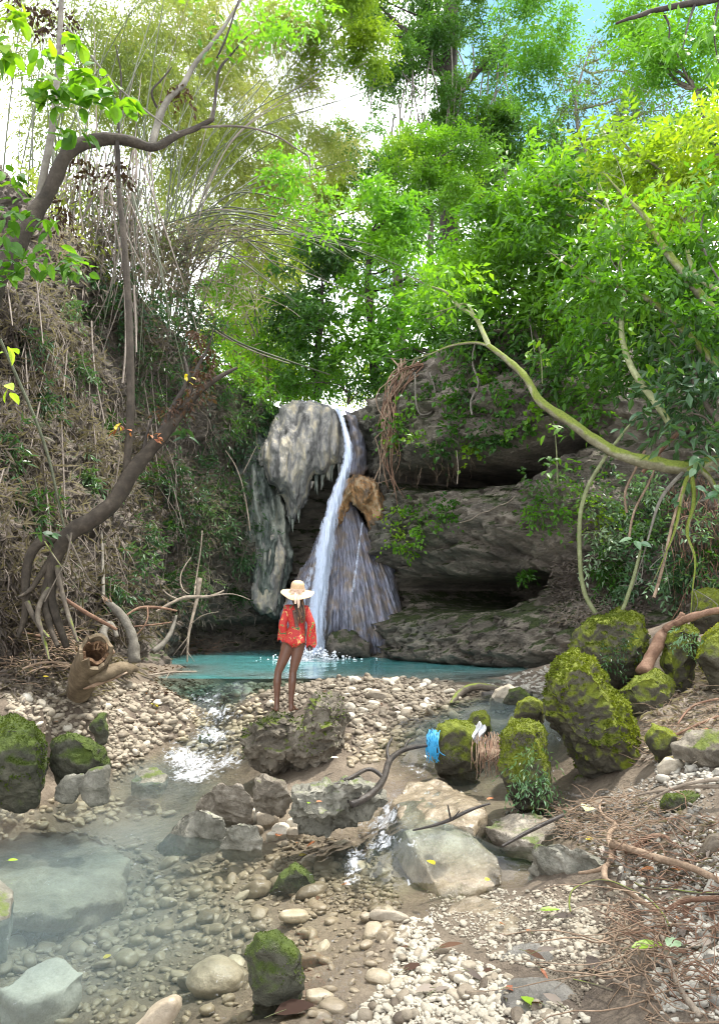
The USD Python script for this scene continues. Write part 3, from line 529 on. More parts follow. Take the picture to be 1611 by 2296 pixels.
rip = np.clip(foam * 1.0 + soft(wuv, 470, 1600, 110, 130) * .55 + soft(wuv, 800, 1930, 160, 80) * .45 + soft(wuv, 950, 1690, 90, 90) * .4, 0, 1)
wq = np.stack([WX, WY * .7, np.zeros_like(WX)], -1)
WZ = WZ + (meshkit.fbm(wq * 9, 3, 51) - .5) * (.003 + .10 * rip) + (meshkit.fbm(wq * 22, 2, 52) - .5) * (.0012 + .06 * rip)
bed = ground(WX, WY)
depth = np.clip((WZ - bed) / .62, 0, 1)
wf = grid_faces(*WX.shape)
wf = wf[((WZ - bed).ravel()[wf].max(1) > -.015) & (wuv[..., 1].ravel()[wf].min(1) > 1512)]
wv = np.stack([WX, WY, WZ], -1).reshape(-1, 3)
used, inv = np.unique(wf, return_inverse=True)
tag(obj('stream', (wv[used], inv.reshape(-1, 3)[:, ::-1]), MAT['stream'], attrs={'depth': depth.ravel()[used], 'foam': foam.ravel()[used]}, smooth=True), kind='structure', label='clear shallow stream water with white broken riffles')
PX, PY = np.meshgrid(np.linspace(-6, 6, 170), np.linspace(12.2, 24, 190), indexing='ij')
puv = project(np.stack([PX, PY, PX * 0 + 1.1], -1))
fh = np.exp(-((PX + 1.12) ** 2 / .55 + (PY - 18.0) ** 2 / .6))
PZ = 1.1 + (meshkit.fbm(np.stack([PX * 3, PY * 2, PX * 0], -1), 3, 61) - .5) * (.02 + .12 * fh)
pbed = ground(PX, PY)
pf = grid_faces(*PX.shape); pf = pf[((PZ - pbed).ravel()[pf].max(1) > -.02) & (puv[..., 1].ravel()[pf].max(1) < np.where(PX.ravel()[pf].max(1) < 1.0, 1522, 1550))]
pv = np.stack([PX, PY, PZ], -1).reshape(-1, 3)
used, inv = np.unique(pf, return_inverse=True)
pdepth = np.clip((PZ - pbed) / .7, 0, 1)
tag(obj('pool', (pv[used], inv.reshape(-1, 3)), MAT['pool'], attrs={'depth': pdepth.ravel()[used], 'foam': np.clip(fh.ravel()[used] * 1.5, 0, 1)}, smooth=True), kind='structure', label='turquoise plunge pool below the waterfall')
rng = np.random.default_rng(95)
def water_z(x, y): return _wr(np.stack([np.atleast_1d(x), np.atleast_1d(y)], -1))

# ------------------------------------------------------------------ travertine and the fall
def pillow(poly, Yf, front, backd, step=5.0, seed=0, rough=.12, ns=3.0, shape=.5, stripes=None, edge_noise=5):
    """A solid of travertine: its outline at its own distance, swelling towards the viewer by front(depth inside, u, v)."""
    import shapely
    pg = shapely.Polygon(poly).buffer(2).buffer(-2)
    x0, y0, x1, y1 = pg.bounds
    gu, gw = np.meshgrid(np.arange(x0 - step, x1 + 2 * step, step), np.arange(y0 - step, y1 + 2 * step, step), indexing='ij')
    nz = (meshkit.fbm(np.stack([gu / 22, gw / 40, gu * 0], -1), 4, seed + 5) - .5) * 2 * edge_noise
    pts = shapely.points(gu, gw)
    sd = np.where(shapely.contains(pg, pts), 1, -1) * shapely.distance(pg.exterior, pts) + nz
    ok = sd > 0
    e = np.clip(sd, 0, None)
    Y0 = Yf(gu, gw)
    fr = front(e, gu, gw)
    pos = P(gu, gw, Y0)
    a = fr + rough * (meshkit.fbm(pos * np.array([ns, ns, ns * .45]), 5, seed) - .5) * 2 * np.clip(e / 12, .15, 1)
    if stripes is not None: a = a + stripes(gu, gw) * np.clip(e / 14, 0, 1)
    fp = P(gu, gw, Y0 - a)
    bp = P(gu, gw, Y0 + backd)
    idx = -np.ones(gu.shape, int); idx[ok] = np.arange(ok.sum()); n = ok.sum()
    i, j = np.meshgrid(np.arange(gu.shape[0] - 1), np.arange(gu.shape[1] - 1), indexing='ij')
    q = np.stack([idx[i, j], idx[i + 1, j], idx[i + 1, j + 1], idx[i, j + 1]], -1).reshape(-1, 4)
    q = q[(q >= 0).all(1)]
    t = np.vstack([q[:, [0, 1, 2]], q[:, [0, 2, 3]]])
    ed = np.vstack([t[:, [0, 1]], t[:, [1, 2]], t[:, [2, 0]]])
    key = {tuple(x) for x in ed.tolist()}
    rim = np.array([x for x in ed.tolist() if (x[1], x[0]) not in key])
    side = np.vstack([np.c_[rim[:, 0], rim[:, 0] + n, rim[:, 1]], np.c_[rim[:, 1], rim[:, 0] + n, rim[:, 1] + n]])
    v = np.vstack([fp[ok], bp[ok]]); f = np.vstack([t, t[:, ::-1] + n, side])
    return v, f, np.r_[gu[ok], gu[ok]], np.r_[gw[ok], gw[ok]]
curtain = [(628,902),(700,900),(742,908),(766,925),(776,960),(784,1000),(782,1022),(766,1042),(742,1048),(716,1062),(700,1078),(692,1108),(676,1140),(664,1168),(650,1174),(638,1160),(632,1122),(612,1092),(590,1060),(578,1030),(584,1000),(600,965),(615,930)]
def cfront(e, u, v): return .10 + .52 * np.clip(e / 40, 0, 1) ** .6 + .40 * sstep(v, 920, 1010) * (1 - .5 * sstep(v, 1040, 1160))
apron = [(770,1085),(786,1110),(806,1150),(828,1185),(846,1215),(866,1235),(884,1248),(892,1300),(898,1360),(905,1420),(906,1480),(800,1478),(690,1470),(632,1462),(622,1400),(628,1372),(640,1335),(660,1296),(682,1262),(702,1222),(722,1176),(740,1130)]
rng = np.random.default_rng(3)
fl = rng.uniform(0, 7, 5)
def flute(u, v):
    t = (u - 765) / np.maximum((v - 1010) / 460, .22)
    return t / 26.0
def astripes(u, v):
    t = flute(u, v)
    return .10 * np.abs(np.sin(t * 3.1 + 1.2 * np.sin(t * .7))) ** .7 + .05 * np.sin(t * 9.0 + np.sin(t * 2.3) * 2) + .12 * (meshkit.noise(np.stack([t * 1.7, t * 0, v / 260], -1), 9) - .5)
def afront(e, u, v): return .1 + 1.1 * np.clip(e / 110, 0, 1) ** .6 + 1.3 * sstep(v, 1100, 1480)
orange = [(776,1076),(812,1064),(844,1076),(862,1108),(866,1150),(876,1195),(866,1240),(848,1232),(832,1202),(814,1168),(798,1136),(784,1122),(776,1160),(762,1196),(744,1208),(748,1160),(762,1110)]
wall_near = lambda u, v: 20.9 - .0022 * np.maximum(u - 740, 0) * 1.2
tv = thing('travertine_formation', 'cream travertine mound with an overhanging pointed curtain and fluted apron behind the falling water', 'rock formation', P(765, 1474, 19.6))
v_, f_, u1, w1 = pillow(curtain, lambda u, v: 21.45 + 0 * u, cfront, .9, step=2.6, seed=71, rough=.30, ns=2.6, edge_noise=12, stripes=lambda u, v: .16 * np.abs(np.sin((u - 640 + .10 * (v - 1000)) / 9.0 + 2.2 * np.sin(u / 31.0))) + .12 * (meshkit.fbm(np.stack([u / 7.0, v / 45.0, u * 0], -1), 4, 8) - .5))
obj('curtain', (v_, f_), MAT['tufa'], tv, smooth=60)
v_, f_, u1, w1 = pillow(apron, lambda u, v: wall_near(u, v) + .3, afront, .6, step=2.6, seed=72, rough=.07, ns=5, stripes=astripes)
obj('apron', (v_, f_), MAT['apron'], tv, smooth=True, attrs={'flute': flute(u1, w1) * .55})
v_, f_, _, _ = pillow(orange, lambda u, v: wall_near(u, v) - .1, lambda e, u, v: .05 + .55 * np.clip(e / 26, 0, 1) ** .5, .8, step=2.4, seed=73, rough=.34, ns=5, edge_noise=12, stripes=lambda u, v: .22 * (meshkit.fbm(np.stack([u / 7.0, v / 12.0, u * 0], -1), 4, 10) - .5))
obj('orange_flank', (v_, f_), MAT['orange'], tv, smooth=50)
v_, f_, u1, w1 = pillow([(770,915),(800,930),(818,990),(826,1050),(800,1075),(782,1066),(786,1020),(778,960)], lambda u, v: 21.0 + 0 * u, lambda e, u, v: .1 + .55 * np.clip(e / 25, 0, 1) ** .5, .8, step=2.6, seed=74, rough=.3, edge_noise=9)
obj('right_lobe', (v_, f_), MAT['apron'], tv, smooth=True, attrs={'flute': u1 / 14.0})
v_, f_, _, _ = pillow([(580,1210),(628,1195),(645,1240),(634,1320),(618,1378),(588,1380),(560,1355),(568,1290)], lambda u, v: 21.0 + 0 * u, lambda e, u, v: .35 * np.clip(e / 22, 0, 1) ** .6, .9, step=2.6, seed=75, rough=.34, edge_noise=9)
obj('lower_lobe', (v_, f_), MAT['tufa'], tv, smooth=50)
v_, f_, _, _ = pillow([(536,1010),(588,955),(612,918),(645,900),(645,1010),(620,1060),(640,1110),(652,1200),(654,1270),(644,1330),(624,1388),(590,1392),(560,1345),(543,1250),(527,1150),(522,1080)], lambda u, v: 21.9 - .0014 * (v - 1000), lambda e, u, v: .7 * np.clip(e / 40, 0, 1) ** .7, .9, step=2.6, seed=76, rough=.4, edge_noise=16, stripes=lambda u, v: .18 * np.abs(np.sin(u / 6.0 + np.sin(v / 40.0))) + .3 * (meshkit.fbm(np.stack([u / 9.0, v / 30.0, u * 0], -1), 4, 9) - .5))
obj('algae_flank', (v_, f_), MAT['tufa_green'], tv, smooth=50)
v_, f_, _, _ = pillow([(742,1418),(770,1408),(800,1415),(826,1440),(834,1478),(730,1476),(728,1445)], lambda u, v: 18.9 + 0 * u, lambda e, u, v: .05 + .5 * np.clip(e / 26, 0, 1) ** .5, .8, step=2.6, seed=77, rough=.3, edge_noise=8)
obj('foot_knob', (v_, f_), MAT['cliff'], tv, smooth=50)
for k in range(26):      # small stone icicles under the lip of the curtain
    t = rng.uniform(); u = 640 + 140 * t; v = np.interp(u, [636, 655, 672, 692, 705, 740, 785], [1150, 1172, 1140, 1105, 1075, 1048, 1030]) - 6
    a = P(u, v, 20.9); obj('drip', tube([a, a + [rng.normal(0, .02), 0, -rng.uniform(.15, .55)]], [rng.uniform(.03, .06), .006], 5, 4), MAT['tufa_green' if k % 3 else 'tufa'], tv)
def strand(pts, Yoff, sub, seed):
    pts = np.array(pts, float); n = 150
    t = np.linspace(0, 1, n); k = np.linspace(0, 1, len(pts))
    u, v, w, Y = (np.interp(t, k, np.convolve(np.pad(np.interp(np.linspace(0, 1, n), k, pts[:, c]), 6, mode='edge'), np.ones(13) / 13, 'valid') if False else pts[:, c]) if False else np.convolve(np.pad(np.interp(t, k, pts[:, c]), 7, mode='edge'), np.ones(15) / 15, 'valid') for c in range(4))
    m = sub; s = np.linspace(-1, 1, m)
    uu = u[:, None] + s[None] * w[:, None] / 2 * (1 + .18 * (meshkit.noise(np.stack([t * 30, t * 0, t * 0], -1), seed)[:, None] - .5)); vv = np.repeat(v[:, None], m, 1)
    yy = Y[:, None] - Yoff - .16 * (1 - s[None] ** 2) * (w[:, None] / 60) - .16 * (meshkit.fbm(np.stack([uu / 9, vv / 60, uu * 0], -1), 3, seed) - .5)
    e = (1 - np.abs(s[None]) ** 3) * .34 - .17 + 0 * uu
    return P(uu, vv, yy).reshape(-1, 3), grid_faces(n, m), e.ravel()
wf_ = thing('waterfall', 'narrow white waterfall dropping past the travertine curtain into the turquoise pool', 'waterfall', P(705, 1462, 18.6))
S1 = [(752,912,14,21.4),(764,930,13,20.6),(774,968,15,20.2),(783,1005,22,19.95),(779,1040,26,19.9),(766,1080,30,19.75),(752,1120,34,19.6),(740,1165,38,19.4),(730,1215,42,19.2),(722,1280,44,19.0),(714,1350,45,18.8),(708,1410,47,18.6),(701,1478,54,18.35)]
for k, (off, ww, sd) in enumerate(((0, 1.0, 81), (.12, .72, 82), (.22, .42, 83))):
    v_, f_, e_ = strand([(a, b, c * ww, y) for a, b, c, y in S1], off, 30, sd)
    obj('water_sheet', (v_, f_), MAT['falls'], wf_, attrs={'edge': e_ + .05}, smooth=True)
for (u0, u1_, va, vb, wd) in ((700, 652, 1270, 1455, 26), (690, 640, 1290, 1455, 14), (812, 790, 1170, 1330, 10)):
    pts = [(u0 + (u1_ - u0) * t, va + (vb - va) * t, wd * (.5 + .5 * t), 19.55 - 1.1 * t if u0 < 850 else 17.6 - .2 * t) for t in np.linspace(0, 1, 6)]
    v_, f_, e_ = strand(pts, .1, 8, 90)
    obj('trickle', (v_, f_), MAT['falls'], wf_, attrs={'edge': e_ - .13}, smooth=True)

rng = np.random.default_rng(96)          # torn drops and splashes where the fall strikes the pool
ms = []
for k in range(520):
    t = abs(rng.normal(0, .34)); a = rng.uniform(0, 2 * np.pi)
    c = np.array([-1.12 + math.cos(a) * t * 1.5, 18.15 + math.sin(a) * t * .7, 1.1 + max(0, rng.normal(.10, .16)) * math.exp(-t * 2.2)])
    r = rng.uniform(.008, .028); m_ = trimesh.creation.icosphere(0, 1.0); ms.append((np.array(m_.vertices) * r * [rng.uniform(.7, 1.6), 1, rng.uniform(.6, 1.7)] + c, np.array(m_.faces)))
tag(obj('splash', join(ms), MAT['foam'], wf_, smooth=True), kind='stuff')
# ------------------------------------------------------------------ boulders
def hull_of(poly, Y, D, top=.62, lift=.10, bury=.12):
    poly = np.array(poly, float); c = poly.mean(0); h = np.ptp(poly[:, 1])
    pts = [P(poly[:, 0], poly[:, 1], Y)]
    for k, dy in ((top, -.5), (.9, -.28), (top + .05, .5), (.92, .25)):
        q = c + (poly - c) * k; q[:, 1] -= lift * h * (1 - k)
        pts.append(P(q[:, 0], q[:, 1], Y + dy * D))
    b = poly[poly[:, 1] > np.quantile(poly[:, 1], .6)]
    if bury:
        q = P(b[:, 0], b[:, 1], Y); q[:, 2] -= bury; pts.append((q - q.mean(0)) * .85 + q.mean(0))
    return np.vstack(pts)
def rocky(mf, size, seed, rough=.10, pit=.03, target=.045, smooth=4, crag=0.0):
    mm = mf.refine_to_length(max(target * .6, size / 44)).to_mesh()
    m = trimesh.Trimesh(np.array(mm.vert_properties[:, :3]), np.array(mm.tri_verts)); m.merge_vertices()
    if smooth: trimesh.smoothing.filter_taubin(m, iterations=smooth)
    n = m.vertex_normals; p = np.array(m.vertices)
    k = 2.2 / size
    q = p + .25 * size * (np.stack([meshkit.noise(p * k * 1.5, seed + j) for j in (11, 12, 13)], -1) - .5)
    dsp = rough * size * (meshkit.fbm(p * k, 3, seed) - .5) * 2 + pit * size * (np.abs(meshkit.fbm(q * k * 3.5, 4, seed + 3) - .5) * -3 + .35)
    if crag:
        dsp = dsp + crag * size * (np.abs(meshkit.noise(q * k * 2.0, seed + 7) - .5) * 2 - .5) + crag * .6 * size * (np.abs(meshkit.noise(q * k * 5, seed + 8) - .5) * 2 - .5)
        dsp = dsp + crag * .55 * size * (meshkit.fbm(p * k * 14, 3, seed + 9) - .5) * 1.6
    return p + n * dsp[:, None], np.array(m.faces)
def slab(name, label, cat, poly, thick, mat, seed=1, rough=.06, pit=.015, crag=.03, smooth=8, shrink=.94, group=None):
    """A lying rock: its upper face is given point by point as (u, v, height)."""
    t = np.array([Gz(*p) for p in poly]); c = t.mean(0)
    lo = c + (t - c) * [shrink, shrink, 1]; lo[:, 2] -= thick
    mid = c + (t - c) * [1.03, 1.03, 1]; mid[:, 2] -= thick * .35
    mf = m3.Manifold.hull_points(np.vstack([t, lo, mid, [c + [0, 0, thick * .12]]]))
    size = float(np.ptp(t[:, :2], axis=0).max())
    v, f = rocky(mf, size, seed, rough, pit, crag=crag, smooth=smooth)
    b = v.mean(0); b[2] = v[:, 2].min()
    return obj(name, (v, f), MAT[mat], None, label, cat, group, smooth=40, base=b)
def base_y(poly, D):
    poly = np.array(poly, float); i = np.argsort(-poly[:, 1])[:3]
    u, v = poly[i, 0].mean(), min(poly[i, 1].mean(), 2290)
    return float(on_ground(u, v)[..., 1]) + D * .35
def boulder(name, label, cat, polys, mat, D=None, Y=None, seed=1, rough=.13, pit=.04, crag=.035, smooth=4, lift=.1, top=.62, group=None, extra=None):
    polys = [polys] if np.ndim(polys[0][0]) == 0 else polys
    parts = []
    for k, poly in enumerate(polys):
        a = np.array(poly, float)
        y0 = (Y[k] if np.ndim(Y) else Y) if Y is not None else None
        w = np.ptp(a[:, 0]) / F * (y0 or 7.5)
        Dk = D or w * .85
        y0 = y0 or base_y(poly, Dk)
        parts.append(m3.Manifold.hull_points(hull_of(poly, y0, Dk, top, lift)))
    m = parts[0]
    for q in parts[1:]: m = m + q
    bb = np.array(m.bounding_box()); size = float(np.linalg.norm(bb[3:] - bb[:3]) / 1.7)
    v, f = rocky(m, size, seed, rough, pit, crag=crag, smooth=smooth)
    b = v.mean(0); b[2] = v[:, 2].min()
    if mat not in ('boulder_moss', 'boulder_dark', 'boulder'): return obj(name, (v, f), MAT[mat], None, label, cat, group, smooth=40, base=b)
    t = thing(name, label, cat, b, group)
    obj('stone', (v, f), MAT[mat], t, smooth=40)
    rng = np.random.default_rng(seed + 900)
    tm = trimesh.Trimesh(v, f, process=False); area = tm.area
    n = int(area * {'boulder_moss': 5200, 'boulder_dark': 4200, 'boulder': 1500}[mat])
    pts, fi = trimesh.sample.sample_surface(tm, n, seed=seed)
    nr = tm.face_normals[fi]; nz = meshkit.fbm(pts * 3.1, 4, 77)
    ok = (nr[:, 2] * .55 + (nz - .5) * 2.2 > (.20 if mat != 'boulder' else .42)) & (nr[:, 1] < .75)
    pts, nr = pts[ok], nr[ok]; n = len(pts)
    if n:
        l = rng.uniform(.012, .034, n) * np.clip(size, .5, 1.3)
        vv = leaves2(pts - nr * .004, unit(nr * .7 + rng.normal(0, .55, (n, 3))), unit(rng.normal(0, .6, (n, 3)) + [0, -.3, .8]), l, l * .7, .4)
        tag(obj('moss', vv, LEAF['moss' if mat == 'boulder_moss' else 'moss_dark'], t), kind='stuff')
    return t
B = boulder
B('boulder', 'craggy brown boulder with a mossy shoulder on which the person stands', 'boulder', [[(540,1690),(545,1640),(575,1612),(610,1599),(655,1597),(680,1612),(690,1650),(690,1700),(640,1722),(590,1718)], [(622,1700),(655,1640),(685,1592),(705,1558),(735,1550),(760,1567),(775,1600),(782,1660),(765,1700),(735,1730),(690,1732),(650,1718)]], 'boulder', D=.75, Y=[9.75, 9.65], seed=3, rough=.12, crag=.10, pit=.06)
B('boulder', 'tallest moss covered boulder leaning over a dark hollow on the right bank', 'boulder', [(1212,1560),(1222,1505),(1245,1470),(1290,1457),(1332,1472),(1352,1512),(1400,1580),(1432,1650),(1442,1725),(1400,1748),(1335,1740),(1280,1700),(1240,1640),(1215,1610)], 'boulder_moss', D=.9, Y=7.9, seed=5, rough=.10, crag=.06)
B('boulder', 'dark boulder with ferns down its side, left of the tallest mossy boulder', 'boulder', [(1115,1700),(1125,1650),(1150,1608),(1190,1602),(1215,1630),(1228,1690),(1242,1760),(1232,1802),(1180,1802),(1140,1782),(1118,1740)], 'boulder_moss', D=.7, Y=7.55, seed=6, crag=.04)
B('boulder', 'small mossy boulder behind the ferny boulder, near the end of the pool', 'boulder', [(1150,1610),(1160,1572),(1190,1560),(1218,1575),(1218,1615)], 'boulder_moss', D=.5, Y=8.6, seed=7)
B('boulder', 'mossy boulder with blue netting caught on it in the shallow side stream', 'boulder', [(965,1660),(985,1627),(1020,1614),(1060,1627),(1085,1650),(1090,1700),(1070,1738),(1010,1742),(978,1718)], 'boulder_moss', D=.6, Y=8.9, seed=8, crag=.03)
B('boulder', 'low yellow green mossy boulder just behind the boulder with netting', 'boulder', [(1040,1630),(1058,1600),(1085,1594),(1102,1612),(1104,1640)], 'boulder_moss', D=.4, Y=9.5, seed=9)
B('boulder', 'big boulder with a yellow moss cap below the right slope', 'boulder', [(1275,1460),(1298,1405),(1330,1377),(1390,1370),(1438,1385),(1455,1430),(1452,1480),(1424,1525),(1380,1535),(1330,1510)], 'boulder_moss', D=.95, Y=9.4, seed=10, crag=.05)
B('boulder', 'squat mossy boulder wedged right of the tallest mossy boulder', 'boulder', [(1385,1548),(1420,1522),(1470,1497),(1500,1525),(1505,1562),(1480,1592),(1420,1598)], 'boulder_moss', D=.6, Y=8.5, seed=11)
B('boulder', 'dark boulder with mossy top beside the reddish leaning log', 'boulder', [(1482,1440),(1500,1402),(1540,1392),(1575,1412),(1566,1470),(1548,1532),(1502,1547),(1486,1490)], 'boulder_moss', D=.6, Y=8.9, seed=12)
B('boulder', 'dark overhanging mossy boulder at the right edge', 'boulder', [(1552,1480),(1572,1422),(1620,1392),(1670,1400),(1670,1505),(1600,1522)], 'boulder_moss', D=.7, Y=8.4, seed=13)
B('boulder', 'yellow mossy block highest at the right edge', 'boulder', [(1546,1402),(1552,1332),(1580,1322),(1640,1326),(1644,1402)], 'boulder_moss', D=.6, Y=9.7, seed=14)
B('boulder', 'small bright mossy boulder at the right foot of the tallest mossy boulder', 'boulder', [(1445,1655),(1460,1622),(1490,1626),(1520,1652),(1506,1692),(1470,1702)], 'boulder_moss', D=.3, Y=7.3, seed=15)
B('boulder', 'flat rock with a vivid green moss patch beneath pale bare branches', 'boulder', [(1478,1805),(1490,1782),(1540,1774),(1611,1776),(1645,1800),(1645,1852),(1560,1866),(1500,1845)], 'boulder_dark', D=.5, Y=6.0, seed=16)
slab('boulder', 'long grey rock with green moss along its upper left, under the tangled roots', 'boulder', [(1188,1945,.20),(1206,1895,.44),(1260,1888,.50),(1330,1913,.50),(1365,1945,.44),(1345,1980,.32),(1270,1990,.20),(1205,1975,.16)], .25, 'boulder_grey', 17, rough=.12, crag=.06)
slab('rock', 'brown knobbly rock just below the long grey mossy rock', 'rock', [(1186,2000,.08),(1215,1978,.22),(1268,1985,.24),(1280,2012,.18),(1240,2038,.10),(1198,2030,.07)], .14, 'rock_brown', 18, rough=.14, crag=.08)
B('boulder', 'large dark boulder furred with green moss at the left edge', 'boulder', [(-60,1700),(-40,1625),(20,1608),(75,1620),(105,1670),(110,1730),(92,1778),(20,1795),(-50,1785)], 'boulder_dark', D=.9, Y=8.1, seed=19)
B('boulder', 'low olive mossy rock right of the large mossy boulder at the left edge', 'boulder', [(105,1705),(115,1662),(150,1640),(190,1650),(230,1680),(242,1718),(190,1738),(120,1738)], 'boulder_dark', D=.55, Y=8.5, seed=20)
B('rock', 'greenish angular rock standing at the water edge on the left bank', 'rock', [(172,1768),(200,1727),(245,1716),(249,1774),(205,1780)], 'boulder_grey', D=.3, Y=7.95, seed=21)
B('rock', 'dark upright rock among the pale cobbles of the left bank', 'rock', [(200,1632),(218,1600),(238,1600),(243,1645),(215,1655)], 'boulder_dark', D=.22, Y=9.5, seed=22)
slab('rock', 'flat wet rock at the foot of the left riffle', 'rock', [(290,1748,.06),(312,1726,.13),(350,1719,.15),(376,1736,.12),(364,1756,.06),(310,1760,.04)], .2, 'boulder_grey', 23, rough=.05, crag=.03)
B('rock', 'pale angular rock below the olive mossy rock on the left bank', 'rock', [(122,1768),(150,1738),(188,1736),(202,1757),(165,1778)], 'boulder_grey', D=.25, Y=8.1, seed=24)
B('rock', 'black wet stone parting the white water of the left riffle', 'rock', [(438,1668),(450,1648),(472,1645),(484,1662),(470,1674)], 'boulder_dark', D=.2, seed=25)
B('rock', 'brown stone where the stream leaves the gravel bar on the left', 'rock', [(478,1568),(490,1550),(508,1552),(516,1568),(500,1576)], 'boulder', D=.2, seed=26)
slab('rock', 'smooth pale grey rock left of the little heap of white cobbles', 'rock', [(438,1822,.02),(450,1785,.22),(490,1757,.42),(540,1760,.42),(568,1792,.28),(562,1820,.12),(500,1830,.02)], .18, 'rock_brown', 27, rough=.10, crag=.05)
B('rock', 'brown crusty rock behind the little heap of white cobbles', 'rock', [(563,1795),(570,1748),(590,1736),(640,1750),(662,1788),(640,1806),(600,1806)], 'rock_brown', D=.35, Y=7.85, seed=28, crag=.08)
B('boulder', 'grey green crusted rock in midstream carrying the dark forked branch', 'boulder', [(640,1825),(660,1772),(720,1742),(800,1737),(852,1747),(862,1792),(805,1832),(745,1855),(690,1850),(655,1840)], 'boulder_grey', D=.7, Y=7.4, seed=29, crag=.10, rough=.16)
slab('rock', 'rock with patchy moss sloping into the clear pool at centre left', 'rock', [(350,1890,-.10),(390,1850,.06),(425,1818,.22),(455,1810,.28),(500,1832,.22),(510,1868,.08),(470,1888,-.04),(400,1900,-.12)], .12, 'boulder_grey', 30, rough=.12, crag=.07)
slab('rock', 'grey green lump in front of the little heap of white cobbles', 'rock', [(500,1897,0),(510,1857,.20),(540,1842,.27),(577,1852,.22),(592,1893,.04),(560,1912,-.02),(520,1908,-.03)], .12, 'boulder_grey', 31, rough=.12, crag=.07)
B('rock', 'dark pointed mossy rock in the shallows left of the wet slab', 'rock', [(598,2002),(630,1962),(662,1936),(700,1956),(720,1992),(712,2014),(640,2018)], 'boulder_dark', D=.32, seed=32, crag=.04)
B('boulder', 'black green mossy stone standing in the shallows near the bottom edge', 'boulder', [(556,2130),(575,2097),(620,2086),(660,2112),(680,2150),(684,2222),(652,2262),(590,2268),(565,2232),(563,2180)], 'boulder_dark', D=.3, Y=4.75, seed=33, crag=.05)
B('rock', 'long pale rock at the bottom edge left of the round tan boulder', 'rock', [(290,2315),(340,2256),(390,2227),(410,2242),(392,2292),(350,2325)], 'pebble_one', D=.3, Y=4.35, seed=35, rough=.07, pit=.01, crag=.01, smooth=40)
slab('wet_slab', 'cream wet slab with a yellow leaf on it, water sliding over its left', 'rock slab', [(880,1902,.10),(905,1862,.30),(985,1846,.33),(1060,1868,.32),(1112,1920,.20),(1128,1978,.09),(1080,1984,.06),(1030,2004,.03),(990,2012,.01),(950,1985,.01)], .10, 'slab', 36, rough=.05, crag=.02)
slab('wet_slab', 'rounded wet rock lip where the side stream spills into the small cascade', 'rock slab', [(872,1826,.24),(880,1790,.37),(915,1760,.41),(980,1752,.43),(1040,1775,.42),(1085,1822,.40),(1060,1852,.37),(985,1846,.34),(905,1858,.28)], .25, 'slab', 37, rough=.07, crag=.03)
slab('wet_slab', 'flat shelf of grey rock between the wet slab and the tangled roots', 'rock slab', [(1080,1850,.34),(1120,1828,.38),(1200,1822,.40),(1245,1848,.40),(1200,1892,.31),(1130,1885,.27)], .16, 'rock_brown', 38, crag=.05, rough=.10)
slab('wet_slab', 'pale worn slab behind the white gravel in front', 'rock slab', [(975,2075,.06),(1008,2022,.10),(1060,2004,.13),(1125,2020,.15),(1188,2080,.17),(1165,2125,.15),(1080,2132,.11),(1010,2105,.07)], .15, 'slab', 39, crag=.03)
slab('wet_slab', 'dark grey flat rock showing through the gravel near the bottom edge', 'rock slab', [(1095,2215,.17),(1150,2188,.20),(1230,2198,.23),(1315,2232,.25),(1262,2275,.21),(1150,2266,.18)], .12, 'rock_dark', 40, crag=.02)
slab('wet_slab', 'grey humped rock amid gravel below the pale worn slab', 'rock slab', [(1110,2155,.17),(1150,2118,.24),(1200,2112,.26),(1240,2140,.25),(1245,2172,.20),(1180,2186,.18)], .14, 'rock_dark', 41, crag=.02)
B('rock', 'pale crusted rock at the bottom right corner', 'rock', [(1555,2290),(1575,2240),(1640,2235),(1650,2330),(1570,2325)], 'pebble', D=.2, Y=3.95, seed=42, crag=.05)
B('rock', 'white and purple stone on the right bank behind the pale bare branches', 'rock', [(1552,1700),(1572,1676),(1600,1688),(1596,1716),(1562,1714)], 'pebble', D=.16, Y=6.9, seed=43, rough=.04, crag=.01, smooth=8)
B('rock', 'flat cream rock left of the white and purple stone', 'rock', [(1468,1718),(1490,1698),(1525,1698),(1540,1716),(1510,1732),(1480,1732)], 'pebble', D=.16, Y=6.9, seed=44, crag=.02)
B('rock', 'tan square stone at the right edge above the dark grey stone', 'rock', [(1570,1908),(1585,1868),(1650,1862),(1655,1918)], 'pebble', D=.2, Y=5.1, seed=45)
B('rock', 'dark grey rounded stone at the right edge', 'rock', [(1578,2002),(1590,1962),(1640,1957),(1650,2012)], 'pebble_grey', D=.16, Y=4.6, seed=46, crag=.005, smooth=8)
slab('rock', 'brown flat slab tipped on the right bank above the white and purple stone', 'rock slab', [(1498,1668,1.05),(1545,1634,1.18),(1640,1640,1.2),(1660,1690,1.1),(1560,1684,1.03)], .14, 'boulder', 47)
B('rock', 'dark rock in shadow beneath the tallest mossy boulder', 'rock', [(1270,1795),(1290,1740),(1350,1720),(1420,1735),(1440,1770),(1360,1800)], 'boulder', D=.4, Y=8.1, seed=48)
slab('boulder', 'broad pale rock shelf under the clear water at the left edge', 'boulder', [(-60,1880,-.10),(60,1848,-.08),(170,1845,-.09),(250,1875,-.12),(295,1918,-.2),(270,1985,-.25),(160,2030,-.22),(-60,2040,-.15)], .3, 'bed', 49, rough=.10, crag=.03, smooth=25)
slab('boulder', 'blue grey rock lying under water near the bottom left corner', 'boulder', [(-10,2215,-.2),(60,2165,-.15),(140,2150,-.14),(195,2175,-.18),(150,2215,-.22),(60,2250,-.24)], .2, 'pebble_grey', 50, rough=.12, crag=.01, smooth=30)
slab('boulder', 'pale rock shelf rising from the water at the left edge', 'rock', [(-60,1985,.08),(0,1968,.10),(28,1998,.05),(24,2050,.0),(-60,2066,.02)], .35, 'boulder_grey', 501, rough=.05, crag=.03)
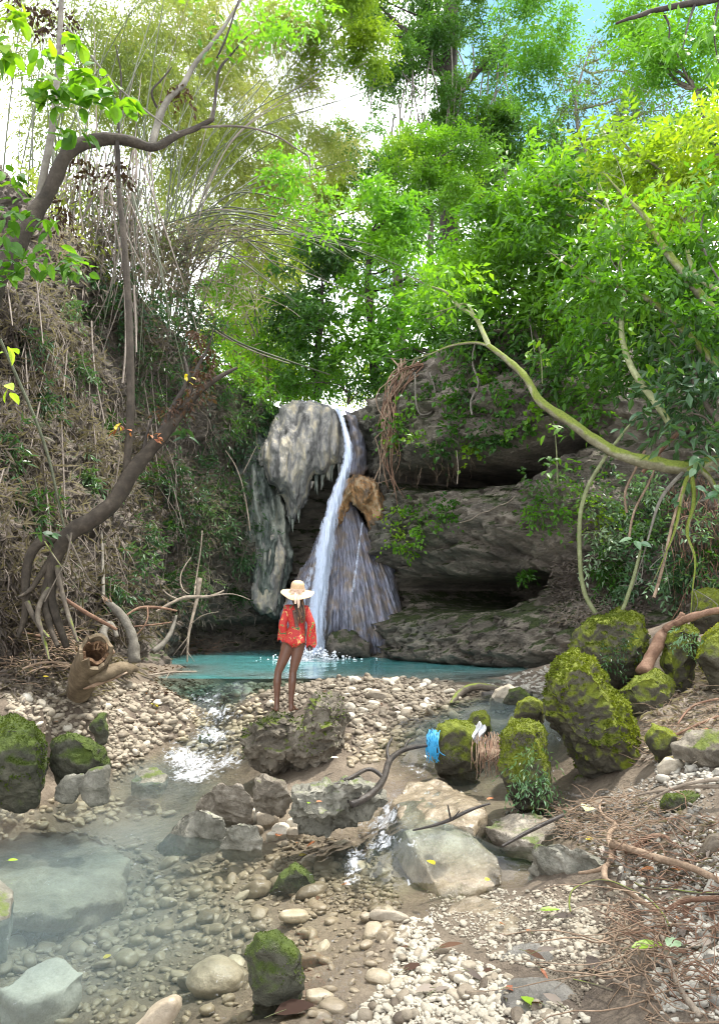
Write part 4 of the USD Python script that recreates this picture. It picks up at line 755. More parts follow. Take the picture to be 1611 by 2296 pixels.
B('rock', 'pinkish long stone half out of the water at the head of the front gravel', 'rock', [(826,2052),(838,2038),(890,2042),(920,2058),(915,2076),(860,2070)], 'pebble', D=.12, seed=51, rough=.04, crag=.01, smooth=8)
B('rock', 'long cream stone lying on the gravel bar behind the person', 'rock', [(815,1560),(830,1548),(870,1555),(880,1570),(850,1576)], 'pebble', D=.2, seed=52, rough=.04, crag=.01, smooth=8)
B('rock', 'white pointed stone in the shallows just behind the dark pointed mossy rock', 'rock', [(672,1930),(690,1915),(710,1918),(712,1945),(690,1952)], 'pebble', D=.1, seed=53, rough=.03, crag=0, smooth=8)
B('rock', 'flat pale boulder by the right end of the turquoise pool', 'rock', [(1095,1570),(1110,1545),(1140,1532),(1160,1545),(1140,1575)], 'pebble', D=.3, Y=10.6, seed=54, rough=.05)
B('rock', 'mossy stone beside the flat pale boulder at the right end of the pool', 'rock', [(1125,1575),(1140,1545),(1165,1540),(1190,1562),(1180,1585)], 'boulder_dark', D=.3, Y=10.2, seed=55)
for k, (u, v, r) in enumerate([(520,1835,18),(560,1830,27),(600,1836,24),(630,1862,22),(655,1848,18),(590,1805,22),(625,1820,16),(575,1862,15),(660,1868,17),(610,1875,14),(640,1895,12)]):
    q = on_ground(u, v + r * .7)[..., 1] + .02
    B('heap_cobble', 'smooth white cobble in the little heap before the grey green crusted rock', 'cobble', [(u + r * math.cos(a) * (1 + .2 * math.sin(k)), v + r * .85 * math.sin(a)) for a in np.linspace(0, 6.28, 10)[:-1]], 'pebble', D=r / F * q * 1.8, Y=float(q), seed=60 + k, rough=.05, pit=.005, crag=.005, smooth=10, group='white cobbles heaped in midstream')

# ------------------------------------------------------------------ cobbles and gravel
ICO = {k: (lambda m: (np.array(m.vertices), np.array(m.faces)))(trimesh.creation.icosphere(subdivisions=k)) for k in (0, 1, 2)}
QR = [trimesh.transformations.random_rotation_matrix(np.random.default_rng(i).random(3))[:3, :3] for i in range(40)]
def pebble_verts(c, r, rng, k):
    v, f = ICO[k]; v = v @ QR[rng.integers(0, 40)]
    sc = np.array([rng.uniform(.95, 1.5), rng.uniform(.7, 1.05), rng.uniform(.42, .78)])
    p = v * (1 + rng.uniform(.15, .75) * (meshkit.noise(v * 1.3 + rng.uniform(0, 90, 3), 5) - .5)[:, None] + .18 * (meshkit.noise(v * 2.6 + rng.uniform(0, 90, 3), 6) - .5)[:, None])
    p = np.sign(p) * np.abs(p) ** rng.uniform(.70, .98) * sc * r
    a, b = rng.uniform(0, 2 * np.pi), rng.normal(0, .3)
    R = trimesh.transformations.euler_matrix(b, rng.normal(0, .3), a)[:3, :3]
    return p @ R.T + c
_m = trimesh.creation.icosphere(subdivisions=4); _v = np.array(_m.vertices)
_c = on_ground(np.array(480.), np.array(2225.)) + [0, .03, .07]
_p = _v * (1 + .16 * (meshkit.noise(_v * 1.4 + 3, 5) - .5)[:, None] + .10 * (meshkit.noise(_v * 3 + 7, 6) - .5)[:, None] + .02 * (meshkit.fbm(_v * 9, 3, 7) - .5)[:, None])
obj('boulder', (_p * [.185, .16, .125] + _c, np.array(_m.faces)), MAT['pebble_one'], None, 'large smooth round tan boulder beside the black green mossy stone', 'boulder', smooth=True, base=_c - [0, 0, .12])
ZONES = [ # polygon, count, radius range, material, label, group
 ([(10,1560),(110,1545),(200,1530),(380,1540),(440,1560),(440,1615),(350,1665),(280,1700),(230,1700),(200,1680),(120,1650),(20,1600)], 1500, (.022,.085), 'pebble', 'rounded cream cobble in the gravel bank left of the riffle', 'cobbles of the left gravel bank', 62),
 ([(250,1690),(330,1660),(330,1700),(290,1745),(255,1740)], 90, (.025,.08), 'pebble', 'cream cobble between the mossy rocks and the left riffle', 'cobbles at the left water edge', 8),
 ([(560,1535),(700,1515),(860,1508),(1000,1528),(1095,1560),(1040,1590),(940,1612),(880,1640),(860,1660),(795,1690),(785,1600),(740,1545),(690,1560),(660,1600),(600,1580)], 2100, (.022,.085), 'pebble', 'rounded pale cobble on the gravel bar behind the person', 'cobbles of the gravel bar', 70),
 ([(770,1650),(880,1640),(960,1600),(1050,1600),(960,1640),(900,1700),(780,1720)], 160, (.03,.085), 'pebble_bed', 'wet cobble in the side channel right of the craggy brown boulder', 'cobbles of the side channel', 10),
 ([(880,2070),(960,2060),(1000,2120),(1120,2180),(1330,2290),(1200,2330),(760,2330),(860,2200),(890,2120)], 2600, (.006,.050), 'pebble_dimmed', 'small pale cobble in the front gravel right of the water', 'cobbles of the front gravel', 75),
 ([(1150,2060),(1280,2045),(1320,2150),(1300,2260),(1200,2170)], 3600, (.005,.012), 'pebble', '', '', 0),
 ([(0,1850),(300,1880),(420,1900),(600,1910),(800,1890),(880,1960),(900,2060),(860,2200),(760,2300),(0,2300)], 2100, (.012,.12), 'pebble_bed', 'brown cobble lying under the clear water of the front pool', 'cobbles under the clear water', 52),
 ([(0,1800),(170,1785),(300,1790),(400,1830),(250,1850),(0,1850)], 150, (.03,.10), 'pebble_bed', 'wet cobble in the shallows below the left bank', 'cobbles in the left shallows', 8),
 ([(620,1880),(850,1880),(900,2040),(700,2050),(640,1960)], 800, (.010,.06), 'pebble_bed', '', '', 0),
 ([(390,1540),(560,1530),(600,1600),(540,1700),(380,1700),(420,1620)], 330, (.03,.09), 'pebble_bed', '', '', 0),
 ([(1320,1900),(1611,1860),(1640,2296),(1480,2296),(1440,2050)], 900, (.010,.042), 'pebble_grey', 'small grey brown stone among the roots on the right bank', 'stones among the right bank roots', 15),
 ([(1450,1640),(1611,1690),(1640,1760),(1480,1760)], 160, (.015,.06), 'pebble_grey', '', '', 0),
 ([(1240,1810),(1470,1790),(1520,1880),(1320,1900),(1240,1860)], 500, (.008,.035), 'pebble_grey', '', '', 0),
 ([(960,1995),(1100,2000),(1200,1995),(1330,2050),(1340,2150),(1230,2180),(1100,2150),(960,2060)], 1500, (.005,.030), 'pebble_dimmed', '', '', 0),
 ([(1150,1700),(1300,1790),(1470,1740),(1600,1700),(1600,1860),(1300,1880),(1180,1900),(1130,1850)], 1100, (.006,.035), 'pebble_grey', '', '', 0),
 ([(1090,1530),(1235,1492),(1262,1545),(1200,1610),(1100,1600)], 420, (.015,.07), 'pebble_grey', '', '', 0),
 ([(1220,1985),(1400,1985),(1420,2160),(1310,2230),(1240,2110)], 800, (.005,.032), 'pebble_dimmed', '', '', 0),
]
import shapely
for zi, (poly, n, (r0, r1), mat, lab, grp, keep) in enumerate(ZONES):
    rng = np.random.default_rng(200 + zi)
    pg = shapely.Polygon(poly); x0, y0, x1, y1 = pg.bounds
    # spread evenly over the ground, not over the picture
    q = rng.uniform((x0, y0), (x1, y1), (n * 9, 2)); q = q[shapely.contains_xy(pg, q[:, 0], q[:, 1])]
    g = on_ground(q[:, 0], q[:, 1])
    w = g[:, 1] ** 3 / np.maximum(CAMZ - g[:, 2], .2); w = w / w.max()
    ok = rng.uniform(0, 1, len(q)) < np.clip(w * 2.2, .12, 1)
    g = g[ok][:n]
    r = r0 * (r1 / r0) ** (rng.beta(.8, 2.2, len(g)))
    g[:, 2] += r * rng.uniform(-.35, .42, len(g)) + .004
    scr = r / g[:, 1]
    big = np.argsort(-scr)[:keep]
    is_big = np.zeros(len(g), bool); is_big[big] = True
    for i in big:
        v = pebble_verts(g[i], r[i], rng, 2)
        obj('cobble', (v, ICO[2][1]), MAT[mat], None, lab, 'cobble', grp, smooth=True, base=g[i] - [0, 0, r[i] * .5])
    small = np.flatnonzero(~is_big)
    if len(small):
        ms = []
        for i in small:
            kk = 1 if scr[i] > .0028 else 0
            ms.append((pebble_verts(g[i], r[i] * (1 if kk else 1.1), rng, kk), ICO[kk][1]))
        nm = ['left bank', 'left water edge', 'gravel bar', 'side channel', 'front right', 'fine white', 'front pool bed', 'left shallows', 'midstream shallows', 'left riffle bed', 'right bank roots', 'upper right bank', 'right bank litter', 'worn slab', 'dark hollow', 'right pool shore', 'mud below the root knot'][zi]
        tag(obj('gravel', join(ms), MAT[mat], smooth=True), kind='stuff', label=f'loose gravel of the {nm}', cat='gravel')
# ------------------------------------------------------------------ driftwood, roots, sticks
def wood(name, label, cat, pts, r, mat, sides=8, rough=.18, seed=0, branches=(), group=None, part='stick', base=None):
    a = path3(pts) if np.ndim(pts[0]) and len(pts[0]) == 3 else np.asarray(pts)
    t = thing(name, label, cat, base if base is not None else a[0], group)
    obj(part, tube(a, r, sides, rough=rough, seed=seed), MAT[mat], t, smooth=True)
    for b, rb in branches: obj('side_branch', tube(path3(b), rb, 6, rough=rough, seed=seed + 1), MAT[mat], t, smooth=True)
    return t
def gY(u, v, up=0.0): return float(on_ground(np.array(u, float), np.array(v, float))[..., 1]) - up
def gpath(uvs, lift=.02, off=0.0):
    """A path lying on the ground under these points of the photograph."""
    q = np.array([on_ground(np.array(float(u)), np.array(float(min(v, 2330)))) for u, v in uvs]); q[:, 2] += lift; q[:, 1] += off
    return q
def lying(name, label, cat, uvs, r, mat, lift=.02, group=None, sides=7, seed=0, branches=()):
    a = gpath(uvs, lift)
    t = thing(name, label, cat, a[0], group)
    obj('stick', tube(a, r, sides, rough=.2, seed=seed), MAT[mat], t, smooth=True)
    for k, (b, rb) in enumerate(branches): obj('side_branch', tube(gpath(b, lift + .02), rb, 6, rough=.2, seed=seed + k + 1), MAT[mat], t, smooth=True)
    return t
wood('dead_branch', 'black wet forked branch leaning on the grey green crusted rock in midstream', 'branch', [(787,1805,7.0),(830,1782,7.15),(860,1745,7.5),(873,1705,7.9),(905,1682,8.2),(955,1672,8.5)], [.034,.034,.032,.034,.024,.018], 'wet_wood', branches=[([(873,1710,7.85),(868,1680,8.0),(878,1655,8.1)], [.022,.012]), ([(905,1682,8.2),(915,1662,8.3),(925,1655,8.3)], [.014,.006]), ([(860,1745,7.5),(830,1725,7.6),(790,1742,7.4),(700,1782,7.1)], [.022,.02,.02,.012]), ([(775,1745,7.3),(778,1775,7.2),(780,1800,7.1)], [.012,.008])], seed=2, part='limb')
wood('dead_branch', 'thin dark twiggy branch lying across the wet slab', 'branch', [(925,1862,6.25),(1000,1842,6.3),(1055,1816,6.35),(1098,1802,6.4)], [.007,.014,.014,.008], 'wet_wood', branches=[([(1010,1838,6.3),(1005,1815,6.3),(1003,1805,6.3)], [.01,.004]), ([(1015,1836,6.3),(1030,1818,6.3)], [.008,.004])], seed=3, part='limb')
wood('dead_branch', 'dark straight stick pointing from the tangled roots toward the wet slab', 'branch', [(1125,1898,5.7),(1190,1862,5.85),(1262,1828,6.0)], [.010,.016,.014], 'wet_wood', seed=4, part='limb')
wood('dead_branch', 'long pale bare branch lying over the flat rock with vivid moss', 'branch', [(1425,1784,6.0),(1500,1770,5.75),(1560,1764,5.6),(1650,1766,5.4)], [.008,.011,.014,.016], 'drift', seed=5, part='limb')
wood('dead_branch', 'pale bowed branch crossing above the long pale bare branch', 'branch', [(1455,1796,5.9),(1500,1772,5.72),(1550,1756,5.6),(1650,1744,5.4)], [.006,.010,.013,.016], 'drift', seed=6, part='limb')
wood('fallen_log', 'reddish log leaning between mossy boulders on the right bank', 'log', [(1440,1510,8.6),(1465,1462,8.7),(1490,1415,8.8),(1515,1400,8.9)], [.075,.07,.06,.045], 'root_red', sides=14, rough=.5, seed=7, branches=[([(1490,1415,8.75),(1520,1390,8.7),(1530,1375,8.7)], [.05,.03]), ([(1515,1400,8.6),(1560,1380,8.4),(1640,1365,8.2)], [.04,.04,.035])], part='trunk_piece')
lying('driftwood', 'curved brown driftwood root between the gravel bar and the mossy boulders', 'driftwood', [(1010,1588),(1030,1568),(1060,1555),(1100,1555),(1130,1562)], [.02,.05,.055,.05,.04], 'bark', .08, seed=8)
lying('driftwood', 'black smooth log by the mossy stones right of the gravel bar', 'driftwood', [(1080,1580),(1110,1572),(1160,1570),(1190,1580)], [.05,.075,.075,.05], 'wet_wood', .10, seed=9)
# the tangle on the right bank
T = [
 ('thick pale root running down to the right edge from the root knot', [(1373,1929),(1395,1934),(1440,1948),(1483,1964),(1540,1982),(1578,1999),(1640,2030)], [.03,.026,.024,.024,.022,.02,.02], 'root', .10),
 ('crooked root climbing from the root knot toward the dark hollow', [(1373,1929),(1366,1892),(1380,1871),(1358,1854),(1344,1829),(1350,1812)], [.022,.020,.018,.015,.012,.008], 'root', .07),
 ('short root stub pointing left below the root knot', [(1373,1929),(1360,1962),(1345,1970),(1320,1976),(1298,1978)], [.026,.02,.016,.012,.009], 'root', .06),
 ('twisted root diving from the root knot down the right bank', [(1356,1965),(1358,1996),(1395,2013),(1430,2040),(1473,2071),(1490,2100),(1503,2124)], [.022,.02,.017,.016,.015,.011,.005], 'root', .06),
 ('thin arching vine looping over the fine white gravel', [(1280,2084),(1277,2055),(1293,2026),(1328,2012),(1368,2013),(1408,2031),(1448,2053),(1478,2081),(1502,2122)], .006, 'bark', .10),
 ('long pale pole lying down the right bank to the bottom edge', [(1470,2080),(1483,2121),(1494,2160),(1508,2211),(1525,2248),(1570,2310)], [.013,.014,.014,.014,.015,.016], 'drift', .06),
 ('dark thin twig running to the right edge beside the red root', [(1423,2006),(1448,2018),(1508,2024),(1563,2033),(1640,2034)], [.005,.007,.007,.007,.007], 'bark', .07),
 ('red brown root reaching the right edge', [(1492,2073),(1518,2058),(1563,2048),(1640,2046)], [.008,.013,.014,.014], 'root_red', .07),
 ('pale arched root beside the red brown root', [(1500,2066),(1530,2046),(1548,2042),(1570,2052)], [.007,.010,.010,.006], 'root', .07),
 ('pale twig pointing from the root fan to the upright brown leaf', [(1343,2142),(1350,2132),(1388,2118),(1433,2103)], [.007,.007,.008,.009], 'root', .05),
 ('pale gnarled rootlet on the mud under the root fan', [(1368,2200),(1385,2218),(1400,2222),(1413,2236)], [.007,.01,.01,.006], 'drift', .03),
 ('dark stick lying on the grey rock near the bottom edge', [(1285,2220),(1330,2232),(1372,2247)], [.005,.006,.006], 'bark', .05),
 ('reddish stick under the pale cobbles right of the root knot', [(1400,1932),(1430,1916),(1462,1902),(1500,1890)], [.012,.016,.014,.010], 'root_red', .06),
 ('thin root bridging over the leaf litter toward the mossy boulders', [(1262,1846),(1300,1822),(1340,1806),(1400,1802),(1420,1792)], [.006,.008,.008,.006,.004], 'root', .06),
 ('slim root curling in the litter under the dark ferny boulder', [(1205,1780),(1215,1812),(1250,1830),(1290,1836)], [.008,.008,.006,.004], 'root_red', .05),
 ('straight reed stem slanting over the pebbles at the right', [(1470,1838),(1500,1880),(1530,1925),(1555,1962)], [.004,.004,.004,.003], 'drift', .05),
 ('thin dark stick on the right bank above the brown tipped slab', [(1520,1640),(1560,1610),(1611,1585)], [.010,.012,.012], 'root_red', .10),
 ('brown stick below the small bright mossy boulder', [(1510,1670),(1545,1650),(1611,1625)], [.012,.012,.010], 'root_red', .08),
]
for k, (lab, uvs, r, mat, lift) in enumerate(T):
    lying('root' if 'root' in lab else 'dead_stick', lab, 'root' if 'root' in lab else 'stick', uvs, r, mat, lift, seed=30 + k)
def fine_roots(poly, n, seed, L=(.12, .5), r=(.0015, .004), down=.4, mat='root', name='fine_roots', lab='', wallside=False, up=.12):
    rng = np.random.default_rng(seed); pg = shapely.Polygon(poly); x0, y0, x1, y1 = pg.bounds
    q = rng.uniform((x0, y0), (x1, y1), (n * 4, 2)); q = q[shapely.contains_xy(pg, q[:, 0], q[:, 1])][:n]
    g = on_wall(q[:, 0], q[:, 1]) if wallside else on_ground(q[:, 0], np.minimum(q[:, 1], 2320))
    ms = []
    for c in g:
        l = rng.uniform(*L); a = rng.uniform(0, 2 * np.pi)
        d_ = np.array([math.cos(a), math.sin(a) * .7, -down * rng.uniform(.2, 1) if wallside else rng.uniform(-.1, .25)])
        if down > .5: d_ = np.array([rng.normal(.0, .75), -rng.uniform(.1, 1.0), rng.uniform(-.2, .15)])
        if wallside: d_ = np.array([rng.normal(0, .22), rng.normal(-.12, .1), -1.0])
        s = c + [0, -.06 if wallside else 0, rng.uniform(.01, up)]
        k = 5; w = np.cumsum(rng.normal(0, .42, (k, 3)), 0) * l / k
        p = s + d_ * (np.linspace(0, 1, k) * l)[:, None] + w
        if not wallside: p[:, 2] = np.maximum(p[:, 2], ground(p[:, 0], p[:, 1]) + .004)
        ms.append(tube(p, [rng.uniform(*r), rng.uniform(*r), r[0] * .5], 4, 8))
    return tag(obj(name, join(ms), MAT[mat], smooth=True), kind='stuff', label=lab, cat='roots')
fine_roots([(1370,2040),(1450,2060),(1500,2150),(1480,2296),(1420,2296),(1400,2180),(1360,2100)], 120, 1, lab='mass of thin brown rootlets hanging down the right bank', down=.9, r=(.002, .005), up=.16)
fine_roots([(1250,1830),(1420,1800),(1480,1880),(1420,1960),(1300,1900),(1230,1880)], 300, 2, lab='thin roots and straw tangled in the litter above the root knot', L=(.08, .35))
fine_roots([(1400,1900),(1611,1850),(1640,2290),(1520,2290),(1440,2050)], 240, 3, lab='thin roots scattered over the stones of the right bank', L=(.08, .4), mat='root_red')
fine_roots([(1480,1560),(1611,1540),(1611,1660),(1470,1720),(1430,1720)], 160, 4, lab='dry stalks on the right bank between the mossy boulders', L=(.1, .4), mat='root')
# ---- left bank: broken log, stump, driftwood
lg = thing('broken_log', 'broken hollow log with splintered orange end on the left gravel bank', 'log', P(185, 1563, 10.4))
def shell(a, b, ra, rb, mat_in, seed, jag=.12, sides=40, th=.80):
    """A hollow trunk from a to b, jagged at b."""
    a, b = np.array(a), np.array(b); t = unit(b - a); s = unit(np.cross(t, [0, 1, .2])); w = np.cross(s, t)
    ang = np.linspace(0, 2 * np.pi, sides, endpoint=False); n = 14
    rs = []
    for inner in (0, 1):
        for k in range(n):
            x = k / (n - 1); r = (ra + (rb - ra) * x) * (th if inner else 1)
            rr = r * (1 + .16 * (meshkit.noise(np.stack([np.cos(ang) * 1.6, np.sin(ang) * 1.6, ang * 0 + x * 2.0], -1) + seed, 3) - .5) * 2)
            h = np.linalg.norm(b - a) * x + (jag * (meshkit.noise(np.stack([np.cos(ang) * 3, np.sin(ang) * 3, ang * 0], -1) + seed, 9) - .35) * x ** 3)
            rs.append(a + t * h[:, None] + (s * np.cos(ang)[:, None] + w * np.sin(ang)[:, None]) * rr[:, None])
    rs = rs[:n] + rs[n:][::-1]
    v = np.vstack(rs); R = len(rs)
    i, j = np.meshgrid(np.arange(R - 1), np.arange(sides), indexing='ij')
    q = np.stack([i * sides + j, i * sides + (j + 1) % sides, (i + 1) * sides + (j + 1) % sides, (i + 1) * sides + j], -1).reshape(-1, 4)
    return v, np.vstack([q[:, [0, 1, 2]], q[:, [0, 2, 3]]])
obj('hollow_trunk', shell(P(176, 1552, 10.75), P(214, 1462, 10.02), .17, .22, None, 3, jag=.22), MAT['log_bark'], lg, smooth=50)
obj('pith', shell(P(178, 1548, 10.72), P(213, 1463, 10.05), .13, .175, None, 8, jag=.08, th=.75), MAT['log_pith'], lg, smooth=50)
obj('split_trunk', tube(path3([(205,1530,10.15),(235,1512,10.15),(270,1500,10.3),(306,1503,10.6)]), [.05,.085,.08,.04], 16, rough=.6, seed=4), MAT['log_bark'], lg, smooth=50)
obj('splinter', tube(path3([(188,1545,10.15),(215,1535,10.1),(255,1520,10.2),(285,1508,10.3)]), [.012,.03,.025,.01], 6, rough=.5, seed=5), MAT['log'], lg, smooth=True)
obj('splinter', tube(path3([(212,1462,10.3),(240,1450,10.35),(256,1465,10.4)]), [.02,.04,.02], 6, rough=.3, seed=6), MAT['log'], lg, smooth=True)
rng = np.random.default_rng(77)
for k in range(9):
    a = P(212 + rng.normal(0, 18), 1458, 10.1 + rng.normal(0, .05)); obj('splinter', tube([a, a + [rng.normal(0, .03), rng.normal(0, .03), rng.uniform(.04, .12)]], [.018, .003], 5, 4), MAT['log_pith'], lg, smooth=True)
st = thing('broken_stump', 'grey snapped trunk with a torn orange top behind the broken hollow log', 'tree stump', P(300, 1482, 12.0))
obj('stem', tube(path3([(302,1486,12.0),(297,1435,12.05),(278,1388,12.1),(255,1362,12.1),(240,1348,12.1)]), [.10,.085,.062,.065,.05], 14, rough=.45, seed=9), MAT['bark_grey'], st, smooth=True)
for k in range(10):
    a = P(240 + rng.normal(0, 7), 1350 + rng.normal(0, 5), 12.08); obj('splinter', tube([a, a + [rng.normal(-.03, .03), rng.normal(0, .03), rng.uniform(.05, .13)]], [.02, .003], 5, 4), MAT['log'], st, smooth=True)
obj('side_branch', tube(path3([(240,1440,11.7),(232,1415,11.8),(246,1400,11.9),(262,1428,11.8)]), [.05,.06,.05,.03], 10, rough=.25, seed=10), MAT['bark_grey'], st, smooth=True)
L = [
 ('bleached crooked branch arching over the corner of the pool on the left', [(350,1372,13.0),(385,1352,13.2),(420,1339,13.4),(465,1338,13.5),(502,1324,13.6)], [.02,.028,.03,.026,.014], 'drift', [([(400,1345,13.3),(375,1332,13.3),(365,1322,13.3)], [.02,.008]), ([(470,1338,13.5),(520,1332,13.6),(560,1345,13.7)], [.014,.006])]),
 ('upright twiggy snag standing in the left corner of the pool', [(447,1297,14.2),(442,1340,14.1),(430,1390,13.9),(422,1430,13.7),(420,1485,13.6)], [.05,.035,.028,.024,.015], 'drift', [([(424,1425,13.7),(400,1455,13.6),(388,1470,13.6)], [.01,.004]), ([(422,1440,13.6),(405,1470,13.5)], [.009,.004]), ([(420,1462,13.6),(436,1484,13.5)], [.009,.004]), ([(428,1400,13.8),(455,1380,13.7),(490,1372,13.7)], [.010,.005])]),
 ('pale broken branch leaning to the water left of the twiggy snag', [(343,1462,12.6),(372,1436,12.8),(388,1405,13.0),(395,1380,13.1)], [.05,.045,.035,.02], 'bark_grey', []),
 ('red brown branch arching behind the snapped trunk', [(281,1382,12.6),(318,1362,12.8),(350,1362,12.9),(397,1370,13.0)], [.018,.024,.024,.016], 'root_red', [([(330,1362,12.8),(328,1395,12.6),(300,1430,12.5)], [.016,.012,.008]), ([(300,1405,12.6),(350,1400,12.8),(385,1395,12.9)], [.012,.014,.010])]),
 ('straight brown pole slanting down behind the broken hollow log', [(148,1345,11.2),(190,1372,11.3),(235,1397,11.5),(262,1412,11.6)], [.028,.03,.028,.022], 'root_red', []),
 ('thin curved vine rising from the bleached crooked branch', [(453,1190,14.6),(450,1230,14.5),(441,1290,14.4),(436,1334,13.6)], [.012,.014,.014,.012], 'drift', []),
 ('forked grey vine left of the thin curved vine', [(428,1250,14.4),(405,1290,14.2),(408,1318,14.0),(424,1332,13.7)], [.010,.012,.012,.010], 'drift', []),
 ('long dry stick lying in the leaf litter left of the broken hollow log', [(50,1500,10.4),(95,1486,10.6),(155,1488,10.8)], [.014,.016,.014], 'root', [([(60,1510,10.3),(110,1494,10.6),(150,1496,10.7)], [.010,.009])]),
 ('dark stick at the left edge above the litter', [(-10,1415,11.0),(40,1418,11.0),(100,1428,11.1)], [.018,.018,.014], 'root_red', []),
 ('grey driftwood lying along the pool corner', [(330,1515,12.0),(380,1508,12.3),(440,1506,12.7)], [.012,.016,.012], 'drift', [([(380,1508,12.3),(372,1522,12.0)], [.010,.005])]),
 ('slender pole standing against the left wall behind the snapped trunk', [(232,1345,12.6),(230,1250,13.4),(227,1190,13.7)], [.03,.028,.024], 'bark_grey', []),
]
for k, (lab, pts, r, mat, br) in enumerate(L): wood('driftwood' if 'vine' not in lab else 'vine', lab, 'driftwood' if 'vine' not in lab else 'vine', pts, r, mat, seed=50 + k, branches=br)
fine_roots([(330,1340),(520,1330),(480,1420),(400,1480),(300,1470)], 130, 6, lab='tangle of dry twigs behind the snapped trunk', L=(.3, .9), r=(.004, .009), mat='root_red', up=.7)
fine_roots([(0,1380),(180,1400),(200,1520),(0,1540)], 260, 7, lab='dry twigs and stalks in the litter of the left bank', L=(.15, .7), r=(.004, .010), mat='root', up=.25)

fine_roots([(0,640),(300,640),(430,780),(440,1250),(200,1380),(0,1380)], 330, 21, lab='thin dry vines and stalks trailing down the left slope', L=(.4, 1.6), r=(.004, .011), wallside=True, mat='culm_dry')
fine_roots([(380,880),(620,920),(620,1250),(430,1400)], 120, 22, lab='thin roots trailing on the rock left of the travertine', L=(.3, 1.0), r=(.003, .008), wallside=True, mat='drift')
# ------------------------------------------------------------------ trees, bamboo, wall plants
def ell(u, v, ru, rv, Y, dep=None):
    c = P(u, v, Y); return c, np.array([ru / F * Y, dep if dep else (ru + rv) / 2 / F * Y, rv / F * Y])
def crown_leaves(blobs, rng, leaf, dens, k=7, aspect=.42, spray=(.35, .7), droop=.3, clump=.28, flat=.6, maker=leaves2, shell=.35, cmin=.6):
    """Leaf sprays gathered in clumps through each crown, thicker on the outside, with gaps between the clumps. Returns meshes and clump centres."""
    out, cents = [], []
    for (c, r) in blobs:
        area = r[0] * r[2] * np.pi
        ncl = max(int(area / (np.pi * (clump * max(r.mean(), cmin)) ** 2) * 1.5), 5)
        d = ball(ncl, rng); rad = rng.uniform(shell, 1, ncl) ** .6
        cc = c + d * r * rad[:, None]
        cr = clump * max(r.mean(), cmin) * rng.uniform(.55, 1.25, ncl)
        ns = np.maximum((dens * cr ** 2 * np.pi / (k * leaf * leaf * aspect * .5)).astype(int), 3)
        idx = np.repeat(np.arange(ncl), ns)
        dd = ball(len(idx), rng) * [1, 1, .65]; dd[:, 2] += .05
        b = cc[idx] + dd * (cr[idx] * rng.uniform(.15, .9, len(idx)))[:, None]
        dirn = unit(dd + rng.normal(0, .45, dd.shape) + (cc[idx] - c) / r * .35) * [1, 1, .7]
        out.append(sprays(b, dirn, k, rng.uniform(*spray, len(idx)), leaf, rng, aspect=aspect, droop=droop, flat=flat, maker=maker))
        cents.append(cc)
    return out, np.vstack(cents)
def tree(name, label, cat, trunk, tr, bark, blobs, mat, leaf=.16, dens=1.6, seed=0, group=None, limbs=10, base=None, kids=(), **kw):
    rng = np.random.default_rng(seed)
    tp = path3(trunk) if trunk is not None else None
    bl = [ell(*b) for b in blobs]
    t = thing(name, label, cat, base if base is not None else (tp[0] if tp is not None else bl[0][0] - [0, 0, bl[0][1][2]]), group)
    if tp is not None: obj('trunk', tube(tp, tr, 12, rough=.12, seed=seed), MAT[bark], t, smooth=True)
    ms, cents = crown_leaves(bl, rng, leaf, dens, **kw)
    if tp is not None and limbs:
        tc = spline(tp, 60)
        for c in cents[rng.permutation(len(cents))[:limbs]]:
            dd = np.linalg.norm(tc - c, axis=1) + np.maximum(tc[:, 2] - c[2] + .4, 0) * 2
            a = tc[np.argmin(dd)]; l = np.linalg.norm(c - a)
            m = (a + c) / 2 + rng.normal(0, .08, 3) * l + [0, 0, .08 * l]
            r0 = min(np.atleast_1d(tr).max() * .5, .012 * l + .02)
            obj('limb', tube([a, a + (m - a) * .5 + rng.normal(0, .04, 3) * l, m, c], [r0, r0 * .8, r0 * .6, r0 * .2], 6, 12, rough=.15, seed=seed), MAT[bark], t, smooth=True)
    for (pts, r) in kids: obj('limb', tube(path3(pts), r, 9, rough=.14, seed=seed + 1), MAT[bark], t, smooth=True)
    tag(obj('foliage', join(ms), LEAF[mat], t), kind='stuff')
    return t
NT = 0
# far behind the falls: sunlit jungle
tree('jungle_tree', 'sunlit yellow green tree far behind the ridge left of the falls', 'tree', [(560,880,34),(575,760,34),(600,560,34)], [.2,.16,.08], 'bark_grey', [(560,640,110,130,34),(620,520,110,110,34),(520,770,80,90,33)], 'lime', 0.200, 2.38, 301, limbs=8)
tree('jungle_tree', 'pale yellow green tree in the gap between bamboo and dark trees', 'tree', [(650,890,37),(660,700,37),(690,480,37)], [.2,.18,.08], 'bark_grey', [(690,480,120,120,37),(640,760,120,120,36),(760,520,120,110,37)], 'lime', 0.200, 2.47, 302, limbs=8)
tree('jungle_tree', 'bright green tree low behind the lip of the falls', 'tree', [(640,900,28),(640,830,28)], [.12,.08], 'bark_grey', [(610,830,70,60,28),(680,850,80,45,28),(800,860,110,40,28),(560,820,60,60,28)], 'bright', 0.170, 3.80, 303, limbs=5)
tree('jungle_tree', 'mid green tree high behind the fresh crown at centre', 'tree', [(900,880,36),(890,600,36),(880,380,36)], [.3,.25,.1], 'bark', [(880,420,130,120,36),(960,560,130,130,36),(820,330,90,80,36)], 'mid', 0.200, 2.47, 304, limbs=8)
tree('jungle_tree', 'distant green trees behind the right canopy', 'tree', [(1250,800,34),(1240,500,34),(1240,300,34)], [.3,.25,.1], 'bark', [(1200,420,120,130,34),(1320,480,150,130,33),(1480,420,160,130,32),(1100,500,110,120,34)], 'mid', 0.200, 2.47, 305, limbs=6)
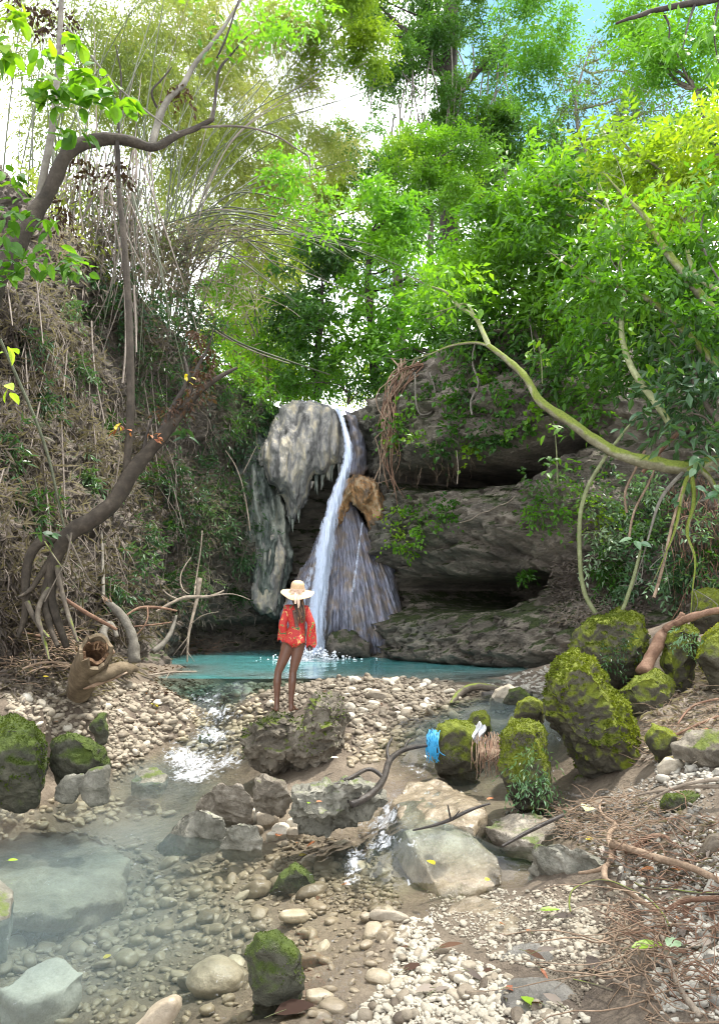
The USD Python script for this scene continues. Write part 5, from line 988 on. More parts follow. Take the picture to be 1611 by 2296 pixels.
# tall dark tree hung with vines
tall = tree('tall_tree', 'tall dark tree hung with grey vines rising behind the falls', 'tree', [(1010,860,30),(1005,520,30),(1003,330,30),(1006,180,30),(1012,-40,30)], [.42,.40,.36,.36,.30], 'bark_dark',
     [(930,60,100,100,29.5),(1040,50,110,110,29.5),(1110,170,80,90,29),(930,190,90,80,29),(1050,270,90,110,29),(1140,300,70,90,28.5),(860,130,60,80,29),(1000,-40,180,70,30),(830,20,60,70,29.5),(1090,400,70,90,28.5)], 'deep', 0.179, 2.99, 310, limbs=16, clump=.34, shell=.3,
     kids=[([(1005,190,29.8),(960,120,29.4),(900,60,29),(850,10,29)], [.2,.14,.1,.05]), ([(1006,230,29.8),(1060,170,29.4),(1110,110,29),(1150,60,29)], [.2,.14,.1,.05]), ([(1003,330,29.8),(1060,300,29.3),(1120,290,28.8)], [.14,.1,.05])])
rng = np.random.default_rng(311)
for k in range(46):
    u = rng.uniform(845, 1160); v0 = rng.uniform(90, 320); l = rng.uniform(80, 260); s = rng.normal(0, 26)
    obj('vine', tube(path3([(u, v0, 28.8), (u + s * .4 + rng.normal(0, 8), v0 + l * .35, 28.5), (u + s + rng.normal(0, 8), v0 + l * .7, 28.4), (u + s * 1.1, v0 + l, 28.4)]), [.03, .028, .024, .014], 5, 12), MAT['bark_grey'], tall, smooth=True)
tree('jungle_tree', 'yellow green crown hanging from the top edge beside the tall dark tree', 'tree', [(690,-120,27),(770,-40,26.5),(790,60,26)], [.14,.10,.04], 'bark', [(780,40,95,80,26),(740,110,70,55,26),(840,110,50,60,26),(800,-60,130,60,26.5)], 'lime', 0.150, 4.18, 312, limbs=8, clump=.3)
tree('jungle_tree', 'fresh light green tree in front of the foot of the tall dark tree', 'tree', [(960,700,25.5),(965,500,25.5),(960,380,25.5)], [.14,.11,.05], 'bark', [(930,330,85,55,25.5),(1000,350,85,50,25.5),(1050,330,60,45,25),(900,420,80,60,25.5),(980,440,90,60,25)], 'bright', 0.150, 3.61, 313, limbs=10, clump=.3)
tree('jungle_tree', 'slender tree with light foliage against the blue gap of sky', 'tree', [(1330,560,27),(1340,420,27),(1290,260,27),(1330,100,27)], [.1,.08,.06,.03], 'bark_grey', [(1280,180,100,60,27),(1400,150,110,80,27),(1330,280,110,60,27),(1460,240,100,80,26)], 'grey', 0.150, 1.27, 314, limbs=12, clump=.26)
tree('jungle_tree', 'feathery foliage at the top edge left of the blue gap of sky', 'tree', None, None, 'bark', [(1235,10,75,50,24),(1250,95,55,50,24),(1170,-10,80,50,24),(1190,90,70,70,25),(1230,190,80,70,25),(1420,-20,60,40,22),(1440,60,50,50,22)], 'mid', .15, 2.2, 315, clump=.28)
tree('jungle_tree', 'green leafy tree rising at the right edge under the sky', 'tree', [(1640,700,20),(1620,420,20),(1560,200,20)], [.16,.13,.06], 'bark', [(1560,250,100,90,20),(1440,150,80,70,20.5),(1500,110,90,60,20),(1420,20,60,50,21),(1510,330,90,60,20),(1610,130,80,90,20),(1460,60,90,60,21),(1560,20,100,60,20)], 'mid', 0.160, 2.56, 316, limbs=8, clump=.28)
# the deep green trees at the lip
tree('leafy_tree', 'dense dark tree standing at the lip left of the water', 'tree', [(712,890,24),(708,820,24),(716,740,23.8),(722,640,23.6)], [.13,.12,.10,.05], 'bark_dark', [(690,630,75,65,23.6),(760,560,80,70,23.5),(640,700,60,60,23.6),(720,730,80,70,23),(700,810,70,45,23)], 'deep', 0.218, 3.85, 320, limbs=10, clump=.30)
tree('leafy_tree', 'broad dark leafy tree right above the waterfall', 'tree', [(840,870,23),(835,760,22.8),(825,640,22.6),(832,520,22.6)], [.15,.14,.11,.05], 'bark_dark', [(850,620,85,80,22.4),(900,520,90,70,22.4),(820,740,80,70,22),(910,740,90,70,21.6),(850,470,70,60,22.6),(960,640,80,80,22)], 'mid', 0.218, 3.74, 321, limbs=12, clump=.30)
tree('leafy_tree', 'leafy shrub tree on the ledge right of the waterfall lip', 'tree', [(1010,840,20),(1000,760,20),(985,690,20)], [.1,.09,.04], 'bark', [(960,790,75,50,20.2),(1010,700,80,70,19.6),(900,820,60,40,20.6),(1060,620,80,80,19)], 'mid', 0.196, 3.74, 322, limbs=8, clump=.3)
tree('leafy_tree', 'yellowish shrub under the bamboo at the ridge left of the lip', 'tree', [(600,880,25),(598,800,25)], [.07,.03], 'bark', [(590,800,60,55,25),(560,720,70,60,26),(520,640,80,60,27)], 'bright', 0.184, 3.08, 323, limbs=6, clump=.3)
tree('leafy_shrub', 'low leafy shrub on the lip straight above the falling water', 'shrub', [(780,905,22.8),(785,870,22.8)], [.05,.03], 'bark', [(700,865,70,28,22.9),(790,862,70,32,22.8),(880,850,60,34,21.8),(640,860,40,26,23.4)], 'mid', .16, 3.2, 324, limbs=4, clump=.3)
# unseen trees added behind and beside the viewpoint to cut skylight into the gorge
for k, (x, y, h, r_) in enumerate([(-7.5,-3,13,3.4),(7,-5,14,3.6),(0.5,-11,15,4.2),(-8.5,4,14,2.6),(8.5,3.5,15,2.8)]):
    rg_ = np.random.default_rng(700 + k)
    t = thing('gorge_tree', 'added unseen broad forest tree ' + ('left behind the viewpoint', 'right behind the viewpoint', 'straight behind the viewpoint', 'left of the viewpoint above the bank', 'right of the viewpoint above the bank')[k], 'tree', (x, y, 1))
    obj('trunk', tube([(x, y, 0), (x * .98, y, h * .4), (x * .9, y, h * .8), (x * .86, y, h)], [.28, .24, .16, .05], 10, rough=.1, seed=k), MAT['bark'], t, smooth=True)
    ms, _ = crown_leaves([(np.array([x * .85, y, h]), np.array([r_, r_, r_ * .6])), (np.array([x * .7 + rg_.normal(0, 1), y + 1.5, h - 1.5]), np.array([r_ * .7, r_ * .7, r_ * .45]))], rg_, .32, 1.3, k=6, spray=(.6, 1.2))
    tag(obj('foliage', join(ms), LEAF['mid'], t), kind='stuff')
# right canopy
tree('canopy_tree', 'big bright leafy tree spreading over the right rock wall', 'tree', [(1700,900,15),(1520,620,15),(1380,470,15.2),(1250,430,15.2)], [.17,.14,.10,.05], 'bark_moss', [(1180,470,110,80,15.6),(1300,430,110,75,15.2),(1240,540,130,80,15),(1100,560,80,80,16),(1380,520,110,80,14.6),(1290,640,130,70,14.8),(1150,650,90,60,15.6),(1080,640,90,60,16.2),(1200,380,90,50,16)], 'bright', 0.195, 3.72, 330, limbs=14, clump=.26, k=8)
tree('canopy_tree', 'bright yellow green tree at the upper right with long light sprays', 'tree', [(1720,860,12),(1611,640,12),(1540,480,12.2),(1480,380,12.5)], [.13,.11,.08,.04], 'bark_moss', [(1420,340,100,60,13),(1500,400,110,70,12.6),(1590,360,80,80,12),(1440,460,100,60,12.8),(1560,480,100,70,12),(1380,290,70,40,13.4),(1590,280,70,50,12.4)], 'lime', 0.182, 3.00, 331, limbs=12, clump=.26, k=8)
tree('canopy_tree', 'mid green tree between the two bright crowns on the right', 'tree', [(1700,1000,11.5),(1580,760,11.8),(1500,640,12)], [.12,.09,.05], 'bark', [(1450,600,110,70,12.4),(1560,600,90,80,11.8),(1380,700,100,60,12.6),(1500,720,110,60,12),(1600,700,70,70,11.5)], 'mid', 0.182, 3.36, 332, limbs=10, clump=.27, k=8)
tree('canopy_tree', 'dark understory shrubs hanging over the top of the right rock wall', 'shrub', [(1230,840,15.8),(1210,780,15.8),(1190,720,16)], [.06,.05,.03], 'bark', [(1130,710,90,60,16.6),(1040,760,60,40,17.6),(1090,800,50,30,16.8),(1270,820,60,50,15),(1230,730,90,50,15.8),(1330,790,90,70,14),(1430,800,90,70,12.8),(1350,880,60,40,13.4)], 'deep', 0.195, 2.64, 333, limbs=8, clump=.3)
tree('canopy_tree', 'broad leaved shrub crowding the right edge above the slope', 'shrub', [(1680,1080,9.8),(1620,960,9.8),(1560,880,10)], [.06,.05,.03], 'bark', [(1540,820,80,70,10.4),(1600,900,70,80,9.8),(1520,930,60,50,10.2),(1590,1010,60,50,9.6),(1500,740,70,50,11)], 'fern', 0.182, 3.00, 334, limbs=8, clump=.3, k=6)
# the leaning mossy tree on the right with its long curved limb
rng = np.random.default_rng(335)
mt = thing('leaning_tree', 'leaning tree at right whose long mossy limb curves down across the rock wall', 'tree', P(1700, 1060, 9.6))
obj('trunk', tube(path3([(1720,1075,9.6),(1640,1035,9.7),(1545,1048,9.8),(1480,1042,9.9),(1400,1022,10.0),(1330,985,10.2),(1270,940,10.4),(1210,900,10.6),(1180,850,10.8),(1140,810,11.0),(1095,775,11.2)]), [.10,.098,.095,.09,.082,.074,.067,.06,.053,.047,.04], 16, rough=.26, seed=5, n=110), MAT['bark_moss'], mt, smooth=True)
for pts, r, m in [
  ([(1095,775,11.2),(1080,740,11.3),(1062,708,11.4),(1030,688,11.5),(1000,655,11.6),(960,640,11.7)], [.055,.05,.045,.035,.025,.012], 'bark_pale'),
  ([(1098,776,11.2),(1060,768,11.3),(1010,775,11.4),(960,795,11.5)], [.035,.03,.022,.012], 'bark_moss'),
  ([(1062,708,11.4),(1040,680,11.5),(1010,690,11.6)], [.03,.02,.01], 'bark_pale'),
  ([(1640,850,9.8),(1560,770,10.0),(1480,690,10.2),(1400,645,10.4),(1330,630,10.6),(1280,600,10.8)], [.075,.07,.065,.055,.045,.025], 'bark_moss'),
  ([(1650,745,9.9),(1585,680,10.0),(1530,610,10.1),(1480,545,10.3),(1440,480,10.5),(1400,440,10.6)], [.085,.085,.08,.07,.055,.03], 'bark_moss'),
  ([(1640,660,10.2),(1590,640,10.3),(1555,610,10.3),(1540,560,10.4),(1548,520,10.5)], [.05,.05,.045,.035,.02], 'bark_pale'),
  ([(1500,950,9.9),(1460,890,10.0),(1430,850,10.1),(1405,800,10.2),(1392,740,10.3),(1400,660,10.4),(1395,620,10.5)], [.06,.065,.06,.055,.05,.04,.02], 'bark_pale'),
  ([(1620,640,10.2),(1570,520,10.4),(1611,420,10.5),(1640,380,10.5)], [.02,.02,.018,.012], 'bark_grey'),
  ([(1400,560,10.8),(1385,520,10.9),(1365,470,11)], [.03,.026,.015], 'bark_pale'),
  ([(1640,1165,9.5),(1560,1050,9.7),(1530,1100,9.6),(1515,1180,9.5),(1492,1240,9.4)], [.03,.05,.04,.03,.012], 'bark_moss'),
  ([(1545,1050,9.7),(1555,1120,9.6),(1540,1200,9.5),(1556,1245,9.4),(1552,1320,9.3)], [.05,.035,.03,.02,.010], 'bark_moss'),
  ([(1530,1060,9.7),(1480,1120,9.6),(1460,1180,9.5),(1440,1250,9.4)], [.035,.03,.02,.010], 'bark_grey'),
 ]:
    r = np.array(r) * .74
    a_ = path3(pts); e = unit(a_[-1] - a_[-2]); l_ = .5 if r[-1] > .006 else .2
    obj('limb', tube(np.vstack([a_, [a_[-1] + e * l_ + [0, 0, .05]]]), list(r) + [.003], 10, rough=.14, seed=7), MAT[m], mt, smooth=True)
    for q in range(2): obj('twig', tube([a_[-1], a_[-1] + e * .25 + rng.normal(0, .12, 3), a_[-1] + e * .5 + rng.normal(0, .25, 3)], [r[-1] * .6, .006, .002], 5, 8), MAT['bark_grey'], mt, smooth=True)
def leaf_parts(t, blobs, mat, n, L, rng, aspect=.55, droop=.5, curl=.25, name='leaf', spread=1.0):
    """Large leaves as parts of their own."""
    for (c, r) in [ell(*b) for b in blobs]:
        m = max(int(n), 1); d_ = ball(m, rng); p = c + d_ * r * rng.uniform(.2, 1, (m, 1))
        D = unit(np.c_[rng.normal(0, 1, m), rng.normal(-.3, .8, m), rng.normal(-droop, .35, m)])
        N = unit(np.c_[rng.normal(0, .35, m), rng.normal(-.4, .35, m), np.full(m, 1.0)])
        l = L * rng.uniform(.7, 1.25, m)
        for i in range(m):
            obj(name, leaves6(p[i:i + 1], D[i:i + 1], N[i:i + 1], l[i], l[i] * aspect * rng.uniform(.85, 1.15), curl), LEAF[mat], t)
ms, _ = crown_leaves([ell(*b) for b in [(1330,620,90,50,10.6),(1430,480,90,50,10.4),(1540,560,80,60,10.2),(1480,640,90,50,10.0),(1400,660,70,50,10.2),(1580,720,60,60,9.8),(1000,640,60,40,11.6),(1580,440,60,50,10.4),(1350,540,80,40,10.8)]], np.random.default_rng(336), .15, 2.0, k=7, aspect=.5, spray=(.2, .5), droop=.35, clump=.32, cmin=.25)
tag(obj('foliage', join(ms), LEAF['bright'], mt), kind='stuff')
rng = np.random.default_rng(340)
leaf_parts(mt, [(1400,760,70,50,10.1),(1350,800,50,40,10.1),(1470,840,60,40,9.9),(1440,720,50,40,10.2)], 'bright', 16, .14, rng)
leaf_parts(mt, [(1060,690,60,40,11.3),(1000,660,50,30,11.5),(1090,640,50,30,11.3)], 'bright', 14, .14, rng)
leaf_parts(mt, [(1560,1030,50,30,9.5),(1590,1090,40,30,9.4)], 'silver', 12, .17, rng)
# young stems on the right
def stemplant(name, label, pts, r, bark, tufts, mat, n, L, cat='sapling', aspect=.5, group=None):
    a = path3(pts); t = thing(name, label, cat, a[0], group)
    obj('stem', tube(a, r, 7, rough=.1), MAT[bark], t, smooth=True)
    rng = np.random.default_rng(int(pts[0][0]))
    leaf_parts(t, tufts, mat, n, L, rng, aspect=aspect)
    return t
stemplant('sapling', 'bent slender green sapling stem in front of the right rock wall', [(1335,1375,9.9),(1310,1330,9.95),(1300,1270,10),(1298,1180,10),(1310,1110,10),(1340,1050,10.1),(1385,985,10.2),(1430,930,10.3)], [.032,.03,.03,.03,.028,.025,.02,.012], 'stem', [(1395,960,30,20,10.2),(1440,925,30,20,10.2)], 'silver', 4, .16)
stemplant('sapling', 'leafy twig with pale green leaves before the upper dark hollow', [(1250,1090,11.2),(1248,1040,11.2),(1245,985,11.2),(1240,945,11.2)], [.012,.011,.009,.005], 'stem', [(1245,960,40,22,11.2),(1250,1030,55,22,11.2),(1240,1055,40,15,11.2)], 'bright', 9, .15)
stemplant('sapling', 'slim sapling with opposite leaves against the dark rock above the ledge', [(1215,860,12.5),(1212,800,12.5),(1205,760,12.5)], [.012,.010,.006], 'stem', [(1190,790,30,20,12.5),(1225,800,30,25,12.5),(1205,765,25,15,12.5)], 'bright', 8, .13)
stemplant('sapling', 'pale mossy stem rising behind the yellow moss capped boulder', [(1395,1368,9.3),(1415,1310,9.3),(1430,1255,9.35),(1440,1210,9.4)], [.025,.022,.02,.012], 'stem', [(1440,1220,30,30,9.4)], 'silver', 6, .14)
stemplant('sapling', 'reddish leaning root stem on the right slope', [(1465,1340,9.3),(1485,1270,9.4),(1505,1180,9.5),(1530,1090,9.6)], [.02,.02,.018,.012], 'root', [(1520,1120,20,20,9.5)], 'fern', 3, .12)
# ferns, vines and leafy plants on the walls
def wallplant(u, v, size, mat, label, cat, group=None, n=26, k=8, leaf=.10, aspect=.34, name='wall_plant', out=.35, droop=.55, seed=0, lift=.03, ground_=False):
    rng = np.random.default_rng(int(u * 7 + v * 13 + seed))
    c = on_ground(np.array(float(u)), np.array(float(v))) if ground_ else on_wall(u, v)
    c = c + [0, -lift, 0]
    t = thing(name, label, cat, c, group)
    D = unit(np.c_[rng.normal(0, .8, n), -np.abs(rng.normal(out, .5, n)), rng.normal(.15, .6, n)])
    b = c + np.c_[rng.normal(0, .28, n), rng.normal(0, .06, n), rng.normal(0, .28, n)] * size
    v_, f_ = sprays(b, D, k, size * rng.uniform(.45, 1.0, n), leaf, rng, aspect=aspect, droop=droop, flat=.5)
    tag(obj('fronds', (v_, f_), LEAF[mat], t), kind='stuff')
    st = [tube([b[i], b[i] + D[i] * size * .35, b[i] + D[i] * size * .65 - [0, 0, droop * .3 * size]], [.006, .005, .002], 4, 5) for i in range(0, n, 3)]
    tag(obj('stems', join(st), MAT['stem'], t, smooth=True), kind='stuff')
    return t
for k, (u, v, s) in enumerate([(420,870,.9),(470,840,.9),(400,790,1.0),(440,760,.8),(520,960,.8),(480,990,.8),(560,950,.7),(610,930,.5),(450,1060,.9),(400,1100,.9),(500,1090,.9),(540,1100,.7),(470,1140,.8),(420,1160,.8),(390,1060,.8),(590,1000,.5),(610,1110,.5),(560,1170,.7),(530,1010,.7),(360,850,.8),(500,900,.6),(620,1230,.4),(330,780,.9),(270,760,.8),(350,930,.8),(210,720,.8),(140,690,.8),(560,880,.5),(590,1060,.5),(500,1200,.6),(440,1230,.5),(380,1180,.6),(540,1250,.5),(600,940,.5),(570,1120,.5),(330,1200,.6),(100,900,.5),(60,1150,.7),(300,880,.7),(180,830,.6),(240,960,.6),(60,780,.6),(20,1010,.6),(330,1080,.7),(200,1080,.5),(300,1260,.6),(380,1300,.6),(250,1330,.5),(440,1320,.6),(520,1330,.5)]):
    wallplant(u, v, s, ('fern', 'deep', 'fern')[k % 3], 'drooping fern tuft ' + whereabouts(u, v), 'fern', 'ferns on the left rock wall', n=30, k=9, leaf=.15, aspect=.28, name='fern')
for k, (u, v, s) in enumerate([(900,960,.5),(940,985,.6),(985,1010,.45),(1020,985,.5),(1050,1005,.4),(1075,990,.35),(1000,950,.45),(880,1000,.4),(1100,930,.4),(1140,900,.4),(1160,960,.35),(960,870,.5),(1040,860,.5),(1090,850,.5),(1120,990,.3),(870,940,.5),(1010,900,.4),(1180,830,.6),(1230,880,.6),(1290,900,.6),(1130,850,.6),(1060,920,.5),(1330,940,.5),(1250,800,.7),(1160,790,.7),(1100,800,.7),(1030,880,.5),(920,920,.5),(1200,930,.4)]):
    wallplant(u, v, s, ('mid', 'bright', 'deep')[k % 3], 'heart leaved creeper ' + whereabouts(u, v), 'creeper', 'creepers on the upper right wall', n=15, k=4, leaf=.13, aspect=.8, name='creeper')
for k, (u, v, s) in enumerate([(890,1160,.6),(930,1150,.6),(985,1160,.55),(1000,1140,.4),(905,1200,.5),(940,1190,.45),(910,1230,.4)]):
    wallplant(u, v, s, ('bright', 'mid')[k % 2], 'green seedling tuft ' + whereabouts(u, v), 'creeper', 'creepers beside the orange travertine', n=16, k=5, leaf=.11, aspect=.7, name='creeper')
for k, (u, v, s) in enumerate([(1210,1110,.6),(1240,1090,.6),(1290,1080,.7),(1260,1150,.5),(1320,1120,.6),(1345,1160,.6),(1200,1150,.4),(1340,1060,.5),(1180,1290,.2)]):
    wallplant(u, v, s, ('mid', 'fern', 'bright')[k % 3], 'low leafy plant ' + whereabouts(u, v), 'plant', 'plants on the right rock shoulder', n=20, k=5, leaf=.12, aspect=.55, name='slope_plant')
for k, (u, v, s) in enumerate([(1420,1100,.6),(1450,1140,.7),(1400,1180,.7),(1440,1200,.7),(1470,1110,.6),(1390,1230,.7),(1430,1260,.6),(1380,1280,.6),(1410,1310,.5),(1480,1190,.5),(1350,1230,.5),(1360,1290,.4),(1520,1260,.5),(1530,1290,.5),(1500,1320,.45),(1590,1240,.6),(1580,1180,.6),(1600,1300,.5),(1370,1140,.5)]):
    wallplant(u, v, s, ('silver', 'fern', 'silver', 'mid')[k % 4], 'bushy glossy leaved plant ' + whereabouts(u, v), 'plant', 'glossy leaved plants of the right slope', n=26, k=7, leaf=.14, aspect=.38, name='slope_plant', droop=.4)
wallplant(1385, 1325, .45, 'silver', 'white green fern with hanging fronds right behind the yellow moss capped boulder', 'fern', None, n=26, k=10, leaf=.10, aspect=.25, name='fern', droop=.9)
wallplant(1535, 1280, .55, 'fern', 'blue green feathery fern high on the right slope at the root tips', 'fern', None, n=20, k=12, leaf=.10, aspect=.25, name='fern')
for (u, v, Y, s, lab) in [(1200,1690,7.2,.30,'upper fern on the side of the dark ferny boulder'),(1215,1730,7.15,.34,'largest fern draping the dark ferny boulder toward the hollow'),(1180,1745,7.15,.24,'pale fern at the lower left of the dark ferny boulder'),(1360,1480,8.9,.3,'fern on the face of the boulder with the yellow moss cap'),(1400,1440,8.95,.22,'small creeper under the yellow moss cap'),(1540,1430,8.5,.2,'pale leaved seedling on the dark boulder beside the reddish log')]:
    rng = np.random.default_rng(int(u + v)); c = P(u, v, Y); t = thing('fern', lab, 'fern', c); n = 16
    D = unit(np.c_[rng.normal(0, .7, n), -np.abs(rng.normal(.4, .3, n)), rng.normal(-.35, .4, n)])
    tag(obj('fronds', sprays(c + rng.normal(0, .06, (n, 3)), D, 9, s * rng.uniform(.6, 1.1, n), .055, rng, aspect=.3, droop=.7), LEAF['fern' if 'pale' not in lab else 'silver'], t), kind='stuff')
# hanging vines and root curtains on the right wall
def vine(label, pts, r, mat='root', cat='vine', group=None, name='hanging_vine'):
    a = path3(pts); t = thing(name, label, cat, a[0], group); obj('stem', tube(a, r, 6, rough=.15), MAT[mat], t, smooth=True); return t
rt = thing('root_curtain', 'reddish root curtain hanging down the wall right of the waterfall', 'roots', P(900, 800, 19.6))
rng = np.random.default_rng(350)
for k in range(24):
    u = 870 + rng.normal(0, 9); v0 = 830 + rng.uniform(0, 60); 
    pts = [(915 + rng.normal(0, 22), 812 + rng.uniform(-10, 16), 19.2), (890 + rng.normal(0, 8), v0, 18.9)] + [(u + rng.normal(0, 7 + 2 * j) - j * 1.0, v0 + 40 + j * 42 * rng.uniform(.7, 1.1), 18.7 - .05 * j) for j in range(rng.integers(3, 7))]
    obj('root', tube(path3(pts), [.022, .02] + [.014] * (len(pts) - 3) + [.005], 5, 14, rough=.2, seed=k), MAT['root_red' if k % 3 else 'root'], rt, smooth=True)
vine('pale looped liana dangling in a U below the ledge shrub', [(930,835,18.2),(932,900,18.0),(945,930,17.9),(965,925,17.9),(975,880,18.0),(962,835,18.1)], .022, 'bark_grey')
vine('straight liana hanging on the upper bulge right of the looped liana', [(1030,830,17.4),(1032,880,17.2),(1028,930,17.1),(1036,965,17.0)], .02, 'bark_grey')
vine('twin knotted liana left of the mossy limb', [(1068,760,16.6),(1060,820,16.4),(1072,860,16.3),(1055,900,16.3),(1058,930,16.2)], .024, 'bark_grey')
vine('thin liana hanging from the canopy before the dark upper rock', [(1185,690,15.5),(1190,740,15.3),(1198,790,15.2)], .012, 'bark_grey')
vine('fine white root thread dangling from the lip of the upper hollow', [(1023,1010,15.9),(1026,1050,15.8),(1024,1085,15.8)], .008, 'drift')
vine('crack root creeping along the lower bulge of the right wall', [(u_, v_, float(on_wall(u_, v_)[..., 1]) - .03) for u_, v_ in ((1155,1112),(1135,1128),(1115,1135),(1095,1146),(1080,1150),(1055,1165),(1030,1172))], .012, 'drift')
vine('brown root running down the right slope beside the sapling', [(1445,1010,10.8),(1420,1060,10.8),(1400,1110,10.8),(1405,1150,10.8)], .018, 'root')
vine('forked root on the right slope below the mossy limb', [(1480,1020,10.4),(1450,1090,10.4),(1420,1150,10.4),(1410,1210,10.4)], .016, 'root')
vine('long root slanting over the dark mud of the right slope', [(1520,970,10.4),(1480,1010,10.5),(1440,1060,10.6)], .03, 'root_red')
fine_roots([(1480,1080),(1611,1060),(1611,1300),(1540,1330),(1500,1200)], 170, 12, lab='curtain of thin roots on the right slope under the leaning tree', L=(.3, 1.0), r=(.004, .010), wallside=True, mat='root_red')
fine_roots([(860,1030),(1060,1030),(1060,1075),(870,1080)], 40, 13, lab='thin root threads dangling into the upper hollow', L=(.2, .6), r=(.003, .006), wallside=True)
# dry litter on the left slope
rng = np.random.default_rng(360)
n = 26000
u = rng.uniform(-20, 660, n); v = rng.uniform(500, 1440, n)
keep = (rng.uniform(0, 1, n) < np.clip(1.15 - np.maximum(u - 330, 0) / 330, .05, 1)) & (u < 620 + (v - 900) * .05)
u, v = u[keep], v[keep]; n = len(u)
c = on_wall(u, v)
ok = c[:, 1] < 60; c = c[ok]; n = len(c)
nl = meshkit.noise(c * np.array([.9, .9, .9]), 91); ok = rng.uniform(0, 1, n) < np.clip(nl * 1.7 - .15, .12, 1); c = c[ok]; n = len(c)
c[:, 1] -= rng.uniform(0, .12, n)
D = unit(np.c_[rng.normal(0, .8, n), rng.normal(-.25, .35, n), rng.normal(-.35, .7, n)]); N = unit(np.c_[rng.normal(.5, .4, n), -np.abs(rng.normal(.8, .4, n)), rng.normal(.5, .4, n)])
tag(obj('leaf_litter', leaves2(c, D, N, rng.uniform(.12, .34, n), rng.uniform(.022, .045, n), .15), LEAF['dry']), 'dry bamboo leaves strewn over the steep left slope', 'leaf litter', kind='stuff')
u = rng.uniform(1230, 1450, 2600); v = rng.uniform(1200, 1400, 2600); k_ = (v > 1560 - u * .24) ; c = on_wall(u[k_], v[k_]); n = len(c); c[:, 1] -= .03
tag(obj('leaf_litter', leaves2(c, unit(np.c_[rng.normal(0, 1, n), rng.normal(-.3, .4, n), rng.normal(-.2, .5, n)]), unit(np.c_[rng.normal(0, .3, n), -np.abs(rng.normal(.6, .3, n)), np.ones(n) * .8]), rng.uniform(.06, .15, n), rng.uniform(.02, .045, n), .2), LEAF['dry']), 'brown fallen leaves on the foot of the right slope', 'leaf litter', kind='stuff')
def ground_litter(poly, n, seed, lab, mat='dry', L=(.05, .14), asp=.3):
    rng = np.random.default_rng(seed); pg = shapely.Polygon(poly); x0, y0, x1, y1 = pg.bounds
    q = rng.uniform((x0, y0), (x1, y1), (n * 3, 2)); q = q[shapely.contains_xy(pg, q[:, 0], q[:, 1])][:n]
    c = on_ground(q[:, 0], np.minimum(q[:, 1], 2310)); c[:, 2] += rng.uniform(.005, .06, len(c)); n = len(c); l = rng.uniform(*L, n)
    tag(obj('leaf_litter', leaves2(c, unit(np.c_[rng.normal(0, 1, (n, 2)), rng.normal(0, .25, n)]), unit(np.c_[rng.normal(0, .4, (n, 2)), np.ones(n)]), l, l * asp, .25), LEAF[mat]), lab, 'leaf litter', kind='stuff')
ground_litter([(0,1420),(200,1430),(330,1500),(200,1560),(0,1560)], 2600, 1, 'dry brown leaves covering the left bank around the broken hollow log', L=(.08, .24), asp=.2)
ground_litter([(1250,1820),(1440,1790),(1611,1860),(1611,2000),(1400,1980),(1280,1900)], 700, 2, 'shredded dry leaves among the roots of the right bank', L=(.03, .10))
ground_litter([(1440,1540),(1611,1480),(1611,1720),(1450,1700)], 600, 3, 'brown dry leaves between the boulders of the right bank', L=(.05, .15))
ground_litter([(330,1490),(480,1500),(470,1580),(330,1560)], 260, 4, 'dark wet leaves at the left corner of the pool', 'dead', L=(.06, .14))
# bamboo
def bamboo(name, label, culms, leaf_blobs, mat, seed, leaf=.20, dens=.75, dry=False, r=(.021, .018, .007), group=None, clump=.26):
    rng = np.random.default_rng(seed)
    t = thing(name, label, 'bamboo', P(*culms[0][0]))
    for k, pts in enumerate(culms):
        a = path3(pts); m = MAT['culm_dry' if (dry and k % 3) or (not dry and k % 7 == 3) else 'culm']
        obj('culm', tube(a, np.array(r) * rng.uniform(.7, 1.15), 7, 22), m, t, smooth=True)
    if leaf_blobs:
        ms, _ = crown_leaves([ell(*b) for b in leaf_blobs], rng, leaf, dens, k=7, aspect=.16, spray=(.4, .9), droop=.75, clump=clump, flat=.4)
        # twigs that carry the leaves
        tag(obj('foliage', join(ms), LEAF[mat], t), kind='stuff')
    return t
rng = np.random.default_rng(370)
fan = []
for k in range(38):
    b = (rng.uniform(330, 430), rng.uniform(640, 800), rng.uniform(19.5, 22)); a = rng.uniform(-.25, 1.25)
    l = rng.uniform(420, 760) * (1 if a < .8 else .75)
    tip = (b[0] + math.sin(a) * l, b[1] - math.cos(a) * l * (1 if a < .9 else .6), b[2] + rng.uniform(-3, 3))
    mid = (b[0] + math.sin(a * .55) * l * .5, b[1] - math.cos(a * .55) * l * .56, b[2] - .5)
    fan.append([b, mid, ((mid[0] + tip[0]) / 2 + 6, (mid[1] + tip[1]) / 2 - 14, b[2]), tip])
bamboo('bamboo_clump', 'grey green bamboo clump fanning out from the ridge left of the falls', fan, [(420,120,150,120,23),(520,230,120,110,24),(330,150,110,120,22.5),(400,300,120,100,23),(250,160,90,120,22),(560,30,120,60,25),(650,60,70,70,26),(440,500,90,60,24),(380,60,130,80,22.5),(600,130,110,110,26),(350,260,110,90,22.5),(500,60,130,80,24),(470,380,110,80,25),(620,330,110,90,27),(560,420,110,60,26),(680,250,90,100,28)], 'bamboo', 371, leaf=.22, dens=1.7)
rng = np.random.default_rng(372)
left = []
for k in range(30):
    b = (rng.uniform(-30, 300), rng.uniform(560, 760), rng.uniform(16.5, 18.5)); a = rng.normal(.12, .22); l = rng.uniform(450, 760)
    tip = (b[0] + math.sin(a) * l, b[1] - l, b[2] + rng.uniform(-2, 2)); left.append([b, (b[0] + math.sin(a) * l * .35, b[1] - l * .5, b[2]), tip])
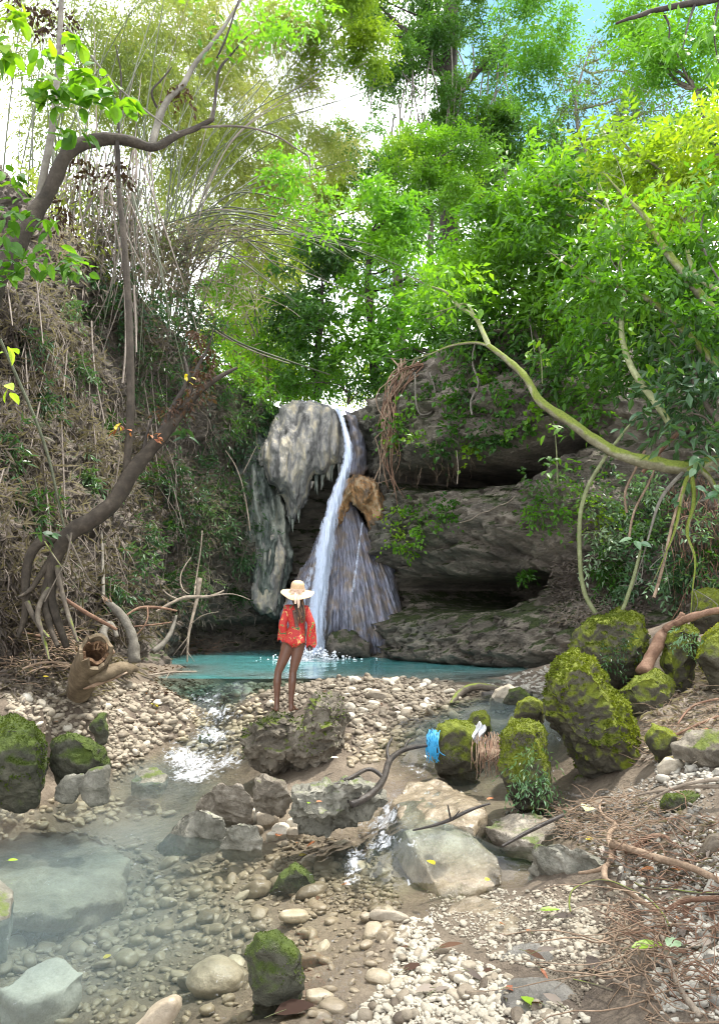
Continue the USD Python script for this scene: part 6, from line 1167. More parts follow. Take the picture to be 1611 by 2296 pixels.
bamboo('bamboo_clump', 'upright bamboo clump in the upper left corner against the white sky', left, [(250,90,120,100,20),(60,200,90,110,20),(60,60,80,60,20),(130,330,80,80,19),(330,180,110,90,20),(280,20,160,60,20),(180,250,70,90,19),(200,420,100,60,19),(120,20,120,60,19)], 'bamboo', 373, leaf=.22, dens=1.4)
rng = np.random.default_rng(374)
arch = []
for k in range(16):
    b = (rng.uniform(300, 400), rng.uniform(500, 680), rng.uniform(18.5, 21)); 
    tip = (rng.uniform(620, 900), rng.uniform(440, 720), b[2] + rng.uniform(-1, 3)); h = rng.uniform(40, 110)
    arch.append([b, (b[0] * .6 + tip[0] * .4, (b[1] * .6 + tip[1] * .4) - h, b[2]), (b[0] * .25 + tip[0] * .75, b[1] * .25 + tip[1] * .75 - h * .55, b[2]), tip])
bamboo('bamboo_clump', 'arching bamboo leaning right across the gap above the ridge', arch, [(560,560,80,50,24),(640,420,100,60,25),(740,330,90,60,26),(600,640,80,50,25)], 'bamboo', 375, leaf=.22, dens=1.1)
bamboo('bamboo_clump', 'distant pale yellow bamboo thicket behind the ridge', [[(480,760,32),(500,500,32),(540,250,32)],[(560,780,34),(590,560,34),(640,380,34)],[(420,700,30),(430,420,30),(470,180,30)]], [(500,560,110,110,33),(450,420,110,110,32),(560,340,120,100,35),(420,200,130,120,31),(660,420,110,90,36)], 'bamboo', 376, leaf=.28, dens=1.5, r=(.05,.045,.02))
dryc = []
rng = np.random.default_rng(377)
for k in range(70):
    b = (rng.uniform(110, 340), rng.uniform(330, 520), rng.uniform(16.2, 17.6)); l = rng.uniform(120, 360); a = rng.normal(.0, .2)
    dryc.append([b, (b[0] + a * l * .5 + rng.normal(0, 8), b[1] + l * .5, b[2] - .2), (b[0] + a * l + rng.normal(0, 14), b[1] + l, b[2] - .3)])
th = bamboo('dry_bamboo_thatch', 'brown thatch of dead bamboo hanging down the slope under the curved limb at left', dryc, None, 'dry', 378, dry=True, r=(.022, .018, .008))
ms, _ = crown_leaves([ell(*b) for b in [(210,420,90,70,17),(240,520,100,80,17),(170,560,90,70,16.6),(270,620,90,80,17.2),(330,560,60,70,18),(100,640,80,60,16)]], rng, .26, .85, k=6, aspect=.12, spray=(.4, 1.0), droop=1.0, clump=.3, flat=.2)
tag(obj('dead_leaves', join(ms), LEAF['dry'], th), kind='stuff')
for (blobs, mat, lab, sd, lf) in [([(300,520,60,60,18.2),(350,590,50,50,18.6),(250,470,60,50,17.6)], 'grey', 'grey green scrub along the top of the left slope under the bamboo', 381, .16), ([(400,670,45,50,19.2),(440,740,45,45,19.6)], 'fern', 'dark scrub on the ridge below the arching bamboo', 382, .16), ([(490,800,40,30,20.2),(545,845,40,26,20.8),(590,885,40,18,21.3)], 'mid', 'leafy scrub on the last of the ridge before the waterfall lip', 383, .15), ([(120,470,80,60,16.2),(60,560,60,50,15.6),(200,560,60,50,16.6)], 'bamboo', 'yellowish scrub hanging over the left slope behind the curved limb', 384, .18), ([(330,700,50,40,17.2),(260,640,40,40,16.8)], 'fern', 'fern bank on the upper left slope beside the pole like stem', 385, .15)]:
    tree('scrub', lab, 'shrub', None, None, 'bark', blobs, mat, lf, 1.5, sd, clump=.3, cmin=.4)
# single dead culms and stems standing against the left slope
for k, (lab, pts, r, m) in enumerate([
 ('green bamboo culm leaning on the left slope from the left edge', [(0,760,11.6),(40,850,11.8),(75,930,11.9),(110,1030,12.0),(130,1120,12.0),(152,1215,12.0)], [.024,.026,.026,.024,.02,.014], 'culm'),
 ('pinkish dead culm right of the leaning green bamboo culm', [(128,650,15),(132,760,14.8),(136,880,14.4),(150,980,14),(158,1080,13.6),(160,1180,13)], [.028,.028,.028,.026,.024,.02], 'culm_dry'),
 ('thin pale culm slanting across the upper left slope', [(0,700,14),(30,800,13.8),(62,900,13.6),(100,1000,13.3),(120,1060,13)], [.018,.02,.02,.018,.014], 'culm_dry'),
 ('short upright dead culm below the thatch', [(95,610,15.5),(92,700,15.3),(84,790,15)], [.026,.026,.02], 'culm_dry'),
 ('dead culm standing beside the vertical trunk', [(300,640,16),(304,720,15.8),(306,790,15.5)], [.024,.024,.02], 'culm_dry'),
 ('leaning dead culm behind the vertical trunk', [(275,860,14.5),(282,760,14.8),(278,640,15.2)], [.022,.022,.018], 'culm_dry'),
 ('slim dead stem in the middle of the left slope', [(205,720,15.5),(212,830,15),(235,950,14.5)], [.02,.02,.014], 'culm_dry'),
 ('crooked dry stem near the left edge of the slope', [(20,980,12.5),(40,1080,12.3),(30,1190,12)], [.018,.018,.012], 'culm_dry'),
 ('pale forked stem before the small dark recess left of the travertine', [(560,1190,20),(548,1110,20),(530,1050,20),(505,1010,20)], [.02,.02,.016,.010], 'drift'),
 ('second pale stem before the small dark recess', [(545,1060,19.9),(560,1030,19.9),(575,1000,20)], [.015,.012,.008], 'drift'),
 ('slanting pole from the ridge down toward the dark leafy trees', [(430,690,20),(520,760,20.5),(620,800,21),(740,840,21.5)], [.03,.03,.026,.018], 'culm'),
 ('thin slanting pole below the first ridge pole', [(450,720,19.5),(540,775,20),(650,815,20.6)], [.02,.02,.014], 'culm_dry'),
]): vine(lab, pts, r, m, 'dead stem', None, 'dead_culm')
rng = np.random.default_rng(379)
for k in range(28):
    u = rng.uniform(0, 420); v = rng.uniform(620, 1180); l = rng.uniform(90, 260); c0 = on_wall(u, v); Y = c0[1] - .25
    s = rng.normal(0, 25); vine('thin brown dead stem lying on the left slope among dry leaves', [(u, v - l / 2, Y + .25), (u + s * .5, v, Y), (u + s, v + l / 2, Y - .35)], [.014, .015, .010], 'culm_dry', 'dead stem', 'dead stems on the left slope', 'dead_culm')
# the leaning tree of the left bank, with roots and an upright pole stem
lt = thing('leaning_tree', 'dark leaning tree on the left bank with a straight pole like stem', 'tree', P(130, 1452, 10.8))
obj('trunk', tube(path3([(150,1452,10.7),(130,1395,10.7),(114,1331,10.75),(117,1275,10.8),(135,1228,10.8),(160,1194,10.8),(210,1164,10.85),(258,1121,10.9),(300,1052,11.0),(370,972,11.1),(430,892,11.2),(480,852,11.3),(532,824,11.4)]), [.045,.055,.07,.095,.11,.118,.122,.115,.098,.08,.066,.048,.02], 16, rough=.28, seed=21, n=90), MAT['bark_lean'], lt, smooth=True)
for pts, r, m in [
  ([(282,1060,10.95),(288,1000,10.95),(292,940,10.95),(292,800,10.95),(287,660,11),(276,520,11),(264,400,11),(258,320,11)], [.05,.058,.058,.054,.05,.045,.036,.02], 'bark_lean'),
  ([(350,990,11.1),(395,900,11.1),(420,850,11.1),(412,800,11.2)], [.05,.045,.03,.015], 'bark_dark'),
  ([(420,905,11.2),(440,830,11.2),(470,770,11.2),(478,740,11.2)], [.045,.035,.02,.01], 'bark_dark'),
  ([(320,1030,11.0),(330,970,11),(345,930,11)], [.03,.022,.010], 'bark_dark')]:
    obj('limb', tube(path3(pts), r, 10, rough=.12, seed=22), MAT[m], lt, smooth=True)
for pts, r in [([(135,1205,10.8),(99,1211,10.75),(70,1240,10.7),(57,1301,10.65),(57,1370,10.6),(40,1430,10.5)], [.09,.075,.065,.06,.05,.03]), ([(125,1240,10.8),(90,1290,10.7),(70,1320,10.6),(40,1340,10.4)], [.06,.045,.035,.02]), ([(118,1280,10.8),(100,1330,10.7),(108,1390,10.6),(130,1450,10.4)], [.06,.05,.045,.03]), ([(128,1270,10.7),(140,1330,10.6),(160,1400,10.5),(175,1440,10.4)], [.04,.03,.028,.018]), ([(110,1320,10.7),(85,1370,10.5),(95,1420,10.4),(110,1480,10.2)], [.04,.035,.03,.016]), ([(60,1350,10.6),(85,1400,10.5),(110,1430,10.3)], [.04,.03,.018]), ([(150,1200,10.7),(170,1240,10.6),(200,1300,10.7),(240,1340,11)], [.02,.014,.012,.008]), ([(160,1195,10.6),(150,1250,10.5),(120,1310,10.4),(100,1350,10.3)], [.016,.012,.010,.008]), ([(100,1215,10.6),(130,1260,10.4),(180,1330,10.5)], [.014,.010,.008])]:
    obj('root', tube(path3(pts), r, 9, rough=.16, seed=23), MAT['bark_lean' if r[0] > .05 else 'bark'], lt, smooth=True)
rng = np.random.default_rng(380)
ms, _ = crown_leaves([ell(*b) for b in [(425,890,36,28,11.1),(470,800,26,34,11.2),(455,850,22,20,11.2),(395,920,22,20,11.1),(440,760,14,20,11.2)]], rng, .10, .9, k=5, aspect=.4, spray=(.1, .25), droop=.8, clump=.5, cmin=.05)
tag(obj('dead_leaves', join(ms), LEAF['dead'], lt), kind='stuff')
leaf_parts(lt, [(270,965,28,22,10.9),(350,975,22,18,10.9)], 'rust', 9, .10, rng, name='orange_leaf'); leaf_parts(lt, [(425,840,12,25,11),(265,955,15,12,10.8)], 'yellow', 6, .09, rng, name='yellow_leaf'); leaf_parts(lt, [(415,965,14,22,10.9),(100,1190,22,16,10.4)], 'fern', 6, .18, rng)
# the near tree at the upper left with big leaves
nt = thing('overhanging_tree', 'near tree with an arched dark limb and large heart shaped leaves at upper left', 'tree', P(-60, 760, 6.1))
obj('trunk', tube(path3([(-90,900,6.0),(-40,720,6.05),(0,605,6.1),(40,545,6.1),(82,472,6.15),(118,412,6.2),(145,352,6.2),(185,322,6.25),(240,312,6.3),(290,316,6.35),(340,329,6.4),(392,305,6.45),(440,286,6.5),(478,266,6.5)]), [.115,.11,.10,.09,.08,.07,.063,.058,.055,.052,.045,.036,.027,.02], 16, rough=.28, seed=31, n=110), MAT['bark_lean'], nt, smooth=True)
for pts, r, m in [
  ([(340,327,6.4),(355,272,6.5),(380,218,6.55),(408,192,6.6),(432,150,6.65),(480,90,6.75),(530,15,6.85),(560,-40,6.9)], [.035,.032,.028,.026,.02,.018,.014,.01], 'bark_grey'),
  ([(476,267,6.5),(484,205,6.55),(490,160,6.55),(515,125,6.6),(555,80,6.65)], [.018,.015,.013,.010,.006], 'bark_dark'),
  ([(486,130,6.55),(500,100,6.5),(525,30,6.5),(540,-20,6.5)], [.010,.010,.008,.005], 'bark_dark'),
  ([(445,285,6.5),(500,282,6.5),(560,286,6.55),(620,305,6.6),(672,338,6.6),(692,352,6.6),(694,400,6.6)], [.012,.011,.010,.009,.008,.007,.004], 'bark'),
  ([(352,240,6.5),(340,205,6.4),(360,180,6.4),(385,150,6.4)], [.012,.010,.008,.005], 'bark_dark'),
  ([(268,314,6.3),(266,250,6.3),(272,180,6.3),(258,100,6.2)], [.012,.010,.008,.005], 'bark_dark'),
  ([(82,472,6.15),(100,380,6.2),(118,280,6.2),(128,180,6.2),(135,60,6.2),(140,-40,6.2)], [.035,.032,.03,.026,.022,.018], 'bark_grey'),
  ([(262,316,6.3),(266,360,6.3),(268,420,6.3)], [.02,.016,.008], 'bark_dark'),
  ([(150,60,6.2),(200,120,6.2),(260,190,6.2),(330,250,6.2),(400,300,6.2)], [.010,.010,.009,.008,.006], 'bark_grey')]:
    obj('limb', tube(path3(pts), r, 9, rough=.14, seed=32), MAT[m], nt, smooth=True)
rng = np.random.default_rng(390)
leaf_parts(nt, [(110,130,50,30,5.6),(170,80,35,30,5.7),(150,180,50,40,5.6),(210,230,60,45,5.7),(240,200,40,40,5.8),(130,240,40,45,5.7),(170,300,60,25,5.8),(40,40,50,40,5.5),(190,160,50,30,5.8),(280,230,40,30,5.9),(90,200,40,40,5.6),(15,110,30,50,5.5)], 'bright', 13, .145, rng, aspect=.62)
leaf_parts(nt, [(50,460,50,50,5.7),(30,560,50,50,5.6),(110,560,60,50,5.8),(20,620,40,25,5.6),(150,590,50,30,6.2),(30,400,40,35,5.7),(60,600,60,30,5.7),(180,610,40,25,6.1),(90,500,60,40,5.8),(20,500,30,50,5.6)], 'bright', 13, .12, rng, aspect=.58)
leaf_parts(nt, [(500,120,60,20,6.5),(470,90,30,20,6.5),(500,50,40,30,6.5),(430,15,40,20,6.6),(530,100,30,20,6.6)], 'bright', 8, .10, rng, aspect=.55)
ms, _ = crown_leaves([ell(*b) for b in [(660,430,70,50,8.5),(720,480,60,60,8.8),(640,370,50,35,8.4),(600,60,60,50,7.5),(690,20,50,30,7.8)]], rng, .075, .8, k=6, aspect=.55, spray=(.1, .3), droop=.4, clump=.3, cmin=.2)
tag(obj('foliage', join(ms), LEAF['mid'], nt), kind='stuff')
ms, _ = crown_leaves([ell(*b) for b in [(95,30,48,38,6.4),(130,65,30,35,6.4),(55,20,35,30,6.4),(190,370,14,16,6.5),(140,470,12,22,6.4),(262,385,10,18,6.4),(410,205,12,16,6.6)]], rng, .06, .9, k=5, aspect=.5, spray=(.08, .2), droop=.8, clump=.5, cmin=.05)
tag(obj('dead_leaves', join(ms), LEAF['dead'], nt), kind='stuff')
leaf_parts(nt, [(10,780,22,14,5.0),(14,870,14,14,5.0)], 'fresh', 3, .11, rng)
# branch reaching in at the top right
tb = thing('overhanging_tree', 'dark branch with large drooping leaves reaching in at the top right corner', 'tree', P(1750, -60, 7))
obj('trunk', tube(path3([(1800,-60,7.0),(1660,-20,7.0),(1540,8,7.0),(1470,22,7.1),(1420,38,7.1),(1380,52,7.2)]), [.06,.05,.04,.03,.024,.012], 10, rough=.12, seed=41), MAT['bark_dark'], tb, smooth=True)
rng = np.random.default_rng(395)
for pts in ([(1560,0,7),(1540,60,6.9),(1530,110,6.8)], [(1620,-20,7),(1600,60,6.9),(1610,140,6.8)], [(1480,20,7.1),(1500,60,7.1),(1490,110,7.1)]): obj('limb', tube(path3(pts), [.015, .010, .005], 6), MAT['bark_dark'], tb, smooth=True)
leaf_parts(tb, [(1500,30,70,30,7),(1530,90,50,40,6.9),(1590,60,40,50,6.8),(1600,150,30,50,6.7),(1480,100,40,30,7)], 'mid', 16, .13, rng, aspect=.42, droop=.9)
# ------------------------------------------------------------------ the person on the boulder
S_ = .000829
FEET = P(636, 1597, 9.72)
def L_(zx, zy, y=0.0): return FEET + np.array([(zx - 490) * S_, y, (2085 - zy) * S_])
def sph(c, r, seg=24): return m3.Manifold.sphere(r, seg).translate(tuple(map(float, c)))
def bone(a, ra, b, rb): return m3.Manifold.batch_hull([sph(a, ra), sph(b, rb)])
def ellip(c, r, seg=32): return m3.Manifold.sphere(1, seg).scale(tuple(map(float, r))).translate(tuple(map(float, c)))
def soften(m, edge=.012, it=10):
    m = m.refine_to_length(edge).to_mesh()
    t = trimesh.Trimesh(np.array(m.vert_properties[:, :3]), np.array(m.tri_verts)); t.merge_vertices()
    trimesh.smoothing.filter_taubin(t, iterations=it); return t
pn = thing('person', 'person in red floral swimsuit standing barefoot on the boulder, facing the falls', 'person', FEET)
hipL, hipR = L_(568, 1055), L_(712, 1060)
kneeL, kneeR = L_(400, 1500, -.01), L_(618, 1500, .0)
ankL, ankR = L_(388, 1985, -.02), L_(598, 1985, -.01)
chest, waist, pelv = L_(665, 650), L_(672, 820, .01), L_(640, 990)
shL, shR = L_(530, 560), L_(795, 572)
elL, elR = L_(462, 800, -.02), L_(890, 800, -.02)
wrL, wrR = L_(468, 1035, .03), L_(885, 1030, .04)
neck, head = L_(672, 480, .0), L_(674, 350, .02)
# torso: broad in x, shallow in y
def torso(g=0.0):
    return [m3.Manifold.batch_hull([ellip(L_(665, 600), (.118 + g, .078 + g, .06 + g)), ellip(waist, (.083 + g, .062 + g, .05 + g))]),
            m3.Manifold.batch_hull([ellip(waist, (.083 + g, .062 + g, .05 + g)), ellip(L_(640, 985, -.005), (.122 + g, .088 + g, .075 + g))]),
            m3.Manifold.batch_hull([sph(shL, .042 + g), sph(shR, .042 + g), ellip(L_(665, 620), (.105 + g, .075 + g, .05 + g))]),
            ellip(L_(585, 1040, -.035), (.073 + g, .075 + g, .075 + g)), ellip(L_(700, 1045, -.035), (.073 + g, .075 + g, .075 + g))]
body = torso()
body += [bone(hipL, .082, L_(490, 1270), .07), bone(L_(490, 1270), .07, kneeL, .047), bone(hipR, .08, L_(668, 1280), .068), bone(L_(668, 1280), .068, kneeR, .046),
         bone(kneeL, .046, L_(388, 1640, -.018), .050), bone(L_(388, 1640, -.018), .050, L_(386, 1860, -.01), .034), bone(L_(386, 1860, -.01), .034, ankL, .030),
         bone(kneeR, .045, L_(614, 1640, -.018), .049), bone(L_(614, 1640, -.018), .049, L_(600, 1860, -.01), .033), bone(L_(600, 1860, -.01), .033, ankR, .030)]
for (an, hx) in ((ankL, -.035), (ankR, .03)):      # feet pointing away, toes spread a little
    heel = an + [0, -.025, -.045]; ball_ = an + [hx, .13, -.058]
    body += [bone(an, .029, heel, .027), bone(an + [0, .02, -.01], .028, ball_ + [0, -.03, .008], .026), bone(heel, .025, ball_, .022)]
    for j in range(5):
        q = ball_ + [(-.032 + .016 * j), .01, -.004]
        body += [bone(q, .012, q + [hx * .2, .045 - .006 * abs(j - (1 if hx > 0 else 3)), -.006], .009)]
body += [bone(neck + [0, 0, -.06], .048, neck + [0, .005, .03], .043), bone(neck, .043, head + [0, 0, -.03], .05)]
body += [bone(shL, .044, elL, .034), bone(elL, .034, wrL, .024), bone(shR, .044, elR, .034), bone(elR, .034, wrR, .024)]
# the head looks at the falls: skull, jaw, nose, ears
body += [ellip(head + [0, .0, .02], (.072, .088, .095)), m3.Manifold.batch_hull([ellip(head + [0, .035, -.02], (.056, .05, .05)), sph(head + [0, .068, -.085], .022)]),
         bone(head + [0, .088, .012], .008, head + [0, .104, -.022], .012), ellip(head + [-.074, .0, -.005], (.012, .02, .03)), ellip(head + [.074, .0, -.005], (.012, .02, .03))]
def hand(w, d, side):
    """Palm, four fingers of unequal length and a thumb, slightly curled. d: direction of the fingers."""
    d = unit(np.array(d, float)); s = unit(np.cross(d, [0, 1, 0])) * side; n = np.cross(d, s)
    k = w + d * .075; out = [m3.Manifold.batch_hull([sph(w, .021), sph(k + s * .028, .011), sph(k - s * .028, .011), sph(w + d * .03 + s * .02, .014)])]
    for j, (o, l) in enumerate(((.029, .066), (.010, .075), (-.010, .070), (-.028, .056))):
        a = k + s * o; b = a + unit(d + n * .25 + s * o * 2) * l * .48; c = b + unit(d + n * .75) * l * .30; e = c + unit(d + n * 1.2) * l * .24
        out += [bone(a, .0095, b, .0088), bone(b, .0088, c, .008), bone(c, .008, e, .007)]
    a = w + d * .022 + s * .02; b = a + unit(d * .7 + s * .9 + n * .2) * .036; c = b + unit(d + s * .3 + n * .4) * .030
    return out + [bone(a, .013, b, .010), bone(b, .010, c, .008)]
body += hand(wrL, [.05, .02, -1], 1) + hand(wrR, [-.15, .10, -1], -1)
bm = soften(m3.Manifold.batch_boolean(body, m3.OpType.Add), .013, 7)
obj('body', bm, MAT['skin'], pn, smooth=True)
for sx in (-1, 1):
    obj('eye', trimesh.creation.icosphere(2, .011).apply_translation(head + [sx * .030, .072, .015]), MAT['eye'], pn, smooth=True)
    obj('eyebrow', tube([head + [sx * .018, .083, .034], head + [sx * .032, .082, .039], head + [sx * .046, .072, .034]], [.003, .004, .002], 5), MAT['hair'], pn, smooth=True)
obj('mouth', tube([head + [-.022, .078, -.052], head + [0, .088, -.050], head + [.022, .078, -.052]], [.003, .007, .003], 6), MAT['lip'], pn, smooth=True)
# swimsuit: a shell round the torso with an open back and high cut legs
suit = m3.Manifold.batch_boolean(torso(.010), m3.OpType.Add)
suit = suit - m3.Manifold.batch_hull([ellip(L_(672, 590, -.11), (.066, .075, .02)), ellip(L_(676, 825, -.11), (.036, .08, .02))])
for c, rx, tilt in ((L_(480, 1190, -.03), .15, 24), (L_(800, 1200, -.03), .15, -24)):
    suit = suit - m3.Manifold.cylinder(.6, .115, .115, 40, True).rotate((90, 0, 0)).translate(tuple(c))
st_ = soften(suit, .012, 5)
p = np.array(st_.vertices); w = .006 * (meshkit.fbm(p * np.array([26, 26, 14]), 3, 5) - .5); st_.vertices = p + st_.vertex_normals * (.004 + w)[:, None]
obj('swimsuit', st_, MAT['floral'], pn, smooth=True)
def sleeve(pts, rx, seed):
    """A bell sleeve: a folded tube that widens to an open hem."""
    c = spline(pts, 34); t = unit(np.gradient(c, axis=0)); n, sd = len(c), 44
    ang = np.linspace(0, 2 * np.pi, sd, endpoint=False); x = np.linspace(0, 1, n)
    r = np.interp(x, np.linspace(0, 1, len(rx)), rx)
    s = unit(np.cross(t, [0, 1, 0])); b = np.cross(t, s)
    fold = 1 + (np.sin(ang * 7 + seed) * .07 + np.sin(ang * 11 + 2 * seed) * .05)[None] * sstep(x, .25, 1)[:, None] + .10 * (meshkit.fbm(np.stack(np.broadcast_arrays(np.cos(ang)[None] * 1.5, np.sin(ang)[None] * 1.5, x[:, None] * 6), -1), 3, seed) - .5)
    out = c[:, None] + (np.cos(ang)[None, :, None] * s[:, None] + np.sin(ang)[None, :, None] * b[:, None] * .8) * (r[:, None] * fold)[..., None]
    out[-1, :, 2] += .02 * np.sin(ang * 3 + seed); inn = c[:, None] + (out - c[:, None]) * .94
    v = np.concatenate([out, inn[::-1]], 0).reshape(-1, 3); R = 2 * n
    i, j = np.meshgrid(np.arange(R - 1), np.arange(sd), indexing='ij')
    q = np.stack([i * sd + j, i * sd + (j + 1) % sd, (i + 1) * sd + (j + 1) % sd, (i + 1) * sd + j], -1).reshape(-1, 4)
    return v, np.vstack([q[:, [0, 1, 2]], q[:, [0, 2, 3]]])
obj('sleeve', sleeve([shL + [.012, 0, .035], (shL + elL) / 2, elL, (elL + wrL) / 2, wrL + [-.006, -.01, .0]], [.050, .055, .049, .053, .060, .066], 1), MAT['floral'], pn, smooth=True)
obj('sleeve', sleeve([shR + [-.012, 0, .035], (shR + elR) / 2, elR, (elR + wrR) / 2, wrR + [.006, -.02, -.075]], [.050, .055, .049, .054, .062, .064], 2), MAT['floral'], pn, smooth=True)
# hair falling from under the hat, lighter at the ends
rng = np.random.default_rng(500)
hr = obj('hair', ellip(head + [0, -.018, .012], (.079, .082, .098)), MAT['hair'], pn, smooth=True)
for k in range(70):
    a = rng.uniform(-1, 1); x0 = 676 + a * 82; l = rng.uniform(560, 800)
    p0 = L_(x0, 400, -.055 + .03 * abs(a)); x1 = 735 + a * 62 + rng.normal(0, 10)
    pts = [p0, L_(x0 + (x1 - x0) * .4 + rng.normal(0, 5), 490, -.075 + .02 * abs(a) + rng.normal(0, .006)), L_(x1 + rng.normal(0, 8), 610, -.098 + rng.normal(0, .008)), L_(x1 + rng.normal(0, 14), l, -.10 + rng.normal(0, .012))]
    obj('lock', tube(pts, [.010, .009, .008, .002], 5, 10), MAT['hair' if k % 3 else 'hair_tip'], pn, smooth=True)
# wide straw hat, a thing of its own: brim drooping at front and back, ribbon tied in a bow
hc = head + [.0, -.01, .045]
ht = thing('straw_hat', 'wide brimmed straw hat with a pale ribbon bow worn by the person', 'hat', hc)
RT = trimesh.transformations.euler_matrix(math.radians(17), math.radians(3), 0)[:3, :3]
def hatpt(q): return np.asarray(q) @ RT.T + hc
prof = [(0, .135), (.03, .134), (.055, .128), (.074, .112), (.082, .09), (.086, .05), (.088, .018), (.093, .006), (.115, .001), (.15, -.004), (.185, -.012), (.212, -.024)]
prof = spline(np.c_[np.array(prof), np.zeros(len(prof))], 60)[:, :2]
def hatmesh(prof, th):
    sd = 72; ang = np.linspace(0, 2 * np.pi, sd, endpoint=False)
    def ring(r, z): 
        k = np.clip((r - .10) / .112, 0, 1)
        return np.stack([np.cos(ang) * r, np.sin(ang) * r * (1 - .0 * k), z - k ** 2 * .030 * np.sin(ang) ** 2 + k ** 2 * .016 * np.cos(ang) ** 2 + k * .006 * np.sin(ang * 5 + 1)], -1)
    rs = [ring(max(r, .0005), z) for r, z in prof] + [ring(max(r - th * .3, .0005), z - th) for r, z in prof[::-1]]
    v = np.vstack(rs); R = len(rs); i, j = np.meshgrid(np.arange(R - 1), np.arange(sd), indexing='ij')
    q = np.stack([i * sd + j, i * sd + (j + 1) % sd, (i + 1) * sd + (j + 1) % sd, (i + 1) * sd + j], -1).reshape(-1, 4)
    return hatpt(v), np.vstack([q[:, [0, 1, 2]], q[:, [0, 2, 3]]])
v_, f_ = hatmesh(prof[:36], .004); obj('crown', (v_, f_), MAT['straw'], ht, smooth=True)
v_, f_ = hatmesh(prof[34:], .004); obj('brim', (v_, f_), MAT['straw'], ht, smooth=True)
ang = np.linspace(0, 2 * np.pi, 48, endpoint=False)
band = []
for r, z in ((.0885, .05), (.0915, .045), (.0925, .022), (.0895, .016)): band.append(hatpt(np.stack([np.cos(ang) * r, np.sin(ang) * r, ang * 0 + z], -1)))
i, j = np.meshgrid(np.arange(3), np.arange(48), indexing='ij'); q = np.stack([i * 48 + j, i * 48 + (j + 1) % 48, (i + 1) * 48 + (j + 1) % 48, (i + 1) * 48 + j], -1).reshape(-1, 4)
obj('ribbon', (np.vstack(band), np.vstack([q[:, [0, 1, 2]], q[:, [0, 2, 3]]])), MAT['ribbon'], ht, smooth=True)
def strip(pts, w, th=.002):
    c = spline(np.array(pts, float), 18); t = unit(np.gradient(c, axis=0)); s = unit(np.cross(t, [0, 1, .1])); s = s * np.interp(np.linspace(0, 1, 18), np.linspace(0, 1, len(w)), w)[:, None] / 2
    v = np.concatenate([c - s, c + s, c + s + [0, -th, 0], c - s + [0, -th, 0]]); n = 18; i = np.arange(n - 1)
    f = np.vstack([np.c_[i + a * n, i + 1 + a * n, i + 1 + b * n, i + b * n] for a, b in ((0, 1), (1, 2), (2, 3), (3, 0))])
    return hatpt(v), np.vstack([f[:, [0, 1, 2]], f[:, [0, 2, 3]]])
for sx in (-1, 1):
    obj('bow_loop', strip([(0, -.098, .030), (sx * .03, -.112, .038), (sx * .055, -.118, .020), (sx * .045, -.122, .004), (sx * .015, -.115, .014), (0, -.102, .026)], [.018, .028, .034, .030, .022, .016]), MAT['ribbon'], ht, smooth=True)
obj('ribbon_tail', strip([(0, -.10, .026), (-.008, -.125, .004), (-.010, -.17, -.016), (-.004, -.215, -.052), (-.002, -.222, -.10)], [.016, .024, .028, .028, .026]), MAT['ribbon'], ht, smooth=True)
obj('ribbon_tail', strip([(0, -.10, .026), (.010, -.125, .004), (.024, -.17, -.016), (.034, -.215, -.056), (.040, -.222, -.115), (.038, -.22, -.15)], [.016, .026, .032, .036, .034, .012]), MAT['ribbon'], ht, smooth=True)
obj('knot', ellip(hatpt([0, -.104, .026]), (.010, .008, .010), 16), MAT['ribbon'], ht, smooth=True)
# ------------------------------------------------------------------ small things: fallen leaves, netting, rag
def fallen(label, u, v, L, asp, mat, yaw, lift=.03, Y=None, tilt=.15, curl=.15, group=None, name='fallen_leaf'):
    c = P(u, v, Y) if Y else on_ground(np.array(float(u)), np.array(float(min(v, 2320)))) + [0, 0, lift]
    d_ = np.array([math.cos(math.radians(yaw)), math.sin(math.radians(yaw)), tilt]); n = np.array([.1, -.35, 1.0])
    c = c - unit(d_) * L / 2
    v_, f_ = leaves6(np.array([c]), np.array([d_]), np.array([n]), L, L * asp, curl, .3)
    t = thing(name, label, 'leaf', c, group)
    obj('blade', (v_, f_), LEAF[mat], t, smooth=True)
    s = unit(d_); obj('leaf_stalk', tube([c - s * L * .22 + [0, 0, -.004], c, c + s * L * .3 + [0, 0, .001]], [.0016, .002, .0012], 5, 6), MAT['stem'], t, smooth=True)
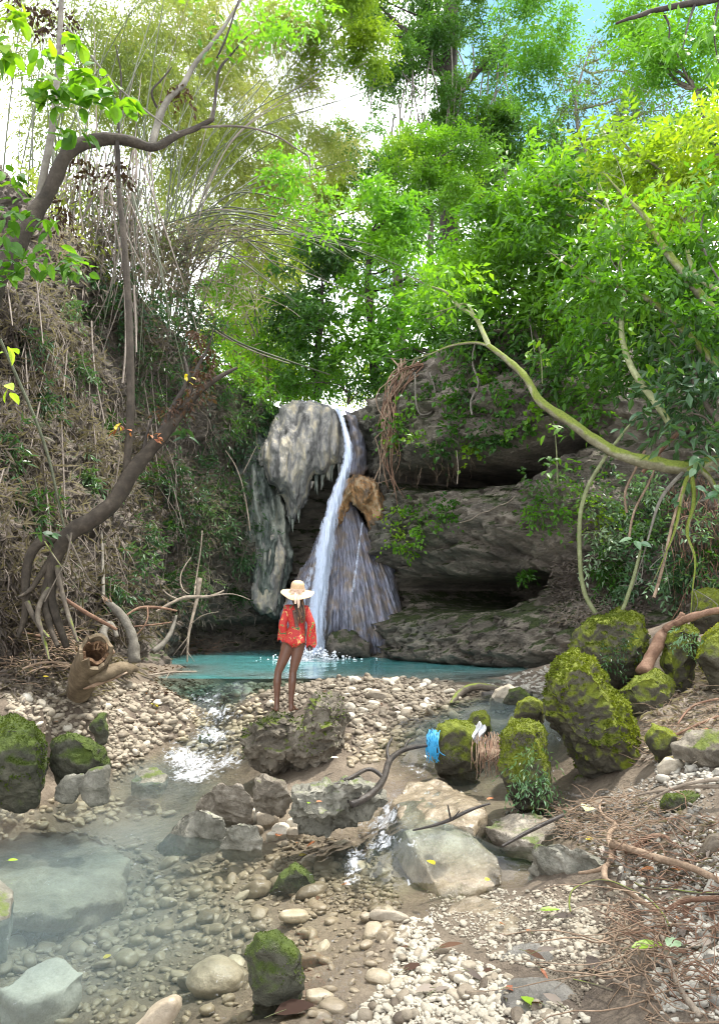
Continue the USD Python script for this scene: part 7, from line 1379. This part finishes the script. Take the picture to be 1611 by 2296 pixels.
for a in [
 ('large yellow green leaf lying over the root mass at lower right', 1455, 2172, .20, .30, 'fresh', 8, .12),
 ('pale grey green leaf just right of the large yellow green leaf', 1512, 2160, .13, .6, 'silver', 40, .10),
 ('round pale yellow leaf caught among the roots below the mossy boulders', 1318, 1838, .16, .75, 'pale', 60, .10),
 ('bright yellow leaf lying on the cream wet slab', 965, 1932, .12, .45, 'yellow', 115, .0, 6.05),
 ('small orange leaf at the lower corner of the wet slab', 1092, 1972, .05, .8, 'yellow', 30, .0, 5.85),
 ('dark purple leaf at the bottom edge beside the black green stone', 660, 2280, .24, .42, 'dead', 20, .05),
 ('bright green leaf half hidden in gravel at the bottom edge', 1186, 2262, .13, .42, 'fresh', 120, .04),
 ('upright tan leaf leaning on an oval cobble at lower right', 1330, 2182, .20, .42, 'dry', 75, .06),
 ('green leaf floating on the clear pool at the left edge', 28, 1928, .09, .40, 'fresh', 5, .03, 7.0),
 ('yellow green leaf lying beside the pale worn slab', 1232, 2056, .14, .30, 'fresh', 0, .05),
 ('curled brown leaf under the thin arching vine', 1262, 2072, .15, .32, 'dry', 5, .05),
 ('black curled leaf at the water edge of the front gravel', 925, 2182, .15, .35, 'dead', 30, .04),
 ('long brown leaf arching over the front gravel', 1010, 2145, .18, .22, 'dead', 20, .07),
 ('brown leaf lying on the dark grey flat rock in the gravel', 1225, 2170, .14, .3, 'dry', 15, .10),
 ('orange leaf standing in the side stream behind the thin dark twiggy branch', 1098, 1790, .09, .3, 'rust', 35, .0, 7.0),
 ('yellow leaf on the bank right of the long grey mossy rock', 1322, 1902, .07, .6, 'yellow', 10, .07),
 ('brown folded leaf before the little heap of white cobbles', 625, 1885, .12, .6, 'rust', 70, .06),
 ('small yellow leaf in the shallows before the heap of cobbles', 678, 1932, .08, .5, 'yellow', 20, .06),
 ('rust red leaf on the grey green crusted rock', 715, 1797, .06, .5, 'rust', 20, .0, 7.0),
 ('lime leaf on the grey green crusted rock beside the rust red leaf', 692, 1800, .05, .7, 'fresh', 80, .0, 7.0),
 ('pale leaf lying at the base of the craggy boulder', 750, 1698, .10, .4, 'pale', 10, .0, 9.15),
 ('orange leaf on the right bank by the flat cream rock', 1588, 1668, .09, .6, 'rust', 10, .12),
 ('yellow leaf under water near the dark blue grey rock', 240, 2160, .08, .5, 'yellow', 60, .05),
 ('yellow green leaf on the left gravel near the mossy rocks', 100, 1540, .10, .5, 'yellow', 20, .08),
]: fallen(*a)
rng = np.random.default_rng(600)
for zi, (poly, n, lab, grp, mats) in enumerate([
 ([(880,2060),(1200,2080),(1320,2290),(900,2290)], 16, 'small brown leaf lying in the front gravel', 'small leaves in the front gravel', ('dry', 'rust', 'dead')),
 ([(580,1900),(840,1900),(860,2040),(700,2060)], 12, 'brown wet leaf caught among stones of the midstream shallows', 'wet leaves in the midstream shallows', ('rust', 'dead', 'dry')),
 ([(40,1540),(380,1550),(420,1620),(260,1700),(60,1640)], 18, 'small fallen leaf on the cobbles of the left bank', 'leaves on the left cobbles', ('dry', 'yellow', 'rust', 'dead')),
 ([(700,1530),(1000,1540),(880,1630),(780,1640)], 10, 'dry leaf on the cobbles of the gravel bar', 'leaves on the gravel bar', ('dry', 'dead')),
 ([(1300,1860),(1600,1880),(1600,2200),(1420,2060)], 20, 'dry leaf among the roots and stones of the right bank', 'leaves on the right bank', ('dry', 'dry', 'rust', 'dead'))]):
    pg = shapely.Polygon(poly); x0, y0, x1, y1 = pg.bounds; k = 0
    while k < n:
        u, v = rng.uniform(x0, x1), rng.uniform(y0, y1)
        if not shapely.contains_xy(pg, u, v): continue
        fallen(lab, u, v, rng.uniform(.06, .13), rng.uniform(.28, .5), mats[k % len(mats)], rng.uniform(0, 360), .05, tilt=rng.normal(0, .2), curl=rng.uniform(.1, .4), group=grp); k += 1
nb = thing('netting', 'bunch of blue netting snagged on the left of a mossy boulder', 'net', P(972, 1700, 8.6))
for k in range(34):
    u = 972 + rng.normal(0, 5.5); a = [(u + rng.normal(0, 3), 1634 + rng.uniform(0, 12), 8.62), (u + rng.normal(0, 4), 1660 + rng.normal(0, 5), 8.52), (u + rng.normal(0, 5), 1683, 8.50), (u + 4 + rng.normal(0, 5), 1690 + rng.uniform(0, 22), 8.52)]
    obj('cord', tube(path3(a), [.005, .007, .006, .003], 4, 10), MAT['net'], nb, smooth=True)
gu, gw = np.meshgrid(np.linspace(0, 1, 14), np.linspace(0, 1, 18), indexing='ij')
rp = P(1062 + gu * 24 + 4 * np.sin(gw * 7), 1622 + gw * 42 + 5 * np.sin(gu * 9), 8.52 + .06 * np.sin(gu * 11 + gw * 5) + .05 * (meshkit.fbm(np.stack([gu * 5, gw * 5, gu * 0], -1), 3, 8) - .5))
v_ = rp.reshape(-1, 3); f_ = grid_faces(14, 18)
tag(obj('rag', (np.vstack([v_, v_ + [0, .006, 0]]), np.vstack([f_, f_[:, ::-1] + len(v_)])), MAT['rag'], smooth=True), 'crumpled white plastic scrap hanging on the right of the netted boulder', 'plastic scrap')
sb = thing('straw_bundle', 'bundle of dead straw and roots hanging between the netted boulder and the ferny boulder', 'straw', P(1105, 1745, 8.3))
for k in range(60):
    u = 1098 + rng.normal(0, 14); a = [(u, 1640 + rng.uniform(0, 24), 8.5), (u + rng.normal(0, 5), 1680, 8.35), (u + rng.normal(0, 8), 1700 + rng.uniform(0, 50), 8.3)]
    obj('straw', tube(path3(a), [.004, .006, .002], 4, 8), MAT['root' if k % 2 else 'root_red'], sb, smooth=True)
